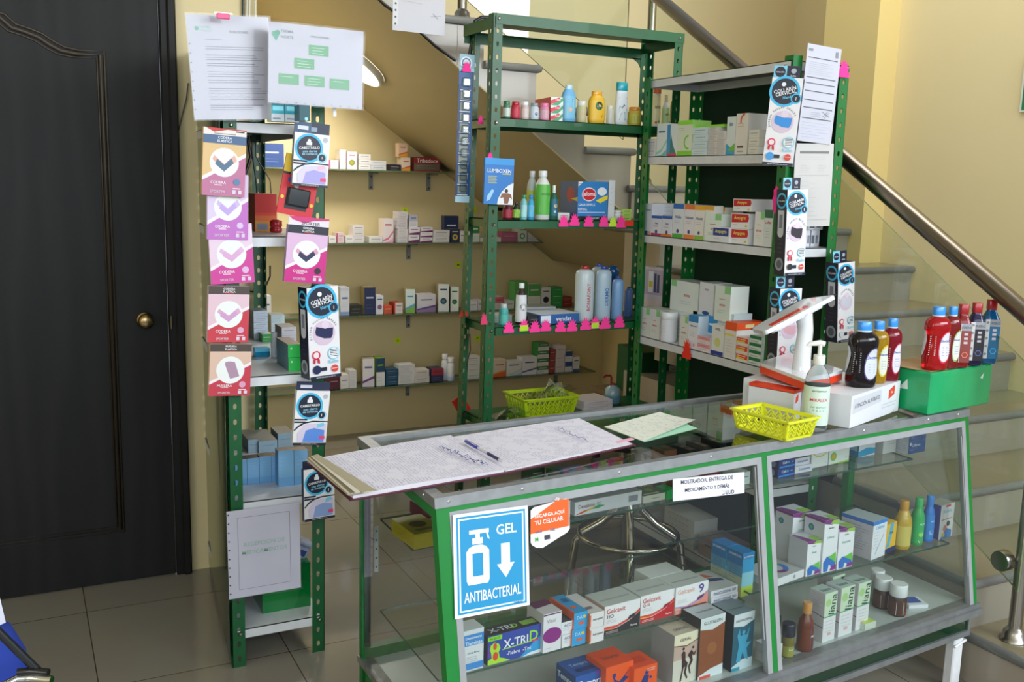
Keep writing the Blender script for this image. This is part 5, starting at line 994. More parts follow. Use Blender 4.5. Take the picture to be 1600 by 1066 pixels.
CS = [('rect', 0, 0, 1, 1, KB), ('disc', .5, .87, .46, CYA, 20), ('disc', .5, .87, .34, KB, 20), ('text', .5, .87, .6, 'COLLARÍN', '#f0f0f4', .03), ('rect', .22, .5, .56, .26, '#c9ced4'), ('rect', .35, .55, .3, .16, '#7a8290'), ('disc', .5, .5, .28, '#c9ced4', 14), ('lines', .3, .42, .4, 4, .05, '#5f6880', .001, 1), ('disc', .5, .13, .38, '#9aa0a8', 20), ('disc', .5, .13, .24, '#5a616c', 16)]
CT2 = [('rect', 0, 0, .5, 1, '#7fcbe6'), ('disc', .25, .5, .2, KB), ('text', .25, .5, .3, 'COLLARÍN', '#eef', .3), ('disc', .76, .6, .1, '#a9b0bb'), ('text', .76, .2, .2, 'Kohn', '#e6e9f0', .2)]
quadbox((479, 451), (529, 446), (531, 588), (484, 594), 2.99, .06, '#e9e7ea', collar('#1c2450', '#1c2450'), 'collar_box', 'tall black and white neck brace box on the right post of the narrow rack', side=KB, left=CS, rz=.2)
def cbox(tl, tr, br, bl, y, pad, dot, label, rz, d=.06):
    return quadbox(tl, tr, br, bl, y, d, '#e9e7ea', collar(pad, dot), 'collar_box', label, side=KB, left=CS, rz=rz, tab=(.85, .04, .0, KB), tabops=CT2, group=None)
cbox((1202, 122), (1251, 121), (1243, 262), (1196, 256), 2.56, '#2f8fdc', '#3a9be0', 'neck brace box with sky blue collar hanging highest on the rack end', -.85, .04)
cbox((1235, 297), (1267, 296), (1252, 430), (1221, 431), 2.57, '#26262c', '#1c1c20', 'neck brace box with black collar hanging under the sky blue one', -.1)
cbox((1220, 452), (1254, 450), (1245, 578), (1212, 580), 2.585, '#d9a9b4', '#d9a9b4', 'neck brace box with pink collar half hidden by the tilted white screen', -.1)
cbox((1310, 411), (1336, 409), (1333, 531), (1308, 537), 2.57, '#cfd0dc', '#d9dce2', 'neck brace box with white collar hanging on the rear corner of the rack', 0)
# pouch and strip hanging on the tall rack
quadbox((759.5, 247), (802.5, 248), (802, 321), (754.5, 318), 3.50, .012, '#1a76c4', [('rect', 0, .86, 1, .14, '#2a94dc'), ('text', .5, .73, .9, 'LUMBOXEN', '#f2f4f8', .08), ('rect', .6, .655, .3, .02, '#d8d23a')]+[('rect', .12, .60-.035*i, .3-.03*(i % 2), .013, '#d8d23a') for i in range(5)]+[('poly', [(1, .0), (1, .48), (.82, .42), (.6, .28), (.48, .12), (.45, 0)], '#e6e9ec'), ('disc', .76, .30, .06, '#2a2018'), ('poly', [(.55, .13), (.60, .24), (.70, .25), (.82, .25), (.93, .23), (.97, .12), (.88, .16), (.83, .02), (.70, .02), (.66, .16)], '#8a5a3c'), ('poly', [(.08, .06), (.2, .1), (.34, .3), (.26, .33), (.1, .18)], '#9fd0ef')], 'medicine_pouch', 'blue pouch with a muscular back picture hanging on the front post of the tall rack', 'pouch')
sp = quadbox((722, 112), (746, 113), (726.5, 317), (706.5, 315), 3.63, .004, '#1f4f8a', [('rect', 0, 0, .2, .9, '#16386a'), ('rect', 0, 0, 1, .05, '#a9cfdc')]+[('rect', .15, .07+.08*i, .6, .055, '#8f938c') for i in range(10)]+[('rect', .1, .055+.08*i, .75, .008, '#c9d0d2') for i in range(11)], 'blister_strip', 'long blue card strip of clear packed pieces hanging on the tall rack rear post', 'strip', tab=(1.05, .066, .03, '#8fb4c8'), tabops=[('rect', 0, 0, 1, .2, '#9fd0e6'), ('disc', .45, .5, .38, '#dfe8ec'), ('disc', .45, .5, .30, '#3f5f80'), ('disc', .45, .5, .22, '#c9d8e0')])
g = MB()
for i in range(10): g.box(.006, .040, -.012, -.0006, .04+.046*i, .076+.046*i, PLB, .006)
g.M = Matrix(); g.build('clear_blisters', sp).location = (-.022, 0, 0)
startag(729.5, 104, 13, 15, 3.622, PK, 'pink star tag on top of the long blue card strip')
# papers
def paper(pts, d, n_, ops, name, label, cat='paper', base='#dcdde6', film=False):
    """thin sheet through four photograph points (tl, tr, br, bl) on the plane (d, n_)"""
    P = [onpl(a, b, d, n_) for a, b in (pts[3], pts[2], pts[1], pts[0])]
    U = (P[1]-P[0]).normalized(); w = ((P[1]-P[0]).length+(P[2]-P[3]).length)/2; h = ((P[3]-P[0]).length+(P[2]-P[1]).length)/2
    N = Vector(n_).normalized(); N = -N if N.dot(E0-P[0]) < 0 else N; Vv = N.cross(U).normalized(); O = (P[0]+P[1]+P[2]+P[3])/4-U*w/2-Vv*h/2
    M = Matrix((U, -N, Vv)).transposed().to_4x4(); M.translation = O+U*w/2
    g = MB(); g.box(-w/2, w/2, 0, .0008, 0, h, mat(base, 'matte')); c = Canvas(g, (-w/2, 0, 0), (1, 0, 0), (0, 0, 1), w, h); c.draw(ops)
    o = g.build(name, None); o.matrix_world = M; thing(o, label, cat)
    if film:
        f = MB(); k = 9; rn = random.Random(int(w*9999)); V = []
        for j in range(k):
            for i in range(k):
                V.append((-w/2-.004+(w+.008)*i/(k-1), -.004-rn.uniform(0, .005), -.004+(h+.008)*j/(k-1)))
        f.add(V, [(j*k+i, j*k+i+1, j*k+k+i+1, j*k+k+i) for j in range(k-1) for i in range(k-1)], FILM2, True); f.build('plastic_sleeve', o)
    return o
FILM2 = glass_mat('sleeve_film', (.985, .985, .99), .16, 1.3)
WP = '#bcbcc8'; holes = lambda vert, n: [('disc', .018, .1+.8*i/n, .007, '#3f4248', 8) for i in range(n+1)] if vert else [('disc', .1+.85*i/n, .02, .006, '#3f4248', 8) for i in range(n+1)]
HEART = [('disc', 0, 0, 1, '#3f9a7c')]
fl = [('rect', 0, 0, 1, 1, WP), ('text', .22, .885, .14, 'FARMA', '#8fb8aa', .03), ('text', .22, .85, .14, 'NORTE', '#8fb8aa', .03), ('disc', .115, .87, .025, '#5fa88a'), ('text', .62, .845, .26, 'FUNCIONES', '#5f6068', .025), ('lines', .2, .77, .3, 1, .03, '#7a7a86', .0012, 1)]
for k in range(8): fl += [('lines', .2, .70-.08*k, .72, 3 if k % 2 else 2, .022, '#6f6d7c', .0014, k)]
fl += holes(True, 9)[:8]
paper([(298, 24), (424, 26), (426, 186), (296, 187)], (0, 2.985, 0), (.06, -1, 0), fl, 'paper_sheet', 'white sheet in a plastic sleeve listing duties, left one above the narrow rack', base=WP, film=True)
orga = [('rect', 0, 0, 1, 1, WP), ('disc', .055, .86, .026, '#3f9a7c'), ('disc', .09, .875, .026, '#3f8f70'), ('poly', [(.03, .85), (.115, .86), (.075, .77)], '#3f9a7c'), ('text', .19, .90, .13, 'FARMA', '#5f7a72', .06), ('text', .19, .83, .13, 'NORTE', '#5f7a72', .06), ('text', .53, .87, .2, 'ORGANIGRAMA', '#6f7078', .03), ('lines', .8, .95, .17, 3, .03, '#b0b0b8', .001, 2)]
for x, y in ((.52, .70), (.37, .52), (.21, .31), (.48, .31), (.75, .30)): orga += [('rect', x-.105, y-.065, .21, .13, '#4f9f68'), ('lines', x-.07, y+.03, .14, 3 if x in (.52, .37, .48) else 1, .035, '#c9e0cf', .0012, int(x*99))]
orga += holes(False, 9)
paper([(419, 30), (570.5, 53), (563, 171), (420, 160)], (0, 2.975, 0), (-.05, -1, 0), orga, 'paper_sheet', 'white organisation chart sheet with green blocks in a plastic sleeve', base=WP, film=True)
p = ony(349, 25, 2.96); g = MB(); g.box(-.018, .018, 0, .008, -.008, .008, mat('#f0417f', 'plas'), .002); g.box(-.026, .026, .002, .006, .006, .01, mat('#bfc2c6', 'steel')); thing(g.build('paper_clip', None, p), 'bright pink clip on the top edge of the left hanging sheet', 'clip')
p = ony(523, 174, 2.97); thing(MB().box(-.005, .005, 0, .002, -.016, .014, mat('#e6e6e8', 'plas')).build('plastic_tab', None, p), 'small white tab hanging below the organisation chart sheet', 'tab')
rc = [('rect', 0, 0, 1, 1, '#cfcddd'), ('rect', .14, .09, .72, .003, '#4a4a55'), ('rect', .14, .91, .72, .003, '#4a4a55'), ('rect', .14, .09, .004, .82, '#4a4a55'), ('rect', .855, .09, .004, .82, '#4a4a55'), ('text', .5, .60, .56, 'RECEPCION DE', '#a3c6b4', .05), ('text', .5, .51, .62, 'MEDICAMENTOS', '#a3c6b4', .05)]+[('disc', .02, .06+.9*i/9, .012, '#3a3d42', 8) for i in range(10)]
paper([(353, 797), (469, 788), (469, 918), (359, 937)], (0, 3.045, 0), (0, -1, 0), rc, 'paper_sheet', 'sheet reading RECEPCION DE MEDICAMENTOS in a plastic sleeve low on the narrow rack', base='#cfcddd', film=True)
tp = [('rect', 0, 0, 1, 1, '#c9c7cc'), ('rect', 0, .1, .1, .9, '#d6d6d8')]+[('disc', .05, .12+.85*i/7, .02, '#3a3d42', 8) for i in range(8)]+[('lines', .3, .9, .2, 4, .06, '#b0b0b8', .001, 1), ('lines', .6, .9, .2, 4, .06, '#b0b0b8', .001, 2), ('line', .2, .55, .55, .53, .001, '#a0a0a8'), ('line', .72, .32, .92, .35, .0012, '#6a6a7a'), ('line', .76, .38, .86, .28, .0012, '#6a6a7a')]
paper([(612, -40), (697, -30), (695, 56), (616, 47)], (0, 3.74, 0), (0, -1, 0), tp, 'paper_sheet', 'punched white sheet hanging at the top edge left of the tall rack', base='#e2e0e6')
fm = [('rect', 0, 0, 1, 1, '#c6c6d2')]+[('rect', .06, y, .86, .009, '#4a4c58') for y in (.86, .66, .60, .52, .43, .35, .24)]+[('lines', .08, .82, .8, 7, .02, '#a9aab8', .0008, 1), ('lines', .08, .20, .8, 6, .03, '#b9c0dc', .0008, 2), ('rect', .84, .90, .08, .06, '#8a8c96'), ('rect', .05, .93, .12, .025, '#8a8c96'), ('line', .62, .33, .85, .28, .0012, '#4a4c58'), ('line', .64, .27, .8, .34, .0012, '#4a4c58'), ('line', .7, .26, .84, .33, .001, '#4a4c58'), ('lines', .3, .31, .3, 3, .02, '#9a9ca8', .001, 5)]
paper([(1258, 66), (1316, 78), (1297, 226), (1250, 220)], (0, 2.625, 0), (0, -1, 0), fm, 'paper_form', 'long printed form with a signature taped to the rack end', base='#c6c6d2')
f2 = [('rect', 0, 0, 1, 1, '#cbc9c6'), ('rect', .12, .88, .76, .03, '#7a7a78'), ('lines', .1, .84, .8, 2, .025, '#9a9a98', .0008, 1), ('lines', .15, .74, .25, 5, .02, '#b0b0ae', .0008, 2), ('lines', .6, .74, .25, 5, .02, '#b0b0ae', .0008, 3)]+[('lines', .2+.2*(k % 2), .55-.028*k, .25, 1, .02, '#b5b5b2', .0008, k) for k in range(16)]+[('rect', .1, .62, .8, .002, '#8a8a88'), ('rect', .1, .08, .8, .002, '#8a8a88')]
paper([(1243, 222), (1307, 227), (1292, 353), (1237, 355)], (0, 2.63, 0), (0, -1, 0), f2, 'paper_form', 'second printed form below the long one on the rack end', base='#e2e0de')
p = ony(1600, 137, 3.4); g = MB(); q = onx(1601, 140, 4.094); g.box(-.006, 0, -.20, .012, -.10, .14, mat('#d9dfd6', 'plas'), .001); g.box(-.008, -.006, -.19, 0, -.09, .13, mat('#1f7f4a', 'card')); thing(g.build('wall_sign', None, q), 'green sign with pale border on the right wall, cut by the photo edge', 'sign')
# two white bottles on the lowest wall shelf
bot(689.5, 700, 554, BSH[3], 5.64, 'pill', '#dfe3ea', '#e8eaf0', 'white pill bottle on the lowest wall shelf, left of its pair', group='pill bottles', name='pill_bottle')
bot(698, 710, 559.5, BSH[3], 5.60, 'pill', '#dfe3ea', '#e8eaf0', 'white pill bottle with blue foot on the lowest wall shelf, right of its pair', group='pill bottles', name='pill_bottle', lab='#a9bfe0', labz=(.02, .2))
g = MB(); g.tube([onpl(x, y, (0, 4.08, 0), (0, 1, 0)) for x, y in [(588, -5), (600, 7), (640, 35), (680, 72), (712, 95)]], .007, mat('#17181a', 'plas'), 8); thing(g.build('black_cable', None), 'thick black cable running down the edge of the sloping soffit', 'cable')
g = MB(); g.tube([onpl(x, y, (0, 3.83, 0), (0, 1, 0)) for x, y in [(770, 27), (752, 27), (742, 33), (738, 45), (736, 70), (731, 100)]], .007, mat('#17181a', 'plas'), 8); thing(g.build('black_cable', None), 'thick black cable bent over the rear corner of the tall rack', 'cable')
# ------------------------------------------------------------------ things on the counter top
ZT = .9225
def pbox(C, L, R, ph, z, base, name, label, cat, right=(), left=(), top=(), topc=None, side=None, Hh=None, dl=None, dr=None, parent=None, c=0):
    """box seen by its near corner: C near, L left and R right corner pixels on the surface z, ph = pixel row of the top of the near edge"""
    pc, pl_, pr_ = (onz(*q, z) for q in (C, L, R)); h = Hh or hei(pc, ph)
    u = pr_-pc; v = pl_-pc
    if dr: u = u.normalized()*dr
    w = u.length; U = u.normalized(); d = dl or v.length; Vn = Vector((-U.y, U.x, 0))
    o = carton(pc+U*w/2+Vector((0, 0, .0006)), w, h, d, math.atan2(U.y, U.x), base, right, left=left, top=top, name=name, label=label, cat=cat, topc=topc, side=side)
    return o, pc, U, Vn, w, h, d
PLW = '#dfe2e6'
# white terminal box
clip_logo = lambda x, y, r, c: [('poly', [(x-r, y-r*.9), (x+r, y-r*.2), (x+r, y+r*1.4), (x-r, y+r*.7)], c), ('text', x, y+r*.1, r*1.4, 'clip', '#f4f0ee', .2)]
pb, pC, pU, pV, pw, ph_, pd = pbox((1327, 670), (1157, 640), (1403, 641.5), 620, ZT, '#e2e4e8', 'display_box', 'white display box labelled ATENCION AL PUBLICO on the counter', 'box',
    right=[('poly', [(.04, .42), (.60, .52), (.60, .92), (.04, .88)], '#cfd2da'), ('text', .32, .68, .5, 'ATENCIÓN AL PÚBLICO', '#24262c', .22, 'c', 2), ('poly', [(.76, .50), (.88, .62), (.88, .93), (.76, .80)], '#e2472f'), ('text', .82, .71, .09, 'clip', '#f6eeee', .1), ('lines', .62, .38, .34, 2, .1, '#8a8d96', .001, 3)], dl=.35)
mdb = pb.modifiers.new('soft', 'BEVEL'); mdb.width = .004; mdb.segments = 2; mdb.limit_method = 'ANGLE'; mdb.angle_limit = 1.2
zb = ZT+ph_
def on_box(a, b, z=0): return pC+pU*a+pV*b+Vector((0, 0, ph_+z))
# point of sale terminal: base, neck, tilted screen
tm = empty('payment_terminal', onz(1254, 580, zb+.001)); thing(tm, 'white and red payment terminal with a tilted screen on the white display box', 'payment terminal')
T0 = tm.location
def loc(p): return Vector(p)-T0
def rpoly(P, r=.012, n=4):
    o = []; k = len(P)
    for i in range(k):
        a, b, c = P[i-1], P[i], P[(i+1) % k]; d0 = (a-b).normalized()*r; d1 = (c-b).normalized()*r
        for j in range(n+1):
            t = j/n; o.append(b+d0*(1-t)**2+d1*t**2)
    return o
bs = [onz(*q, zb+.032) for q in ((1186, 571), (1262, 600), (1318, 583), (1232, 556))]
Pb = rpoly([loc(p) for p in bs]); g = MB(); D = Vector((0, 0, -.022)); g.prism([p+D for p in Pb], (0, 0, .0215), mat('#e6401f', 'plas')); g.build('red_base', tm)
g = MB(); g.prism([p*1 for p in Pb], (0, 0, .010), mat(PLW, 'gloss')); g.build('white_cover', tm)
g = MB()
for sx, sy in ((.25, .25), (.75, .3), (.3, .75), (.7, .75)): q = Pb[0].lerp(Pb[len(Pb)//4], sx).lerp(Pb[-1].lerp(Pb[len(Pb)//2], sx), sy); g.box(q.x-.008, q.x+.008, q.y-.008, q.y+.008, .0, .011, mat('#3a3a3c', 'plas'))
g.build('foot_pads', tm)
A_, B_, C_, D_ = (E0+(Vector(p)-E0)*.972 for p in ((2.115, 2.432, 1.137), (2.345, 2.453, 1.225), (2.339, 2.30, 1.258), (2.077, 2.326, 1.146)))
nn = (B_-A_).cross(D_-A_).normalized(); nn = nn if nn.z > 0 else -nn
mid = (A_+B_+C_+D_)/4; cbase = onz(1252, 577, zb+.042); r0 = .021
g = MB(); topc_ = mid-nn*.004; topc_ = Vector((cbase.x+.012, cbase.y+.01, 0)); ztop = mid.z-((topc_.x-mid.x)*nn.x+(topc_.y-mid.y)*nn.y)/nn.z
pts = [loc(cbase), loc(cbase)+Vector((0, 0, .03)), loc(cbase).lerp(loc(A_.lerp(C_, .60)-nn*.03), .8), loc(A_.lerp(C_, .60)-nn*.006)]
g.tube(pts, [.028, .026, .024, .027], mat(PLW, 'gloss'), 28); g.build('neck', tm)
g = MB(); g.prism([loc(p) for p in rpoly([A_, B_, C_, D_], .018)], nn*.013, mat(PLW, 'gloss')); g.build('screen', tm); g = MB(); g.tube([loc(p)+nn*.012 for p in (A_, A_.lerp(B_, .97), B_.lerp(C_, .03), C_)], .0022, mat('#16181b', 'gloss'), 8); g.build('screen_edge', tm); g = MB(); g.prism([loc(p)-nn*.0005 for p in rpoly([mid.lerp(p, .9) for p in (A_, B_, C_, D_)], .012)], nn*-.001, mat('#16181b', 'gloss')); g.build('display', tm)
g = MB(); inn = [mid.lerp(p, .72) for p in (A_, B_, C_, D_)]; g.prism([loc(p)-nn*.010 for p in rpoly(inn, .02)], nn*.010, mat(PLW, 'gloss')); g.build('screen_back', tm)
g = MB(); s0, s1 = A_.lerp(D_, .72), B_.lerp(C_, .72); a0, a1 = s0.lerp(s1, .14), s0.lerp(s1, .70); dn = (D_-A_).normalized()*.017
g.prism([loc(p)+nn*.0128 for p in rpoly([a0-dn, a1-dn, a1+dn, a0+dn], .008)], nn*.0012, mat('#e6401f', 'gloss')); g.build('red_stripe', tm)
# small receipt printer
qC = onz(1238, 659, ZT); qh = hei(qC, 616); qw, qd = .045, .15
po = carton(qC+pU*qw/2+Vector((0, 0, .0006)), qw, qh, qd, math.atan2(pU.y, pU.x), PLW, [('poly', [(.25, .62), (.6, .70), (.6, .95), (.25, .86)], '#e2472f')], name='receipt_printer', label='small white printer with a red lid beside the hand gel bottle', cat='printer')
g = MB(); g.prism([Vector(p) for p in rpoly([Vector((-.0245, -.002, .002)), Vector((.0245, -.002, .002)), Vector((.0245, .152, .002)), Vector((-.0245, .152, .002))], .008)], (0, 0, .008), mat('#e6401f', 'plas')); l_ = g.build('red_lid', po); l_.location = (0, 0, qh)
# yellow basket
bc = Vector((1.872, 2.04, ZT+.001)); g = basket('b', '#dfe32a', .128, .195, .056, .88); thing(g.build('plastic_basket', None, bc, .16), 'bright yellow woven plastic basket at the front edge of the counter', 'basket')
# hand gel bottle
B, w, h = rspot(1251, 1292, 558, 675, ZT)
CLR = mat('#dfe8e6', 'clear')
lb = [('rect', 0, 0, 1, 1, '#c9dccf'), ('rect', 0, .80, 1, .17, '#e2dc2a'), ('text', .5, .885, .8, 'ANTISEPTICO', '#4a6a2a', .08), ('text', .5, .66, .95, 'MIRALEX', '#c4203a', .2), ('text', .5, .47, .85, 'ANTISEPTICO', '#1f8a5a', .07), ('text', .5, .39, .7, 'DE MANOS', '#1f8a5a', .07), ('rect', .1, .06, .7, .24, '#1f9a6a'), ('lines', .15, .26, .5, 3, .07, '#e0f0e8', .002, 1)]
hb = bottle(B, w, h, [(.9, 0), (1, .03), (1, .62), (.86, .74), (.5, .85), (.36, .88)], CLR, '#e4e4de', capr=.46, lab=mat('#cfe0d4', 'card'), labz=(.08, .60), label='clear pump bottle of hand gel with a red and green label', name='hand_gel_bottle', front=lb, yaw=-.55)
g = MB(); g.tube([(0, 0, h), (0, 0, h+.028)], .006, mat('#e6e6e0', 'plas'), 12); g.tube([(.012, 0, h+.031), (0, 0, h+.034), (-.03, 0, h+.030), (-.036, 0, h+.022)], [.008, .0085, .006, .005], mat('#e6e6e0', 'plas'), 10); g.build('pump_head', hb)
# electrolyte bottles
EL = [(.86, 0), (.97, .02), (1, .10), (1, .20), (.93, .40), (.86, .50), (.92, .58), (1, .64), (.99, .72), (.93, .77), (.74, .815), (.50, .842), (.46, .855)]
def electro(pl, pr, pt, pb, z, liq, cap, labc, tint, label, yaw=-.35, nm='Electrolit'):
    B, w, h = rspot(pl, pr, pt, pb, z); w *= .97
    e = bottle(B+Vector((0, 0, .0004)), w, h, EL, mat(liq, 'liquid'), cap, capr=.47, captop=1, ex=2.8, sy=.78, yaw=yaw, name='electrolyte_bottle', label=label, nseg=32)
    g = MB(); M0 = Matrix.Rotation(.85, 4, 'Z')
    def wrap(a, zf, off=.0015):
        r = w/2
        for (p, q), (s, t) in zip(EL, EL[1:]):
            if q <= zf <= t: r = (p+(s-p)*(zf-q)/max(t-q, 1e-6))*w/2
        ca, sa = math.cos(a), math.sin(a); k = (abs(ca)**2.8+abs(sa)**2.8)**(-1/2.8); return Vector((r*k*ca*1.0, r*k*sa*.78, zf*h))*1.0+Vector((ca, sa, 0))*off
    def blob(ac, zc, ra, rz, c, off, n=24):
        vs = [wrap(ac, zc, off)]; m_ = 4
        for j in range(1, m_+1):
            for i in range(n): t = 2*PI*i/n; vs.append(wrap(ac+ra*math.cos(t)*j/m_, zc+rz*math.sin(t)*j/m_+.06*math.cos(t)*j/m_, off))
        fs = [(0, 1+i, 1+(i+1) % n) for i in range(n)]
        for j in range(m_-1): fs += [(1+j*n+i, 1+(j+1)*n+i, 1+(j+1)*n+(i+1) % n, 1+j*n+(i+1) % n) for i in range(n)]
        g.add(vs, fs, mat(c, 'card'))
    blob(-1.15, .37, .62, .25, tint, .0012); blob(-1.15, .37, .55, .225, labc, .0018); blob(-3.35, .42, .4, .2, labc, .0015)
    for j, (ln, c_) in enumerate((('Electro', '#2b3f9a'),)):
        vs, fs, x0, x1, y0, y1 = text_mesh(nm[:7]); k = .95/(x1-x0)
        g.add([wrap(-1.15+(x-(x0+x1)/2)*k, .47+(y-(y0+y1)/2)*k*w*.45/h, .0024) for x, y in vs], fs, mat(c_))
    for j in range(4): g.add([wrap(-1.45, .36-.04*j, .0024), wrap(-1.0, .36-.04*j, .0024), wrap(-1.0, .368-.04*j, .0024), wrap(-1.45, .368-.04*j, .0024)], [(0, 1, 2, 3)], mat('#8a8fc0'))
    for j in range(10): g.add([wrap(-2.55, .24+.032*j, .001), wrap(-2.0, .24+.032*j, .001), wrap(-2.0, .252+.032*j, .001), wrap(-2.55, .252+.032*j, .001)], [(0, 1, 2, 3)], mat('#8f8f94' if liq == '#1c1216' else '#d9c9c4'))
    g.build('label', e)
    g = MB(); g.lathe([(.445*w/2, .845*h), (.49*w/2, .85*h), (.49*w/2, .868*h)], mat('#e6e8ea', 'plas'), 24); g.build('neck_ring', e); return e
electro(1318, 1368, 506, 608, zb, '#1c1216', '#2f8fe0', '#c9cfd6', '#4a3a6a', 'dark purple electrolyte bottle with blue cap on the white display box')
electro(1349, 1384, 504, 601, zb, '#d8a818', '#2f8fe0', '#d8dccb', '#dcc32a', 'yellow electrolyte bottle with blue cap between the dark and the red one')
electro(1371, 1404, 500, 597, zb, '#a8102c', '#2f8fe0', '#d9d6e0', '#c0284a', 'crimson electrolyte bottle with blue cap at the display box corner')
# green wrapped carton
gC, gR, gL = onz(1450, 650, ZT), onz(1545, 631, ZT), onz(1405, 636.5, ZT)
gh = hei(gC, 584); U = (gR-gC).normalized(); gw = (gR-gC).length; Vn = Vector((-U.y, U.x, 0)); gd = .20; ang = math.atan2(U.y, U.x)
GG = mat('#17a565', 'plas', .25, .12, 14.)
g = MB(); g.box(-gw/2, gw/2, 0, gd, 0, gh, GG, .004)
c = Canvas(g, (-gw/2, 0, 0), (1, 0, 0), (0, 0, 1), gw, gh); c.draw([('poly', [(.80, .70), (.84, .66), (.86, .82)], '#d9e6df')])
c = Canvas(g, (-gw/2, gd, 0), (0, -1, 0), (0, 0, 1), gd, gh); c.draw([('poly', [(.45, .50), (.62, .52), (.60, .76)], '#d9e6df')])
gb = g.build('wrapped_carton', None, gC+U*gw/2+Vector((0, 0, .0008)), ang); thing(gb, 'carton wrapped in bright green plastic at the counter right end, carrying bottles', 'box')
g = MB(); g.box(-gw/2+.01, gw/2-.012, .014, gd-.01, .0045, .006, mat('#a5835a', 'matte', .1, .2, 20.)); g.box(-gw/2-.004, -gw/2+.09, .05, gd+.01, .0065, .008, mat('#b08f66', 'matte')); cb_ = g.build('cardboard_flap', gb); cb_.location = (0, 0, gh-.004)
zg = ZT+gh+.0035
electro(1437, 1480, 482, 580, zg, '#d8141c', '#2f8fe0', '#d9d6e0', '#d8344a', 'bright red electrolyte bottle with blue cap at the front of the green carton')
electro(1466, 1496, 481, 577, zg, '#a82a2c', '#2f8fe0', '#d6d8d0', '#8fae5a', 'darker red electrolyte bottle with blue cap behind the bright red one')
def suero(pl, pr, pt, pb, liq, labc, label, acc):
    B, w, h = rspot(pl, pr, pt, pb, zg); w *= .88
    P = [(.92, 0), (1, .03), (1, .64), (.95, .70), (.62, .80), (.50, .83), (.50, .85)]
    e = bottle(B+Vector((0, 0, .0004)), w, h, P, mat(liq, 'liquid'), '#a3161f', capr=.56, ex=5, sy=.9, yaw=-.55, name='electrolyte_bottle', label=label, nseg=32)
    g = MB(); r = w/2*1.01; sy = .9
    c = Canvas(g, (-r*.92, -r*sy-.0006, .08*h), (1, 0, 0), (0, 0, 1), r*1.84, .62*h)
    c.draw([('rect', 0, 0, .30, 1, '#d9d9d6'), ('rect', .30, 0, .70, 1, labc), ('rect', .3, .82, .7, .18, '#9a9ea5'), ('text', .64, .90, .66, 'SUERO', '#23262b', .16)]+[('disc', .15, .12+.2*i, .09, '#8f9296', 12) for i in range(5)]+[('rect', .5, .70-.11*i, .26, .06, '#c9bfc4') for i in range(3)]+[('disc', .64, .2, .24, acc, 6), ('disc', .64, .2, .16, labc, 6)])
    g.build('label', e); return e
suero(1482, 1512, 477, 575, '#b01a20', '#8a3a34', 'silver labelled red electrolyte bottle with a red cap on the green carton', '#d9705a')
suero(1503, 1533, 475, 572, '#2a1a5a', '#1c1a24', 'silver labelled dark violet electrolyte bottle with a red cap', '#5a5f9a')
suero(1525, 1556, 470, 569, '#1470b4', '#1f6a94', 'silver labelled blue electrolyte bottle with a red cap, furthest right', '#3f9fd0')
# small metal roller between the boxes
a, b = onz(1407, 642, ZT+.009), onz(1430, 650, ZT+.009); g = MB(); g.tube([a-a, (b-a)*.35, (b-a)*.4, b-a], [.0085, .0085, .0075, .0075], mat('#8a7f74', 'steel', .2, .4, 60.), 16)
thing(g.build('metal_tube', None, a), 'small worn metal tube lying between the display box and the green carton', 'tube')
# notebook
def handwriting(name, ink, s1=95., thick=.5):
    m, nt, b, N, L = nodes(name)
    tc = N('ShaderNodeTexCoord'); sp_ = N('ShaderNodeSeparateXYZ'); L(tc.outputs['Object'], sp_.inputs[0])
    def M2(op, a, bb):
        q = N('ShaderNodeMath'); q.operation = op
        for i, v in enumerate((a, bb)):
            if v is None: continue
            if isinstance(v, (int, float)): q.inputs[i].default_value = v
            else: L(v, q.inputs[i])
        return q.outputs[0]
    nz = N('ShaderNodeTexNoise'); nz.inputs['Scale'].default_value = 420; nz.inputs['Detail'].default_value = 2; L(tc.outputs['Object'], nz.inputs['Vector'])
    wd = N('ShaderNodeTexNoise'); wd.inputs['Scale'].default_value = 38; wd.inputs['Detail'].default_value = 2; L(tc.outputs['Object'], wd.inputs['Vector'])
    row = M2('FRACT', M2('MULTIPLY', sp_.outputs[0], s1), None); dist = M2('ABSOLUTE', M2('SUBTRACT', row, .5), None)
    jig = M2('MULTIPLY', M2('SUBTRACT', nz.outputs['Fac'], .5), 1.1); band = M2('LESS_THAN', M2('ABSOLUTE', M2('SUBTRACT', M2('ADD', row, jig), .5), None), .13)
    words = M2('GREATER_THAN', wd.outputs['Fac'], 1-thick-.06); inb = M2('LESS_THAN', dist, .36)
    f = M2('MULTIPLY', M2('MULTIPLY', band, words), inb); f = M2('MULTIPLY', f, .5)
    rule = M2('MULTIPLY', M2('LESS_THAN', dist, .0), 1)
    ru = M2('MULTIPLY', M2('GREATER_THAN', dist, .46), .22); f2 = M2('MAXIMUM', f, ru)
    mx = N('ShaderNodeMix'); mx.data_type = 'RGBA'; mx.inputs[6].default_value = lin('#dfddea'); mx.inputs[7].default_value = lin(ink); L(f2, mx.inputs[0]); L(mx.outputs[2], b.inputs['Base Color']); b.inputs['Roughness'].default_value = .8
    return m
HW = handwriting('handwritten_page', '#63659c', 125.); HW2 = handwriting('handwritten_page_faint', '#7577a8', 125., .44)
nb = empty('notebook', onz(740, 715, ZT+.001)); thing(nb, 'open handwritten ledger with dark red cover, overhanging the counter left end', 'notebook'); N0 = nb.location
TL, BL_, GT, GB, TR, BR_ = (onz(*q, ZT+.006) for q in ((484, 722), (549, 779), (704, 684), (788, 737), (905, 655), (988, 694)))
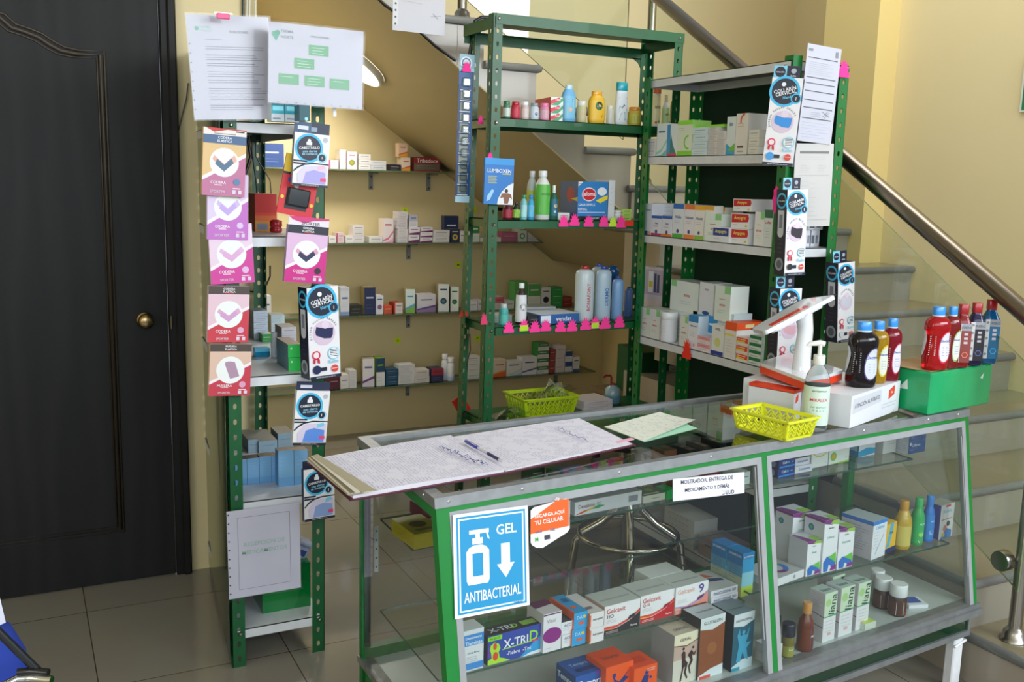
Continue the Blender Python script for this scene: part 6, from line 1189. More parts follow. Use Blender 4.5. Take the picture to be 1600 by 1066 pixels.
def slab(name, pts, z0, z1, m, mside=None, wave=0, parent=nb, nx=14, ny=8, seed=1):
    """page block: pts = four corners (bl, br, tr, tl); top gently curved"""
    bl, br, tr, tl = pts; rn = random.Random(seed); g = MB(); V = []
    for j in range(ny+1):
        for i in range(nx+1):
            u, v = i/nx, j/ny; p = bl.lerp(br, u).lerp(tl.lerp(tr, u), v); z = z1+wave*math.sin(PI*u)*(.6+.4*v)+wave*.35*math.sin(5*u+3*v); V.append(Vector((p.x, p.y, z))-N0)
    fs = [(j*(nx+1)+i, j*(nx+1)+i+1, (j+1)*(nx+1)+i+1, (j+1)*(nx+1)+i) for j in range(ny) for i in range(nx)]
    g.add(V, fs, m, True); ring = [i for i in range(nx+1)]+[j*(nx+1)+nx for j in range(1, ny+1)]+[ny*(nx+1)+i for i in range(nx-1, -1, -1)]+[j*(nx+1) for j in range(ny-1, 0, -1)]
    lo = [Vector((V[k].x, V[k].y, z0-N0.z)) for k in ring]; k = len(ring); W2 = [V[i] for i in ring]+lo
    g.add(W2, [(k+i, k+(i+1) % k, (i+1) % k, i) for i in range(k)], mside or mat('#d3cfd6', 'matte')); g.add(lo, [tuple(range(k))[::-1]], mside or mat('#d3cfd6', 'matte'))
    return g.build(name, parent)
z0 = ZT+.0015
slab('cover', (BL_+Vector((-.004, -.006, 0)), GB+Vector((0, -.008, 0)), GT+Vector((0, .006, 0)), TL+Vector((-.006, .006, 0))), z0, z0+.003, mat('#5a1a30', 'card'), mat('#4a1226', 'card'))
slab('cover', (GB+Vector((0, -.008, 0)), BR_+Vector((.008, -.006, 0)), TR+Vector((.008, .006, 0)), GT+Vector((0, .006, 0))), z0, z0+.003, mat('#5a1a30', 'card'), mat('#4a1226', 'card'))
slab('page', (BL_+Vector((.004, 0, 0)), GB, GT, TL), z0+.0035, z0+.010, HW, None, .004)
slab('page', (GB+Vector((.003, 0, 0)), BR_, TR, GT+Vector((.003, 0, 0))), z0+.0035, z0+.006, HW2, None, .003, seed=3)
for i in range(6):
    o = Vector((-.010+.003*i, .004-.002*i, 0)); wd_ = Vector((.020-.001*i, .002, 0))
    slab('loose_page', (BL_+o*(i+1)*.6, BL_+o*(i+1)*.6+wd_*2.2, TL+o+wd_, TL+o), z0+.0105+.0019*i, z0+.0118+.0019*i, mat(['#b9b2c6', '#8f866a', '#cfc8b4', '#6f6650', '#d6d0c4', '#a89f86'][i], 'matte'), mat('#b5ad9a', 'matte'), .0015, nx=4, seed=i)
def hand(x0, y0, x1, y1, n, amp, c='#4a4e96', t=.0007, z=z0+.017):
    rn = random.Random(n); g = MB(); P = []
    for i in range(n): u = i/(n-1); p = onz(x0+(x1-x0)*u+rn.uniform(-1, 1)*amp, y0+(y1-y0)*u+rn.uniform(-1, 1)*amp, z); P.append(p-N0)
    g.tube(P, t, mat(c, 'ink'), 4); g.build('heading_writing', nb)
hand(688, 697, 760, 727, 60, 4.0); hand(872, 668, 920, 690, 26, 2.2, z=z0+.012)
g = MB(); 
for (x0, x1) in ((868, 892), (960, 990)):
    a = onz(x0, 718 if x0 == 868 else 694, z0+.0045)-N0; b = onz(x1, 713 if x0 == 868 else 686, z0+.0045)-N0; g.hexa([a+Vector((0, -.004, -.001)), b+Vector((0, -.004, -.001)), b+Vector((0, .012, -.001)), a+Vector((0, .012, -.001)), a+Vector((0, -.004, .001)), b+Vector((0, -.004, .001)), b+Vector((0, .012, .001)), a+Vector((0, .012, .001))], mat('#e8a9bf', 'matte'))
    g.build('pink_marker_tab', nb); g = MB()
a, b = onz(727, 689, z0+.019), onz(786, 722, z0+.016); pn = empty('ballpoint_pen', a); thing(pn, 'blue capped ballpoint pen lying in the middle of the open ledger', 'pen'); d = b-a
g = MB(); g.tube([d*0, d*.02, d*.36], [.003, .0048, .0048], mat('#1d2f9a', 'plas'), 14); g.build('cap', pn)
g = MB(); g.tube([d*.36, d*.88, d*.95, d], [.0038, .0038, .0028, .0008], mat('#c9c6cf', 'plas'), 12); g.build('barrel', pn); g = MB(); g.tube([d*.62, d*.90], .0041, mat('#23285a', 'plas'), 12); g.build('grip', pn)
# loose receipt sheets
def sheet(pts, zz, m, name, label, lift=.0, seed=1, curl=.02):
    bl, br, tr, tl = (onz(*q, zz) for q in pts); o = bl; g = MB(); n = 10; V = []
    for j in range(n+1):
        for i in range(n+1): u, v = i/n, j/n; p = bl.lerp(br, u).lerp(tl.lerp(tr, u), v); V.append(Vector((p.x, p.y, zz+curl*(abs(u-.25)**2*1.2)*(v)+lift))-o)
    fs = [(j*(n+1)+i, j*(n+1)+i+1, (j+1)*(n+1)+i+1, (j+1)*(n+1)+i) for j in range(n) for i in range(n)]
    g.add(V, fs, m, True); g.add([v-Vector((0, 0, .0003)) for v in V], [f[::-1] for f in fs], m, True); thing(g.build(name, None, o), label, 'paper')
HW3 = handwriting('receipt_writing', '#8d94a0', 70., .40); HW3.node_tree.nodes['Mix'].inputs[6].default_value = lin('#e0e3d6')
sheet(((944, 668), (1007, 691), (1090, 671), (1034, 645)), ZT+.0012, mat('#a9dcc0', 'matte'), 'receipt_sheet', 'green copy sheet just below the handwritten receipt on the counter glass', curl=.004)
sheet(((944, 667), (1006, 690), (1087, 660), (1031, 644)), ZT+.0028, HW3, 'receipt_sheet', 'handwritten pale receipt sheet lying beside the open ledger on the counter glass', curl=.012)
# ------------------------------------------------------------------ stickers on the counter front
pa, pbb, pcc = cf(0, .9), cf(1.9, .9), cf(0, .4); SN = (pbb-pa).cross(pcc-pa).normalized(); SN = SN if SN.y < 0 else -SN; SP = cf(.1, .7)+SN*.003
SK = '#2593c6'
gel = [('rect', 0, 0, 1, 1, '#e6edf2'), ('rect', .04, .03, .92, .94, SK), ('rect', .065, .05, .87, .90, '#e6f2f8'), ('rect', .085, .065, .83, .87, SK),
       ('text', .70, .80, .30, 'GEL', '#eef6fa', .10), ('poly', [(.62, .66), (.74, .66), (.74, .46), (.80, .46), (.68, .32), (.56, .46), (.62, .46)], '#eef6fa'),
       ('poly', [(.18, .30), (.44, .30), (.46, .34), (.46, .62), (.42, .66), (.36, .68), (.26, .68), (.20, .66), (.16, .62), (.16, .34)], '#eef6fa'), ('rect', .24, .38, .14, .22, SK), ('rect', .24, .69, .14, .06, '#eef6fa'), ('rect', .28, .75, .06, .05, '#eef6fa'), ('poly', [(.21, .79), (.44, .81), (.47, .72), (.44, .74), (.42, .80), (.21, .83)], '#eef6fa'), ('poly', [(.20, .79), (.46, .79), (.46, .83), (.20, .83)], '#eef6fa'),
       ('text', .5, .185, .76, 'ANTIBACTERIAL', '#eef6fa', .10, 'c', 0, .105), ('text', .84, .055, .12, 'DEIMAN', '#2a7fa8', .02)]
paper([(702, 805), (823, 791), (829, 945), (716, 967)], SP, SN, gel, 'wall_sticker', 'blue GEL ANTIBACTERIAL sign with bottle and arrow on the counter glass', 'sign', '#e6edf2')
PQ = [onpl(x, y, SP-SN*.0012, SN) for x, y in [(829, 848), (829, 798), (834, 793), (884, 779), (889, 782), (890, 826), (886, 832), (848, 856), (838, 856), (831, 852)]]
PQ2 = [onpl(x, y, SP-SN*.0002, SN) for x, y in [(829, 835), (829, 812), (871, 781), (889, 780), (889, 822)]]
o = PQ[0]; g = MB(); g.prism([p-o for p in PQ][::-1], SN*.0008, mat('#e9e9ec', 'card')); g.add([p-o for p in PQ2], [(0, 1, 2, 3, 4)], mat('#f0601c'))
U = (onpl(889, 824, SP, SN)-onpl(829, 836, SP, SN)).normalized(); Vv = SN.cross(U); c = Canvas(g, onpl(829, 850, SP, SN)-o, U, Vv, (onpl(889, 824, SP, SN)-onpl(829, 836, SP, SN)).length, .12)
c.draw([('text', .53, .50, .80, 'RECARGA AQUÍ', '#f6f2ee', .10), ('text', .5, .375, .74, 'TU CELULAR', '#f6f2ee', .10), ('text', .74, .76, .24, 'clip', '#f6f2ee', .08), ('text', .22, .2, .3, 'telcel', '#5a6f9a', .05), ('text', .58, .19, .2, 'at&t', '#5a6f9a', .05), ('text', .16, .06, .12, 'M', '#3fae4a', .08), ('rect', .36, .02, .14, .09, '#3a3d45')])
thing(g.build('wall_sticker', None, o), 'orange and white RECARGA AQUI TU CELULAR sticker on the counter glass', 'sticker')
lb = [('text', .47, .80, .88, 'MOSTRADOR, ENTREGA DE', '#30323a', .22), ('text', .47, .46, .88, 'MEDICAMENTO Y DEMÁS', '#30323a', .22), ('text', .72, .13, .36, 'LA SALUD', '#30323a', .19), ('poly', [(0, .02), (.3, .34), (.75, .16), (.62, 0), (0, 0)], '#e9e9f2')]
paper([(1050, 756), (1160, 732), (1166, 770), (1053, 783)], SP, SN, lb, 'paper_label', 'folded paper strip MOSTRADOR ENTREGA DE MEDICAMENTO taped inside the counter glass', 'label', '#e2e2ec')
# ------------------------------------------------------------------ boxes inside the counter
G8 = 'medicine boxes in the counter'; AY = .088
def cin(pl, pr, pt, pb, z, d, base, front, label, yaw=AY, name='medicine_box', **k):
    B, w, h = spot(pl, pr, pt, pb, z, yaw=yaw); hh = k.pop('hh', None) or h
    if z == .3: B.y = max(B.y, cf(B.x-.777+w/2, z+hh).y+.024)
    return carton(B+Vector((0, 0, .0005)), w, hh, d, yaw, base, front, label=label, group=G8, name=name, **k)
def cin2(pl, pr, pt, pb, z, d, base, front, label, n=2, **k):
    B, w, h = spot(pl, pr, pt, pb, z, yaw=AY)
    for j in range(n): carton(B+Vector((random.uniform(-.002, .002), 0, .0005+h/n*j)), w, h/n-.0006, d, AY, base, front, label=label % ('lower', 'upper')[j], group=G8, **k)
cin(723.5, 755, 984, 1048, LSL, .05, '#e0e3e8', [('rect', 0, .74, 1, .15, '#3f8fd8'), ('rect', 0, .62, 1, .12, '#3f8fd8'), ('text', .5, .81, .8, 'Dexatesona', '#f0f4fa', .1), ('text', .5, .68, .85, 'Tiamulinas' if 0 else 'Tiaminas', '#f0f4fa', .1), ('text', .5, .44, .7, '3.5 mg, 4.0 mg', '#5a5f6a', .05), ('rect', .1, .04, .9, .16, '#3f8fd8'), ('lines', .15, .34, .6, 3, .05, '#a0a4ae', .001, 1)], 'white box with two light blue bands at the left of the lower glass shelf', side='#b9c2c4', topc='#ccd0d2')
xt = [('rect', 0, 0, 1, 1, '#2f49a8'), ('poly', [(.6, 0), (1, 0), (1, .6), (.85, .4)], '#2a9fdc'), ('poly', [(0, .3), (.1, .2), (.1, .75), (0, .6)], '#6a3fb0'), ('rect', 0, .82, .26, .15, '#8fdc2a'), ('text', .13, .89, .22, 'NUEVO', '#2a4a1a', .08), ('text', .52, .60, .46, 'X-TRI', '#f2f6fa', .3, 'c', 0, .30), ('text', .86, .66, .16, 'D', '#9fe02a', .34, 'c', 0, .36), ('poly', [(.27, .42), (.82, .46), (.82, .50), (.27, .46)], '#9fcf3a'), ('rect', .82, .44, .13, .07, '#d8347a'), ('text', .58, .26, .46, '-Fiebre  -Tos', '#f2f2f6', .14),
      ('poly', [(.0, .02), (.42, .02), (.3, .14), (.22, .2), (.2, .4), (.23, .52), (.2, .68), (.12, .76), (.05, .68), (.04, .52), (.06, .42), (.07, .24), (0, .18)], '#b4e83a'), ('disc', .13, .62, .035, '#e0502a', 12, .12), ('disc', .14, .28, .05, '#e0502a', 14, .15), ('poly', [(.62, 0), (1, 0), (1, .12), (.8, .1)], '#e6ecf4')]
cin(762, 845, 985, 1030, LSL, .045, '#2f49a8', xt, 'wide dark blue cold medicine box with a glowing green head figure', side='#3a3f4f', topc='#17191f', top=[('text', .32, .5, .44, 'X-TRI', '#d8e0e6', .5), ('text', .58, .5, .1, 'D', '#9fe02a', .5), ('rect', .7, .25, .27, .5, '#7fae3a')])
cin(848, 876, 958, 1018, LSL, .075, '#e6e2e8', [('disc', .5, .42, .52, '#8a1f80', 28, .20), ('rect', 0, .955, 1, .03, '#6a1f60'), ('text', .42, .80, .6, 'Vitol', '#b9a9b4', .1), ('lines', .1, .10, .5, 1, .05, '#b9a9b4', .001, 1)], 'white box with a large purple oval in the counter', side='#cfcacf', topc='#c9c4c8', top=[('poly', [(0, .5), (1, .6), (1, 1), (0, 1)], '#5a1a48')])
cin2(877, 895.5, 971, 1011, LSL, .07, '#e6e6ec', [('text', .5, .72, .65, 'ACC', '#2b3f7a', .22), ('lines', .15, .5, .6, 2, .14, '#a9acb6', .001, 1)], '%s small white box between the purple oval box and the bright blue ones', topc='#3a4250')
cin2(894.5, 915.5, 957, 1008, LSL, .11, '#2f9fdc', [('text', .5, .7, .6, 'DAY', '#bfe4f6', .2), ('disc', .78, .70, .1, '#efc43a', 12), ('rect', .35, .25, .4, .18, '#e0604a')], '%s bright blue cold remedy box in the counter', topc='#2b8fc4', side='#e0642a', top=[('rect', .0, 0, .12, 1, '#d9501f'), ('disc', .5, .3, .2, '#d8603a', 12), ('rect', .4, .6, .4, .2, '#1f5f9a')])
cin2(921, 943, 957, 1004, LSL, .12, '#e6e2e4', [('rect', 0, .1, .08, .8, '#e8622a'), ('text', .55, .55, .7, 'Adrephel', '#5a4a4a', .2)], '%s white and orange edged box beside the bright blue ones', side='#dd7a3a', topc='#cdc6c4', top=[('rect', .15, .2, .5, .12, '#7a6a70')])
def gelca(t2, c1, c2, c3, pc_, cap):
    return [('text', .32, .80, .52, 'Gelcavit', pc_, .2), ('text', .17, .62, .22, t2, cap, .13) if t2 else ('rect', 0, 0, .01, .01, '#e9e7ea'), ('lines', .06, .5, .34, 3, .05, '#b9b4ba', .001, 2), ('poly', [(0, .28), (.35, .26), (.7, .40), (1, .66), (1, .56), (.7, .33), (.35, .18), (0, .20)], c2), ('poly', [(0, 0), (1, 0), (1, .55), (.7, .31), (.35, .16), (0, .20)], c1), ('poly', [(0, .17), (.3, .15), (.3, .18), (0, .22)], c3), ('poly', [(.64, .34), (.84, .42), (.88, .54), (.70, .48)], cap), ('lines', .05, .09, .4, 2, .05, '#e9dcdc', .001, 4), ('text', .83, .12, .22, 'Pharmacare' if 0 else 'Pharma', '#efe6e6', .07)]
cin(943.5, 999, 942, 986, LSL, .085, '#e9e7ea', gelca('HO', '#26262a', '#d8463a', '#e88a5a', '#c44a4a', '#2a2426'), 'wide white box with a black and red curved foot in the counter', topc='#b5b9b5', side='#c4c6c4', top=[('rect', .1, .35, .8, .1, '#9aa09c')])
cin(1000, 1053, 926, 968, LSL, .085, '#e9e7ea', gelca('Q-10', '#c81c2a', '#e0452f', '#e9b04a', '#c44a4a', '#a01830'), 'wide white box with a plain red curved foot in the counter', topc='#b5b9b5', side='#c4c6c4', top=[('rect', .1, .35, .8, .1, '#9aa09c')])
g9 = gelca(None, '#e8917c', '#efb4a4', '#efb4a4', '#e0a08a', '#6a2a5a'); g9 += [('text', .78, .78, .16, '9', '#5a4f9a', .32, 'c', 0, .32), ('poly', [(0, .30), (.35, .22), (.8, .42), (1, .64), (1, .60), (.8, .38), (.35, .18), (0, .26)], '#8a7fd0')]
cin(1054.5, 1105, 913, 955, LSL, .08, '#e9e7ea', g9, 'wide white and salmon box with a large violet 9', topc='#b9bdb9', side='#c4c6c4', top=[('rect', .1, .35, .8, .1, '#9aa09c')])
B, w, h = spot(1054.5, 1105, 913, 955, LSL, yaw=AY); carton(B+Vector((-.025, .083, .0005)), w, h, .07, AY, '#c4c8c5', (), label='pale grey topped box standing behind the salmon box with the 9', group=G8)
cin2(1111, 1152.5, 919, 941, LSL, .12, '#e6e4ea', [('text', .52, .5, .84, 'PIASCLEDINE 300', '#3a3a8a', .5)], '%s flat white box with violet name and 300, beside the salmon box', topc='#c9c9c9', top=[('poly', [(.1, .5), (.9, .35), (.9, .5), (.2, .7)], '#2a3f6a'), ('poly', [(.1, .7), (.8, .62), (.6, .85), (.1, .85)], '#c4683a')])
bl2 = [('rect', 0, .55, 1, .45, '#2f9fd8'), ('rect', 0, .86, 1, .14, '#1f7fc0'), ('rect', 0, .25, 1, .3, '#8fcfe0'), ('rect', 0, 0, 1, .22, '#b4cf3a'), ('text', .5, .91, .8, 'DUVERTON', '#eef6fa', .06)]
bls = [('rect', 0, .7, 1, .3, '#1f6fae'), ('rect', 0, .45, 1, .25, '#4f8fb0'), ('rect', 0, .2, 1, .25, '#a9b49a'), ('rect', 0, 0, 1, .2, '#b9ae70'), ('text', .5, .91, .8, 'DUVERTON', '#dfeaf0', .06), ('lines', .15, .78, .7, 9, .05, '#2a5a86', .001, 3)]
cin(1157, 1175, 864, 931, LSL, .060, '#8fcfe0', bl2, 'front blue and lime upright box at the right end of the lower shelf', left=bls, topc='#1f7fc0', side='#6f9fb0')
B, w, h = spot(1157, 1175, 864, 931, LSL, yaw=AY); carton(B+Vector((-.006, .064, .0005)), w, h, .060, AY, '#8fcfe0', bl2, left=bls, label='rear blue and lime upright box at the right end of the lower shelf', group=G8, topc='#1f6fae', side='#6f9fb0')
# on the display base, left
ZB = .3
cin(898, 943, 1052, 1104, ZB, .085, '#1f56a8', [('text', .5, .70, .85, 'Tempra', '#f2f6fa', .4), ('rect', .7, .9, .3, .1, '#6a3a9a')], 'blue box with white lettering on the counter base, left of orange ones', side='#17407f', topc='#2a55a0', top=[('text', .5, .6, .6, 'Tempra', '#a9c0e0', .3), ('rect', .2, .2, .6, .2, '#17326a')], left=[('text', .5, .72, .85, 'Tempra', '#dfe8f4', .3)])
cin(945, 987.5, 1038, 1098, ZB, .085, '#ee5a1c', [('poly', [(.35, .62), (.5, .55), (.75, .72), (.95, .85), (.7, .65), (.85, .6), (.5, .42), (.35, .5), (.25, .7), (.3, .78)], '#1f2f7a'), ('disc', .3, .74, .07, '#1f2f7a', 12), ('text', .45, .3, .5, 'DOLO' if 0 else 'Sistrin', '#f4e6dc', .1)], 'larger orange box with a dark blue leaping figure on the counter base', topc='#d9481a', top=[('text', .5, .5, .6, 'Sistrin', '#6a4a3a', .3)])
cin(989, 1025, 1041, 1092, ZB, .075, '#ee5a1c', [('poly', [(.2, .4), (.6, .45), (.65, .7), (.45, .75), (.35, .6)], '#1f2f7a'), ('disc', .55, .80, .08, '#1f2f7a', 12), ('disc', .72, .62, .05, '#1f2f7a', 10), ('lines', .55, .9, .4, 2, .06, '#f4e6dc', .001, 3)], 'smaller orange box with a dark blue figure on the counter base', topc='#d9481a', top=[('rect', .2, .3, .6, .4, '#c43a14')])
RUN = [('poly', [(.28, .06), (.36, .30), (.34, .48), (.30, .60), (.38, .66), (.46, .62), (.48, .46), (.58, .40), (.52, .22), (.60, .10), (.55, .08), (.44, .22), (.48, .34), (.42, .32), (.34, .06)], '#3a1a1c'), ('disc', .38, .70, .05, '#3a1a1c', 12), ('poly', [(.55, .55), (.70, .64), (.80, .56), (.90, .62), (.84, .52), (.72, .54), (.78, .42), (.66, .30), (.72, .16), (.66, .18), (.60, .32), (.68, .44), (.60, .52)], '#3a1a1c'), ('disc', .76, .68, .045, '#3a1a1c', 12)]
cin(1050, 1089, 989, 1068, ZB, .09, '#d9d3c4', [('poly', [(0, .80), (.5, .75), (1, .84), (1, 1), (0, 1)], '#e6ddc0'), ('poly', [(0, .78), (.5, .73), (1, .82), (1, .84), (.5, .75), (0, .80)], '#7a3a30'), ('poly', [(0, .5), (1, .5), (1, .81), (.5, .73), (0, .78)], '#c4a89a'), ('text', .45, .88, .6, 'GERIAL', '#5a3a34', .06)]+RUN, 'tall beige box with two dark running figures', side='#9a9da0', topc='#b5ac98', top=[('text', .5, .3, .6, 'GERIAL', '#5a4a44', .2)])
cin(1090, 1128, 963, 1058, ZB, .10, '#8a4a26', [('poly', [(0, .82), (.5, .78), (1, .86), (1, 1), (0, 1)], '#d6dde0'), ('poly', [(0, 0), (1, 0), (1, .17), (.5, .14), (0, .06)], '#dde4e8'), ('text', .5, .91, .75, 'GLUTALLEN', '#23262b', .06), ('rect', .05, .0, .45, .05, '#d8503a'), ('disc', .5, .48, .2, '#9a5c30', 16)], 'tall brown and white box between the beige and teal ones', side='#23252a', topc='#a9b0b4', top=[('text', .5, .35, .7, 'GLUTALLEN', '#2f343a', .2), ('rect', 0, .7, 1, .3, '#5a2a1c')])
cin(1142, 1174, 958, 1046, ZB, .09, '#1f5a70', [('poly', [(0, .80), (.5, .76), (1, .84), (1, 1), (0, 1)], '#d3dadf'), ('poly', [(0, 0), (1, 0), (1, .18), (.5, .18), (0, .08)], '#c9dce4'), ('text', .5, .88, .8, 'DECANOBRAL', '#23262b', .05), ('poly', [(.2, .15), (.3, .45), (.2, .62), (.3, .74), (.35, .6), (.5, .62), (.65, .6), (.8, .76), (.72, .55), (.62, .46), (.9, .46), (.68, .36), (.8, .14), (.6, .2), (.5, .32), (.4, .14)], '#3f9fc4'), ('disc', .5, .66, .08, '#3f9fc4', 12), ('rect', 0, 0, .4, .06, '#1f8fae')], 'tall teal box with light blue figures by the middle counter post', side='#20262e', topc='#6f7f86', top=[('text', .5, .35, .7, 'DECANOBRAL', '#2f343a', .2)])
# upper shelf, left half
cin(647.5, 694, 832, 855, US, .13, '#c4b41f', (), 'yellow box with a dark picture on top at the left of the upper glass shelf', topc='#a59a2a', side='#b8a81c', top=[('disc', .5, .5, .28, '#4a4220', 10), ('rect', .2, .15, .6, .1, '#6a6a2a')], left=[('lines', .1, .7, .8, 4, .15, '#9a8c18', .001, 1)])
B = onz(672, 822, US); carton(B+Vector((.02, .05, .0005)), .05, .035, .07, AY, '#6a1f28', (), label='dark red box behind the yellow box on the upper glass shelf', group=G8)
cin(826, 891, 788, 815, US, .06, '#c9ccd2', [('poly', [(.1, 0), (.45, .1), (.5, 1), (.2, 1)], '#c4302c'), ('poly', [(.42, .1), (.6, .6), (.5, 1), (.62, 1), (.72, .55), (.55, .1)], '#2f8fc4'), ('rect', 0, 0, .12, 1, '#23262b'), ('text', .8, .7, .3, 'BASIC' if 0 else 'BEPA', '#8a929c', .16)], 'grey box with red and blue chevrons behind the orange sticker', topc='#a9adb0')
cin(899, 1003, 776, 797, US, .06, '#dcdee0', [('text', .17, .62, .24, 'Dexabión', '#7a2a38', .3), ('text', .35, .66, .06, 'DC', '#2f5f7a', .3), ('poly', [(.0, .05), (.12, .28), (.24, .36), (.1, .1)], '#d84a2c'), ('poly', [(.1, .1), (.24, .4), (.32, .5), (.26, .3)], '#dcc43a'), ('poly', [(.24, .3), (.34, .55), (.44, .42), (.34, .28)], '#2f9f5a'), ('rect', .80, .3, .14, .45, '#8a8d92')], 'long white box with a red and green swoosh on the upper glass shelf', topc='#a5a8a6', top=[('rect', .1, .6, .8, .03, '#3a3d40')])
cin(1005, 1040, 773, 784, US, .07, '#c9cbb9', [('lines', .35, .5, .55, 1, .1, '#7a8a6a', .002, 1)], 'flat box with green fruit on top on the upper glass shelf', topc='#5a6a34', top=[('disc', .35, .5, .2, '#4f7a2a', 12), ('disc', .62, .6, .16, '#7f9a3a', 12), ('rect', .1, .1, .7, .12, '#c9cfae')])
cin(1041, 1056, 766, 780, US, .05, '#1f9a4a', (), 'small bright green box beside the folded paper strip')
cin(1062, 1092, 744, 768, US, .06, '#8a5a48', art('k', '#c4543a', '#6a3a5a', None, '#d9b9a9'), 'brown and red box behind the folded paper strip, left one')
cin(1093, 1124, 739, 762, US, .06, '#6a2030', art('k', '#a82a4a', '#3a3f5a', None, '#d9b9b9'), 'dark crimson box behind the folded paper strip, right one')
cin(1158, 1171, 738, 757, US, .08, '#c4cfc9', art('i'), 'pale box at the middle post end of the upper glass shelf')
for i, (x, y, w_, d_, h_, c_, tp_, lb_) in enumerate([(840, 732, .05, .05, .05, '#2f5a3a', [('rect', .2, .2, .6, .6, '#6f8a6a')], 'dark green box on the upper shelf below the ledger'), (878, 738, .03, .06, .055, '#2a7a4a', (), 'narrow green box on the upper shelf beside the blue and yellow one'), (902, 736, .085, .05, .06, '#1f7fb4', [('poly', [(.0, 0), (1, 0), (1, .5), (.5, .3)], '#d8c03a'), ('text', .45, .65, .7, 'Theraflu' if 0 else 'TROFIN', '#e6e6e0', .25)], 'blue and yellow box lying on the upper shelf under the glass top'),
    (962, 722, .10, .06, .05, '#4a4f42', [('rect', .55, .2, .3, .5, '#8a7f5a'), ('rect', .1, .2, .3, .4, '#6a7a5a')], 'dark olive box lying on the upper shelf under the glass top'), (1010, 706, .04, .05, .08, '#b5b3ac', (), 'pale box on the upper shelf right of the ledger'), (1048, 704, .05, .06, .07, '#a8704a', [('rect', .1, .1, .4, .8, '#4a7a3a')], 'orange brown box on the upper shelf under the receipt')]):
    B = onz(x, y, US+h_); carton(Vector((B.x, B.y, US+.0005)), w_, h_, d_, AY, c_, art('k', '#3a5a8a', '#b5a94a', None, '#c9cfc9'), label=lb_, group=G8, top=tp_)
for i in range(3):
    B = onz(1084+23*i, 704-5.5*i, US+.05); carton(Vector((B.x, B.y, US+.0005)), .032, .05, .09, AY, '#232838', (), label='dark navy box with cream squares on top, %s from left under the counter glass' % ORD[i], group=G8, top=[('rect', .2, .1, .6, .25, '#b9a98a'), ('rect', .2, .45, .6, .25, '#a99a7a'), ('rect', .2, .8, .6, .12, '#3a4a6a')])
# upper shelf, right half
cin2(1215, 1240.5, 718, 746, US, .05, '#1a2f7f', [('text', .35, .68, .5, 'Cefi', '#eef0f6', .3), ('rect', .5, .55, .15, .25, '#2fa0d8'), ('text', .82, .68, .22, '500', '#c9d0e6', .15), ('poly', [(.05, .1), (1, .18), (1, .35), (.05, .28)], '#2a8fd8')], '%s navy and sky blue box at the left of the right upper shelf', side='#14204f', left=[('disc', .5, .5, .25, '#8a93b9', 10)])
cin(1242, 1269, 727.5, 738.5, US, .06, '#dcdde4', [('text', .55, .5, .7, 'Loxopram', '#2b3a9a', .5)], 'lower flat white box with blue name on the right upper shelf')
B, w, h = spot(1242, 1269, 727.5, 738.5, US, yaw=AY); carton(B+Vector((-.006, .006, h+.001)), w*.94, h, .06, AY, '#dcdde4', [('text', .55, .5, .7, 'Loxopram', '#2b3a9a', .5)], label='upper flat white box with blue name on the right upper shelf', group=G8, topc='#8f9a98')
cin(1267, 1293, 700, 730, US, .05, '#e2e4e0', [('arc', .5, 1.25, .55, .60, 200, 340, '#d8c43a'), ('text', .85, .2, .15, 'A', '#8a929a', .08)], 'white box with a thin yellow curve on the right upper shelf')
cin(1294.5, 1326, 693, 724, US, .05, '#e2e6e0', [('disc', .22, .38, .15, '#7fbf3a', 16), ('disc', .22, .38, .08, '#e0a03a', 14), ('poly', [(0, 0), (1, .1), (1, 0)], '#9fcf4a'), ('text', .85, .25, .12, 'A', '#8a929a', .08)], 'white box with a green and orange circle on the right upper shelf')
cin(1341, 1366.5, 684, 713, US, .05, '#dfe4ea', [('poly', [(0, 0), (1, .1), (1, .38), (.5, .46), (0, .30)], '#1f9fd0')], 'white box with a blue wave on the right upper shelf', side='#1f7fae', left=[('rect', .1, .3, .8, .35, '#9fcfe6')])
cin(1379, 1399, 678, 708, US, .06, '#dcdad6', [('lines', .3, .75, .6, 3, .14, '#9a9a9a', .0012, 1)], 'plain whitish box left of the navy pair on the right upper shelf')
cin2(1418, 1444.5, 670, 708, US, .085, '#1a4a94', [('text', .45, .68, .6, 'Ceftrex', '#e6ecf6', .25), ('lines', .1, .3, .3, 1, .1, '#c9d6ea', .001, 1), ('disc', .12, .8, .06, '#dfe8f4', 8)], '%s navy and white box at the right end of the upper shelf', side='#d6d8dc', left=[('lines', .1, .8, .8, 5, .14, '#9aa0c0', .001, 1)])
# middle shelf, right half
def mavi(t, tt=None): return [('poly', [(0, .94), (.5, .90), (1, .96), (1, 1), (0, 1)], '#7a2a7a'), ('poly', [(.4, .92), (1, .88), (1, .97), (.6, .98)], '#8fbf3a'), ('text', .5, .84, .7, 'Mavidex' if 0 else 'MaxiBio', '#3a4a3a', .03), ('text', .5, .66, .75, t, '#7fae9a', .06), ('poly', [(.12, .02), (.08, .2), (.3, .3), (.62, .3), (.92, .18), (.98, .02), (.7, .02), (.6, .12), (.48, .14), (.42, .02)], '#2f6fc4'), ('poly', [(.4, .28), (.92, .36), (.98, .14), (.7, .22)], '#6abf4a'), ('poly', [(.55, .02), (.98, .02), (.98, .12), (.7, .1)], '#8a2a8a')]
ml = [('disc', .35, .8, .14, '#1f6f9a', 14), ('disc', .35, .8, .07, '#3fae5a', 10), ('rect', 0, .95, 1, .05, '#7a2a7a')]
mt = [('poly', [(0, 0), (.5, 0), (.2, .9), (0, .9)], '#7a2a7a'), ('poly', [(.5, 0), (1, 0), (1, .4), (.6, .5)], '#8fbf3a')]
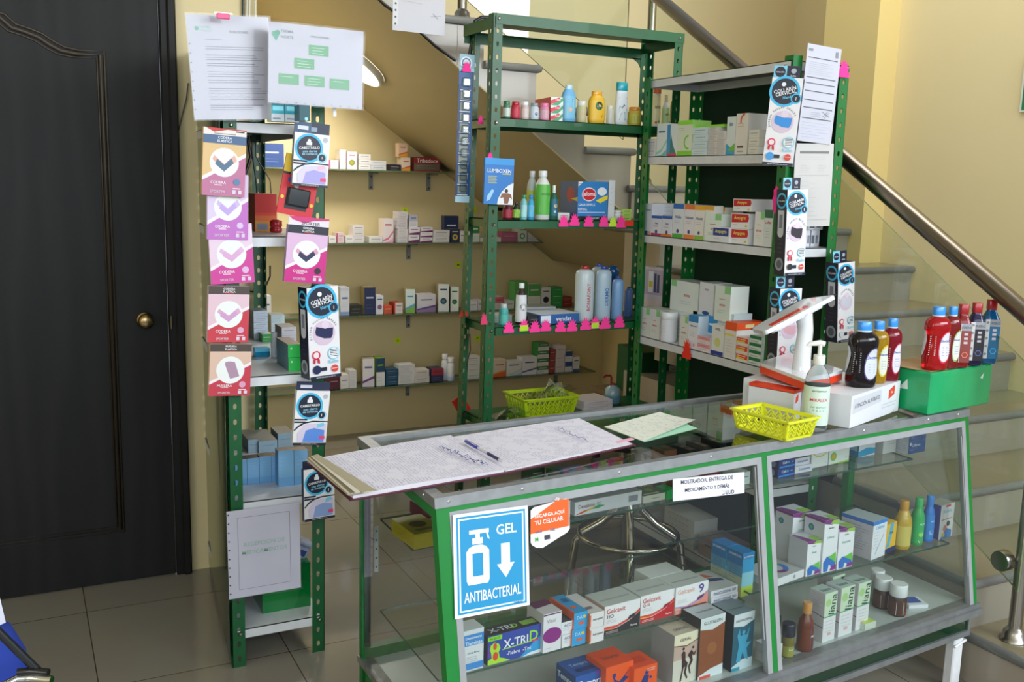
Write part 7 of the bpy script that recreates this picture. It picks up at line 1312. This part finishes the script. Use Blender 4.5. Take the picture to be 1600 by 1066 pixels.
cin(1283, 1305, 812, 894, LSR, .075, '#e6e6ea', mavi('Liberty'), 'tallest front white box with a purple, green and blue motif', left=ml, side='#d0d0d6', topc='#c9cdd0', top=mt)
B, w, h = spot(1283, 1305, 812, 894, LSR, yaw=AY); carton(B+Vector((-.038, .083, .0005)), w*1.25, h, .07, AY, '#e2e2e6', mavi('Liberty'), left=ml, label='tall white box with a purple top, rear left of the motif boxes', group=G8, side='#ccccd2', topc='#c9cdd0', top=mt)
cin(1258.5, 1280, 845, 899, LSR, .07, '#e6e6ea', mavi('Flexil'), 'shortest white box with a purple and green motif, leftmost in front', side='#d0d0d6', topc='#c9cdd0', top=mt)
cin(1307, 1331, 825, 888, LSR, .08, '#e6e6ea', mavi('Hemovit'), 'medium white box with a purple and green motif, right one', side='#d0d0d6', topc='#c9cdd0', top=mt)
cin(1205, 1256, 899, 911, LSR, .11, '#dfe0e4', [('disc', .7, .5, .04, '#9aa0a8', 8)], 'flat white box with a coloured ring on top at the shelf left end', topc='#b5b9bb', top=[('arc', .6, .5, .14, .24, 20, 200, '#5fae4a'), ('arc', .6, .5, .14, .24, 200, 290, '#7a2a7a'), ('arc', .6, .5, .14, .24, 290, 380, '#2f6fc4')], yaw=.2)
cin(1360.5, 1382, 813, 872, LSR, .11, '#e2e4ea', [('rect', 0, .90, 1, .10, '#2f7fd0'), ('text', .5, .82, .85, 'Caltrox', '#3fb0e0', .09), ('line', .25, .12, .8, .6, .002, '#9aa3b5'), ('lines', .1, .7, .35, 6, .08, '#9aa0b0', .001, 2)], 'white box with blue top band and light blue name on the middle shelf', side='#c9c4cc', topc='#a9b4b8', left=[('rect', 0, .90, 1, .10, '#2f6fc4')]+[('lines', .1, .8, .8, 10, .065, '#8a8690', .0012, 5)], yaw=.2)
cin(1381, 1398, 818, 863, LSR, .05, '#e2b41f', [('poly', [(.15, .2), (.45, 1), (.75, 1), (.4, .2)], '#3fb0e0'), ('text', .55, .68, .6, 'Kavi', '#1f2f4a', .1), ('rect', 0, 0, 1, .16, '#17306a')], 'yellow and sky blue box between the white box and the amber bottle', yaw=.25)
HB = [(.88, 0), (.98, .03), (1, .1), (1, .56), (.9, .66), (.6, .76), (.52, .80)]
def cb_ot(pl, pr, pt, pb, z, prof, bm, cap, label, **k):
    B, w, h = rspot(pl, pr, pt, pb, z); return bottle(B, w, h, prof, bm, cap, label=label, **k)
cb_ot(1393, 1421, 786, 860, LSR, HB, mat('#c4a026', 'plas', 0, .3, 40.), '#c08a1a', 'amber yellow bottle with a mottled gold cap on the middle shelf', capr=.52, lab='#c9b95a', labz=(.08, .5), group='bottles in the counter')
cb_ot(1419, 1441, 781, 853, LSR, HB, '#1f9f4a', '#2fae5a', 'green shampoo bottle between the amber and blue bottles', capr=.58, lab='#28a854', labz=(.06, .6), front=[('disc', .4, .35, .28, '#8fdc4a'), ('poly', [(.1, .1), (.5, .4), (.6, .3), (.3, 0)], '#dfeae0'), ('text', .5, .75, .7, 'verde' if 0 else 'ALOE', '#dff0df', .12), ('rect', .2, 0, .4, .08, '#e0703a')], group='bottles in the counter')
cb_ot(1438, 1457, 777, 848, LSR, HB, '#1f6fc4', '#2f7fd0', 'blue shampoo bottle right of the green one', capr=.62, lab='#2f7fd0', labz=(.06, .6), front=[('disc', .35, .3, .3, '#7fb0e6'), ('text', .5, .75, .7, 'AZUL', '#cfe0f4', .12)], group='bottles in the counter')
cin(1466, 1487, 788, 841, LSR, .05, '#e2e2e4', [('text', .5, .80, .8, 'Pedialyt' if 0 else 'Pediavit', '#9fc0dc', .1), ('rect', .35, .92, .35, .06, '#d8402f'), ('rect', .1, .55, .8, .03, '#d88a7a'), ('disc', .62, .42, .12, '#3a2a28', 10), ('disc', .4, .3, .14, '#d87a5a', 10), ('poly', [(.1, 0), (.5, .3), (.9, .2), (.9, .0)], '#3f7fc4'), ('disc', .3, .12, .1, '#d8c43a', 8)], 'white and violet children vitamin box at the right of the middle shelf', side='#3a3f8a', topc='#b9b9ba', yaw=.15)
# display base, right
LI = lambda: [('rect', .0, .50, 1, .5, '#c9dcc0'), ('poly', [(0, .5), (1, .5), (1, .54), (0, .52)], '#5fa87f'), ('disc', .3, .8, .22, '#a9cf8a', 10), ('text', .66, .75, 1.15, 'liana', '#2a4a42', .3, 'c', 82), ('lines', .15, .42, .7, 4, .07, '#a9acb0', .001, 1), ('rect', .4, .12, .25, .06, '#e0b0b4')]
ls = [('line', 0, .34, 1, .30, .002, '#2a2a2e'), ('line', 0, .56, 1, .52, .002, '#2a2a2e'), ('lines', .1, .95, .8, 6, .05, '#a9a4ac', .001, 2)]
for pl, pr, pt, pb, lb_ in ((1284, 1303, 926, 1002, 'slim white and green box nearest the brown syrup bottle'), (1309, 1330, 917, 993, 'slim white and green box, middle of the front three'), (1336, 1355, 910, 983, 'slim white and green box, right one of the front three')):
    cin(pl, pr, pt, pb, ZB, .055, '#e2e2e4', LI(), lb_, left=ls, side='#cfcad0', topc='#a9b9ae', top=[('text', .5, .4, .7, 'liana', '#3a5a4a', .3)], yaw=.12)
B, w, h = spot(1336, 1355, 910, 983, ZB, yaw=.12); carton(B+Vector((-.035, .07, .0005)), w, h, .055, .12, '#dcdcde', LI(), left=ls, label='slim white and green box standing behind the right one of three', group=G8, side='#cfcad0', topc='#a9b9ae', top=[('text', .5, .4, .7, 'liana', '#3a5a4a', .3)])
cb_ot(1243, 1269, 946, 1021, ZB, [(.9, 0), (1, .03), (1, .5), (.88, .64), (.5, .74), (.42, .78)], mat('#6a2a10', 'plas'), '#c98f4a', 'brown syrup bottle with a tan cap on the counter base', capr=.58, lab='#6f2f14', labz=(.08, .5), front=[('rect', .45, 0, .55, 1, '#3f7fc4'), ('rect', .45, 0, .55, .35, '#dc9a3a'), ('rect', .45, .8, .55, .2, '#dfe2e0'), ('text', .72, .62, .4, 'Miel', '#f0f0f0', .12)], group='bottles in the counter')
OLV = [(.9, 0), (1, .04), (1, .52), (.9, .60), (.88, .64)]
cb_ot(1219, 1239, 978, 1030, ZB, OLV, mat('#7a6f2a', 'plas', 0, .5, 60.), '#14182f', 'squat jar of golden capsules with a navy lid at the front of the base', capr=1.08, lab='#9a9a3a', labz=(.06, .36), front=[('rect', 0, .5, 1, .5, '#2a4a9a'), ('text', .5, .7, .8, 'OMEGA' if 0 else '3-6-9', '#dfe6ea', .3)], name='capsule_jar', cat='jar', group='bottles in the counter')
cb_ot(1199, 1217, 966, 1010, ZB, OLV, mat('#7a6f2a', 'plas', 0, .5, 60.), '#14182f', 'squat jar of golden capsules with a navy lid, half behind the middle post', capr=1.08, name='capsule_jar', cat='jar', group='bottles in the counter')
cin2(1200, 1221, 1009, 1037, ZB, .05, '#dcdcdf', [('rect', .12, .25, .35, .5, '#8a8d94'), ('rect', .58, .25, .3, .5, '#9a9da4')], '%s small white barcode box beside the golden capsule jars')
cin(1351, 1368, 973, 984, ZB, .07, '#cfd8c9', (), 'flat pale green box lying beside the slim white and green boxes', topc='#b9cf5f')
for pl, pr, pt, pb, lb_ in ((1386, 1415, 917, 965, 'brown pill bottle with white cap, nearest the blue topped box'), (1362, 1391, 907, 953, 'brown pill bottle with white cap, middle of the three')):
    cb_ot(pl, pr, pt, pb, ZB, [(.92, 0), (1, .04), (1, .52), (.86, .60), (.84, .63)], '#3a1a12', '#dfe2e4', lb_, capr=.98, lab='#4a2418', labz=(.06, .48), front=[('rect', -.1, 0, .5, 1, '#c9c4c0'), ('rect', .45, .5, .5, .5, '#c9a04a'), ('disc', .6, .15, .12, '#a82a1c', 10)], name='pill_bottle', group='bottles in the counter')
cb_ot(1356, 1379, 894, 940, ZB, [(.92, 0), (1, .04), (1, .52), (.86, .60), (.84, .63)], '#c4c7c8', '#dcdfe2', 'pale pill bottle with white cap, furthest back of the three', capr=.98, name='pill_bottle', group='bottles in the counter')
cin(1420, 1450, 947, 951, ZB, .06, '#dfe2e8', (), 'flat white box with a blue top at the right of the base', topc='#dfe2e8', top=[('rect', .02, .25, .8, .72, '#2f55a8')], yaw=-.3, hh=.012)
# ------------------------------------------------------------------ stool, chair and odds and ends
CH = mat('#b9b4a6', 'chrome')
g = MB(); g.tube([(.19*math.cos(a), .19*math.sin(a), .275) for a in [2*PI*i/40 for i in range(40)]], .010, CH, 10, closed=True); g.build('foot_ring', st); st.location = (2.04, 2.98, 0)
for k in range(4):
    a = PI/4+k*PI/2+.25; ca, sa = math.cos(a), math.sin(a)
    g = MB(); g.tube([(ca*r, sa*r, z) for r, z in ((.035, .62), (.035, .42), (.05, .37), (.10, .32), (.175, .272), (.20, .24), (.215, .12), (.225, .004))], .015, CH, 12); g.build('leg', st)
MB().lathe([(.165, .64), (.17, .65), (.172, .68), (.165, .70), (.10, .705)], mat('#17181a', 'plas'), 32).build('seat', st)
MB().lathe([(.05, .615), (.12, .64)], CH, 24).build('seat_plate', st)
zc = .62; ch = empty('waiting_chair', onz(40, 1066, zc)-Vector((0, 0, zc))); thing(ch, 'chair with chrome armrest and blue upholstery cut off by the lower left corner', 'chair'); H0 = ch.location
g = MB(); g.tube([onz(x, y, zc)-H0 for x, y in ((-14, 1082), (8, 1070), (26, 1061), (50, 1060), (81, 1063))], .008, CHROME, 12); g.build('armrest_tube', ch)
g = MB(); P = [onz(x, y, zc+.012)-H0 for x, y in ((27, 1051), (48, 1049), (76, 1051))]; g.tube(P, .0075, mat('#131416', 'plas'), 10); g.build('armrest_pad', ch)
a, b = ony(-6, 984, H0.y+.02)-H0, onz(64, 1053, zc)-H0; g = MB(); g.tube([a, b], .0085, mat('#1c1f22', 'plas'), 12); g.build('side_bar', ch)
q = onz(-4, 1075, zc-.06)-H0; g = MB(); g.M = Matrix.Translation(q+Vector((-.06, .08, -.03))); g.lathe([(.02, -.2), (.09, -.18), (.12, -.05), (.115, .06), (.09, .12), (.04, .155), (.005, .16)], mat('#1f3a9a', 'matte'), 24, 3, 1, .6); g.build('backrest', ch)
for s in (-.12, .0): g = MB(); g.tube([q+Vector((s, .05, -.1)), Vector((q.x+s, q.y+.05, .004))], .012, CHROME, 10); g.build('leg', ch)
ps = [ony(x, y, H0.y+.10) for x, y in ((-20, 925), (0, 935), (9, 973), (-18, 985))]; o = ps[0]; g = MB(); g.prism([p-o for p in ps][::-1], (0, .002, 0), mat('#cfd2e4', 'matte')); c_ = ps[2]-o; thing(g.build('leaflet', None, o), 'corner of a pale sheet sticking in above the chair at the left edge', 'paper')
g = MB(); g.box(-.09, .10, -.05, .05, 0, .30, mat('#101113', 'matte', .4, .2, 12.), .03); thing(g.build('black_bag', None, (2.55, 2.60, .125)), 'black bag leaning inside the rack end, seen through the counter glass', 'bag') if 0 else None
p = ony(588, 893, 2.44); g = MB(); g.box(-.006, .006, 0, .001, -.002, .13, mat('#dfe0e2', 'matte')); c = Canvas(g, (-.006, 0, 0), (1, 0, 0), (0, 0, 1), .012, .13); c.draw([('disc', .5, .1+.2*i, .2, '#3a3d42', 8) for i in range(5)]); thing(g.build('paper_strip', None, p), 'punched white paper strip hanging inside the counter left end', 'paper')
# ------------------------------------------------------------------ camera and light
cam = bpy.data.cameras.new('camera'); co = bpy.data.objects.new('camera', cam); COL.objects.link(co)
cam.sensor_width = 36; cam.lens = FL/1600*36; cam.clip_start = .02
rt = Vector((CX[0], CY[0], CZ[0])); up = -Vector((CX[1], CY[1], CZ[1])); bk = -Vector((CX[2], CY[2], CZ[2]))
M = Matrix((rt, up, bk)).transposed().to_4x4(); M.translation = E0; co.matrix_world = M
SC.camera = co
def area(name, loc, look, sx, sy, e, col):
    l = bpy.data.lights.new(name, 'AREA'); l.shape = 'RECTANGLE'; l.size = sx; l.size_y = sy; l.energy = e; l.color = col
    o = bpy.data.objects.new(name, l); COL.objects.link(o); o.location = loc
    o.rotation_euler = (Vector(look)-Vector(loc)).to_track_quat('-Z', 'Y').to_euler(); return o
area('shopfront_daylight', (1.0, -2.6, 2.4), (1.2, 3, 1.3), 5.5, 1.8, 138, (.86, .93, 1))
area('side_entrance_daylight', (3.9, -1.6, 2.8), (1.6, 3.6, 1.1), 2.2, 1.4, 120, (.9, .95, 1))
area('left_fill_light', (-2.9, -.2, 2.0), (2.2, 3.2, 1.1), 2.4, 1.6, 60, (.9, .95, 1))  # added fill to brighten faces turned left, no window on that side
area('stairwell_daylight', (2.9, 2.7, 4.3), (3.5, 4.8, 1.6), 1.8, 1.6, 58, (.95, .97, 1))
l = bpy.data.lights.new('soffit_lamp_light', 'AREA'); l.shape = 'DISK'; l.size = .30; l.energy = 17; l.color = (1, .96, .88)
o = bpy.data.objects.new('soffit_lamp_light', l); COL.objects.link(o); o.location = lc-nrm*.045; o.rotation_euler = (-nrm).to_track_quat('-Z', 'Y').to_euler()
w = bpy.data.worlds.new('world'); SC.world = w; w.use_nodes = True
w.node_tree.nodes['Background'].inputs[0].default_value = (.78, .88, 1, 1); w.node_tree.nodes['Background'].inputs[1].default_value = .55
SC.view_settings.view_transform = 'Standard'; SC.view_settings.look = 'None'; SC.view_settings.gamma = 1; SC.view_settings.use_curve_mapping = False
SC.view_settings.exposure = 0.09
SC.cycles.max_bounces = 10; SC.cycles.transparent_max_bounces = 24; SC.cycles.caustics_reflective = False; SC.cycles.caustics_refractive = False; SC.cycles.sample_clamp_indirect = 4
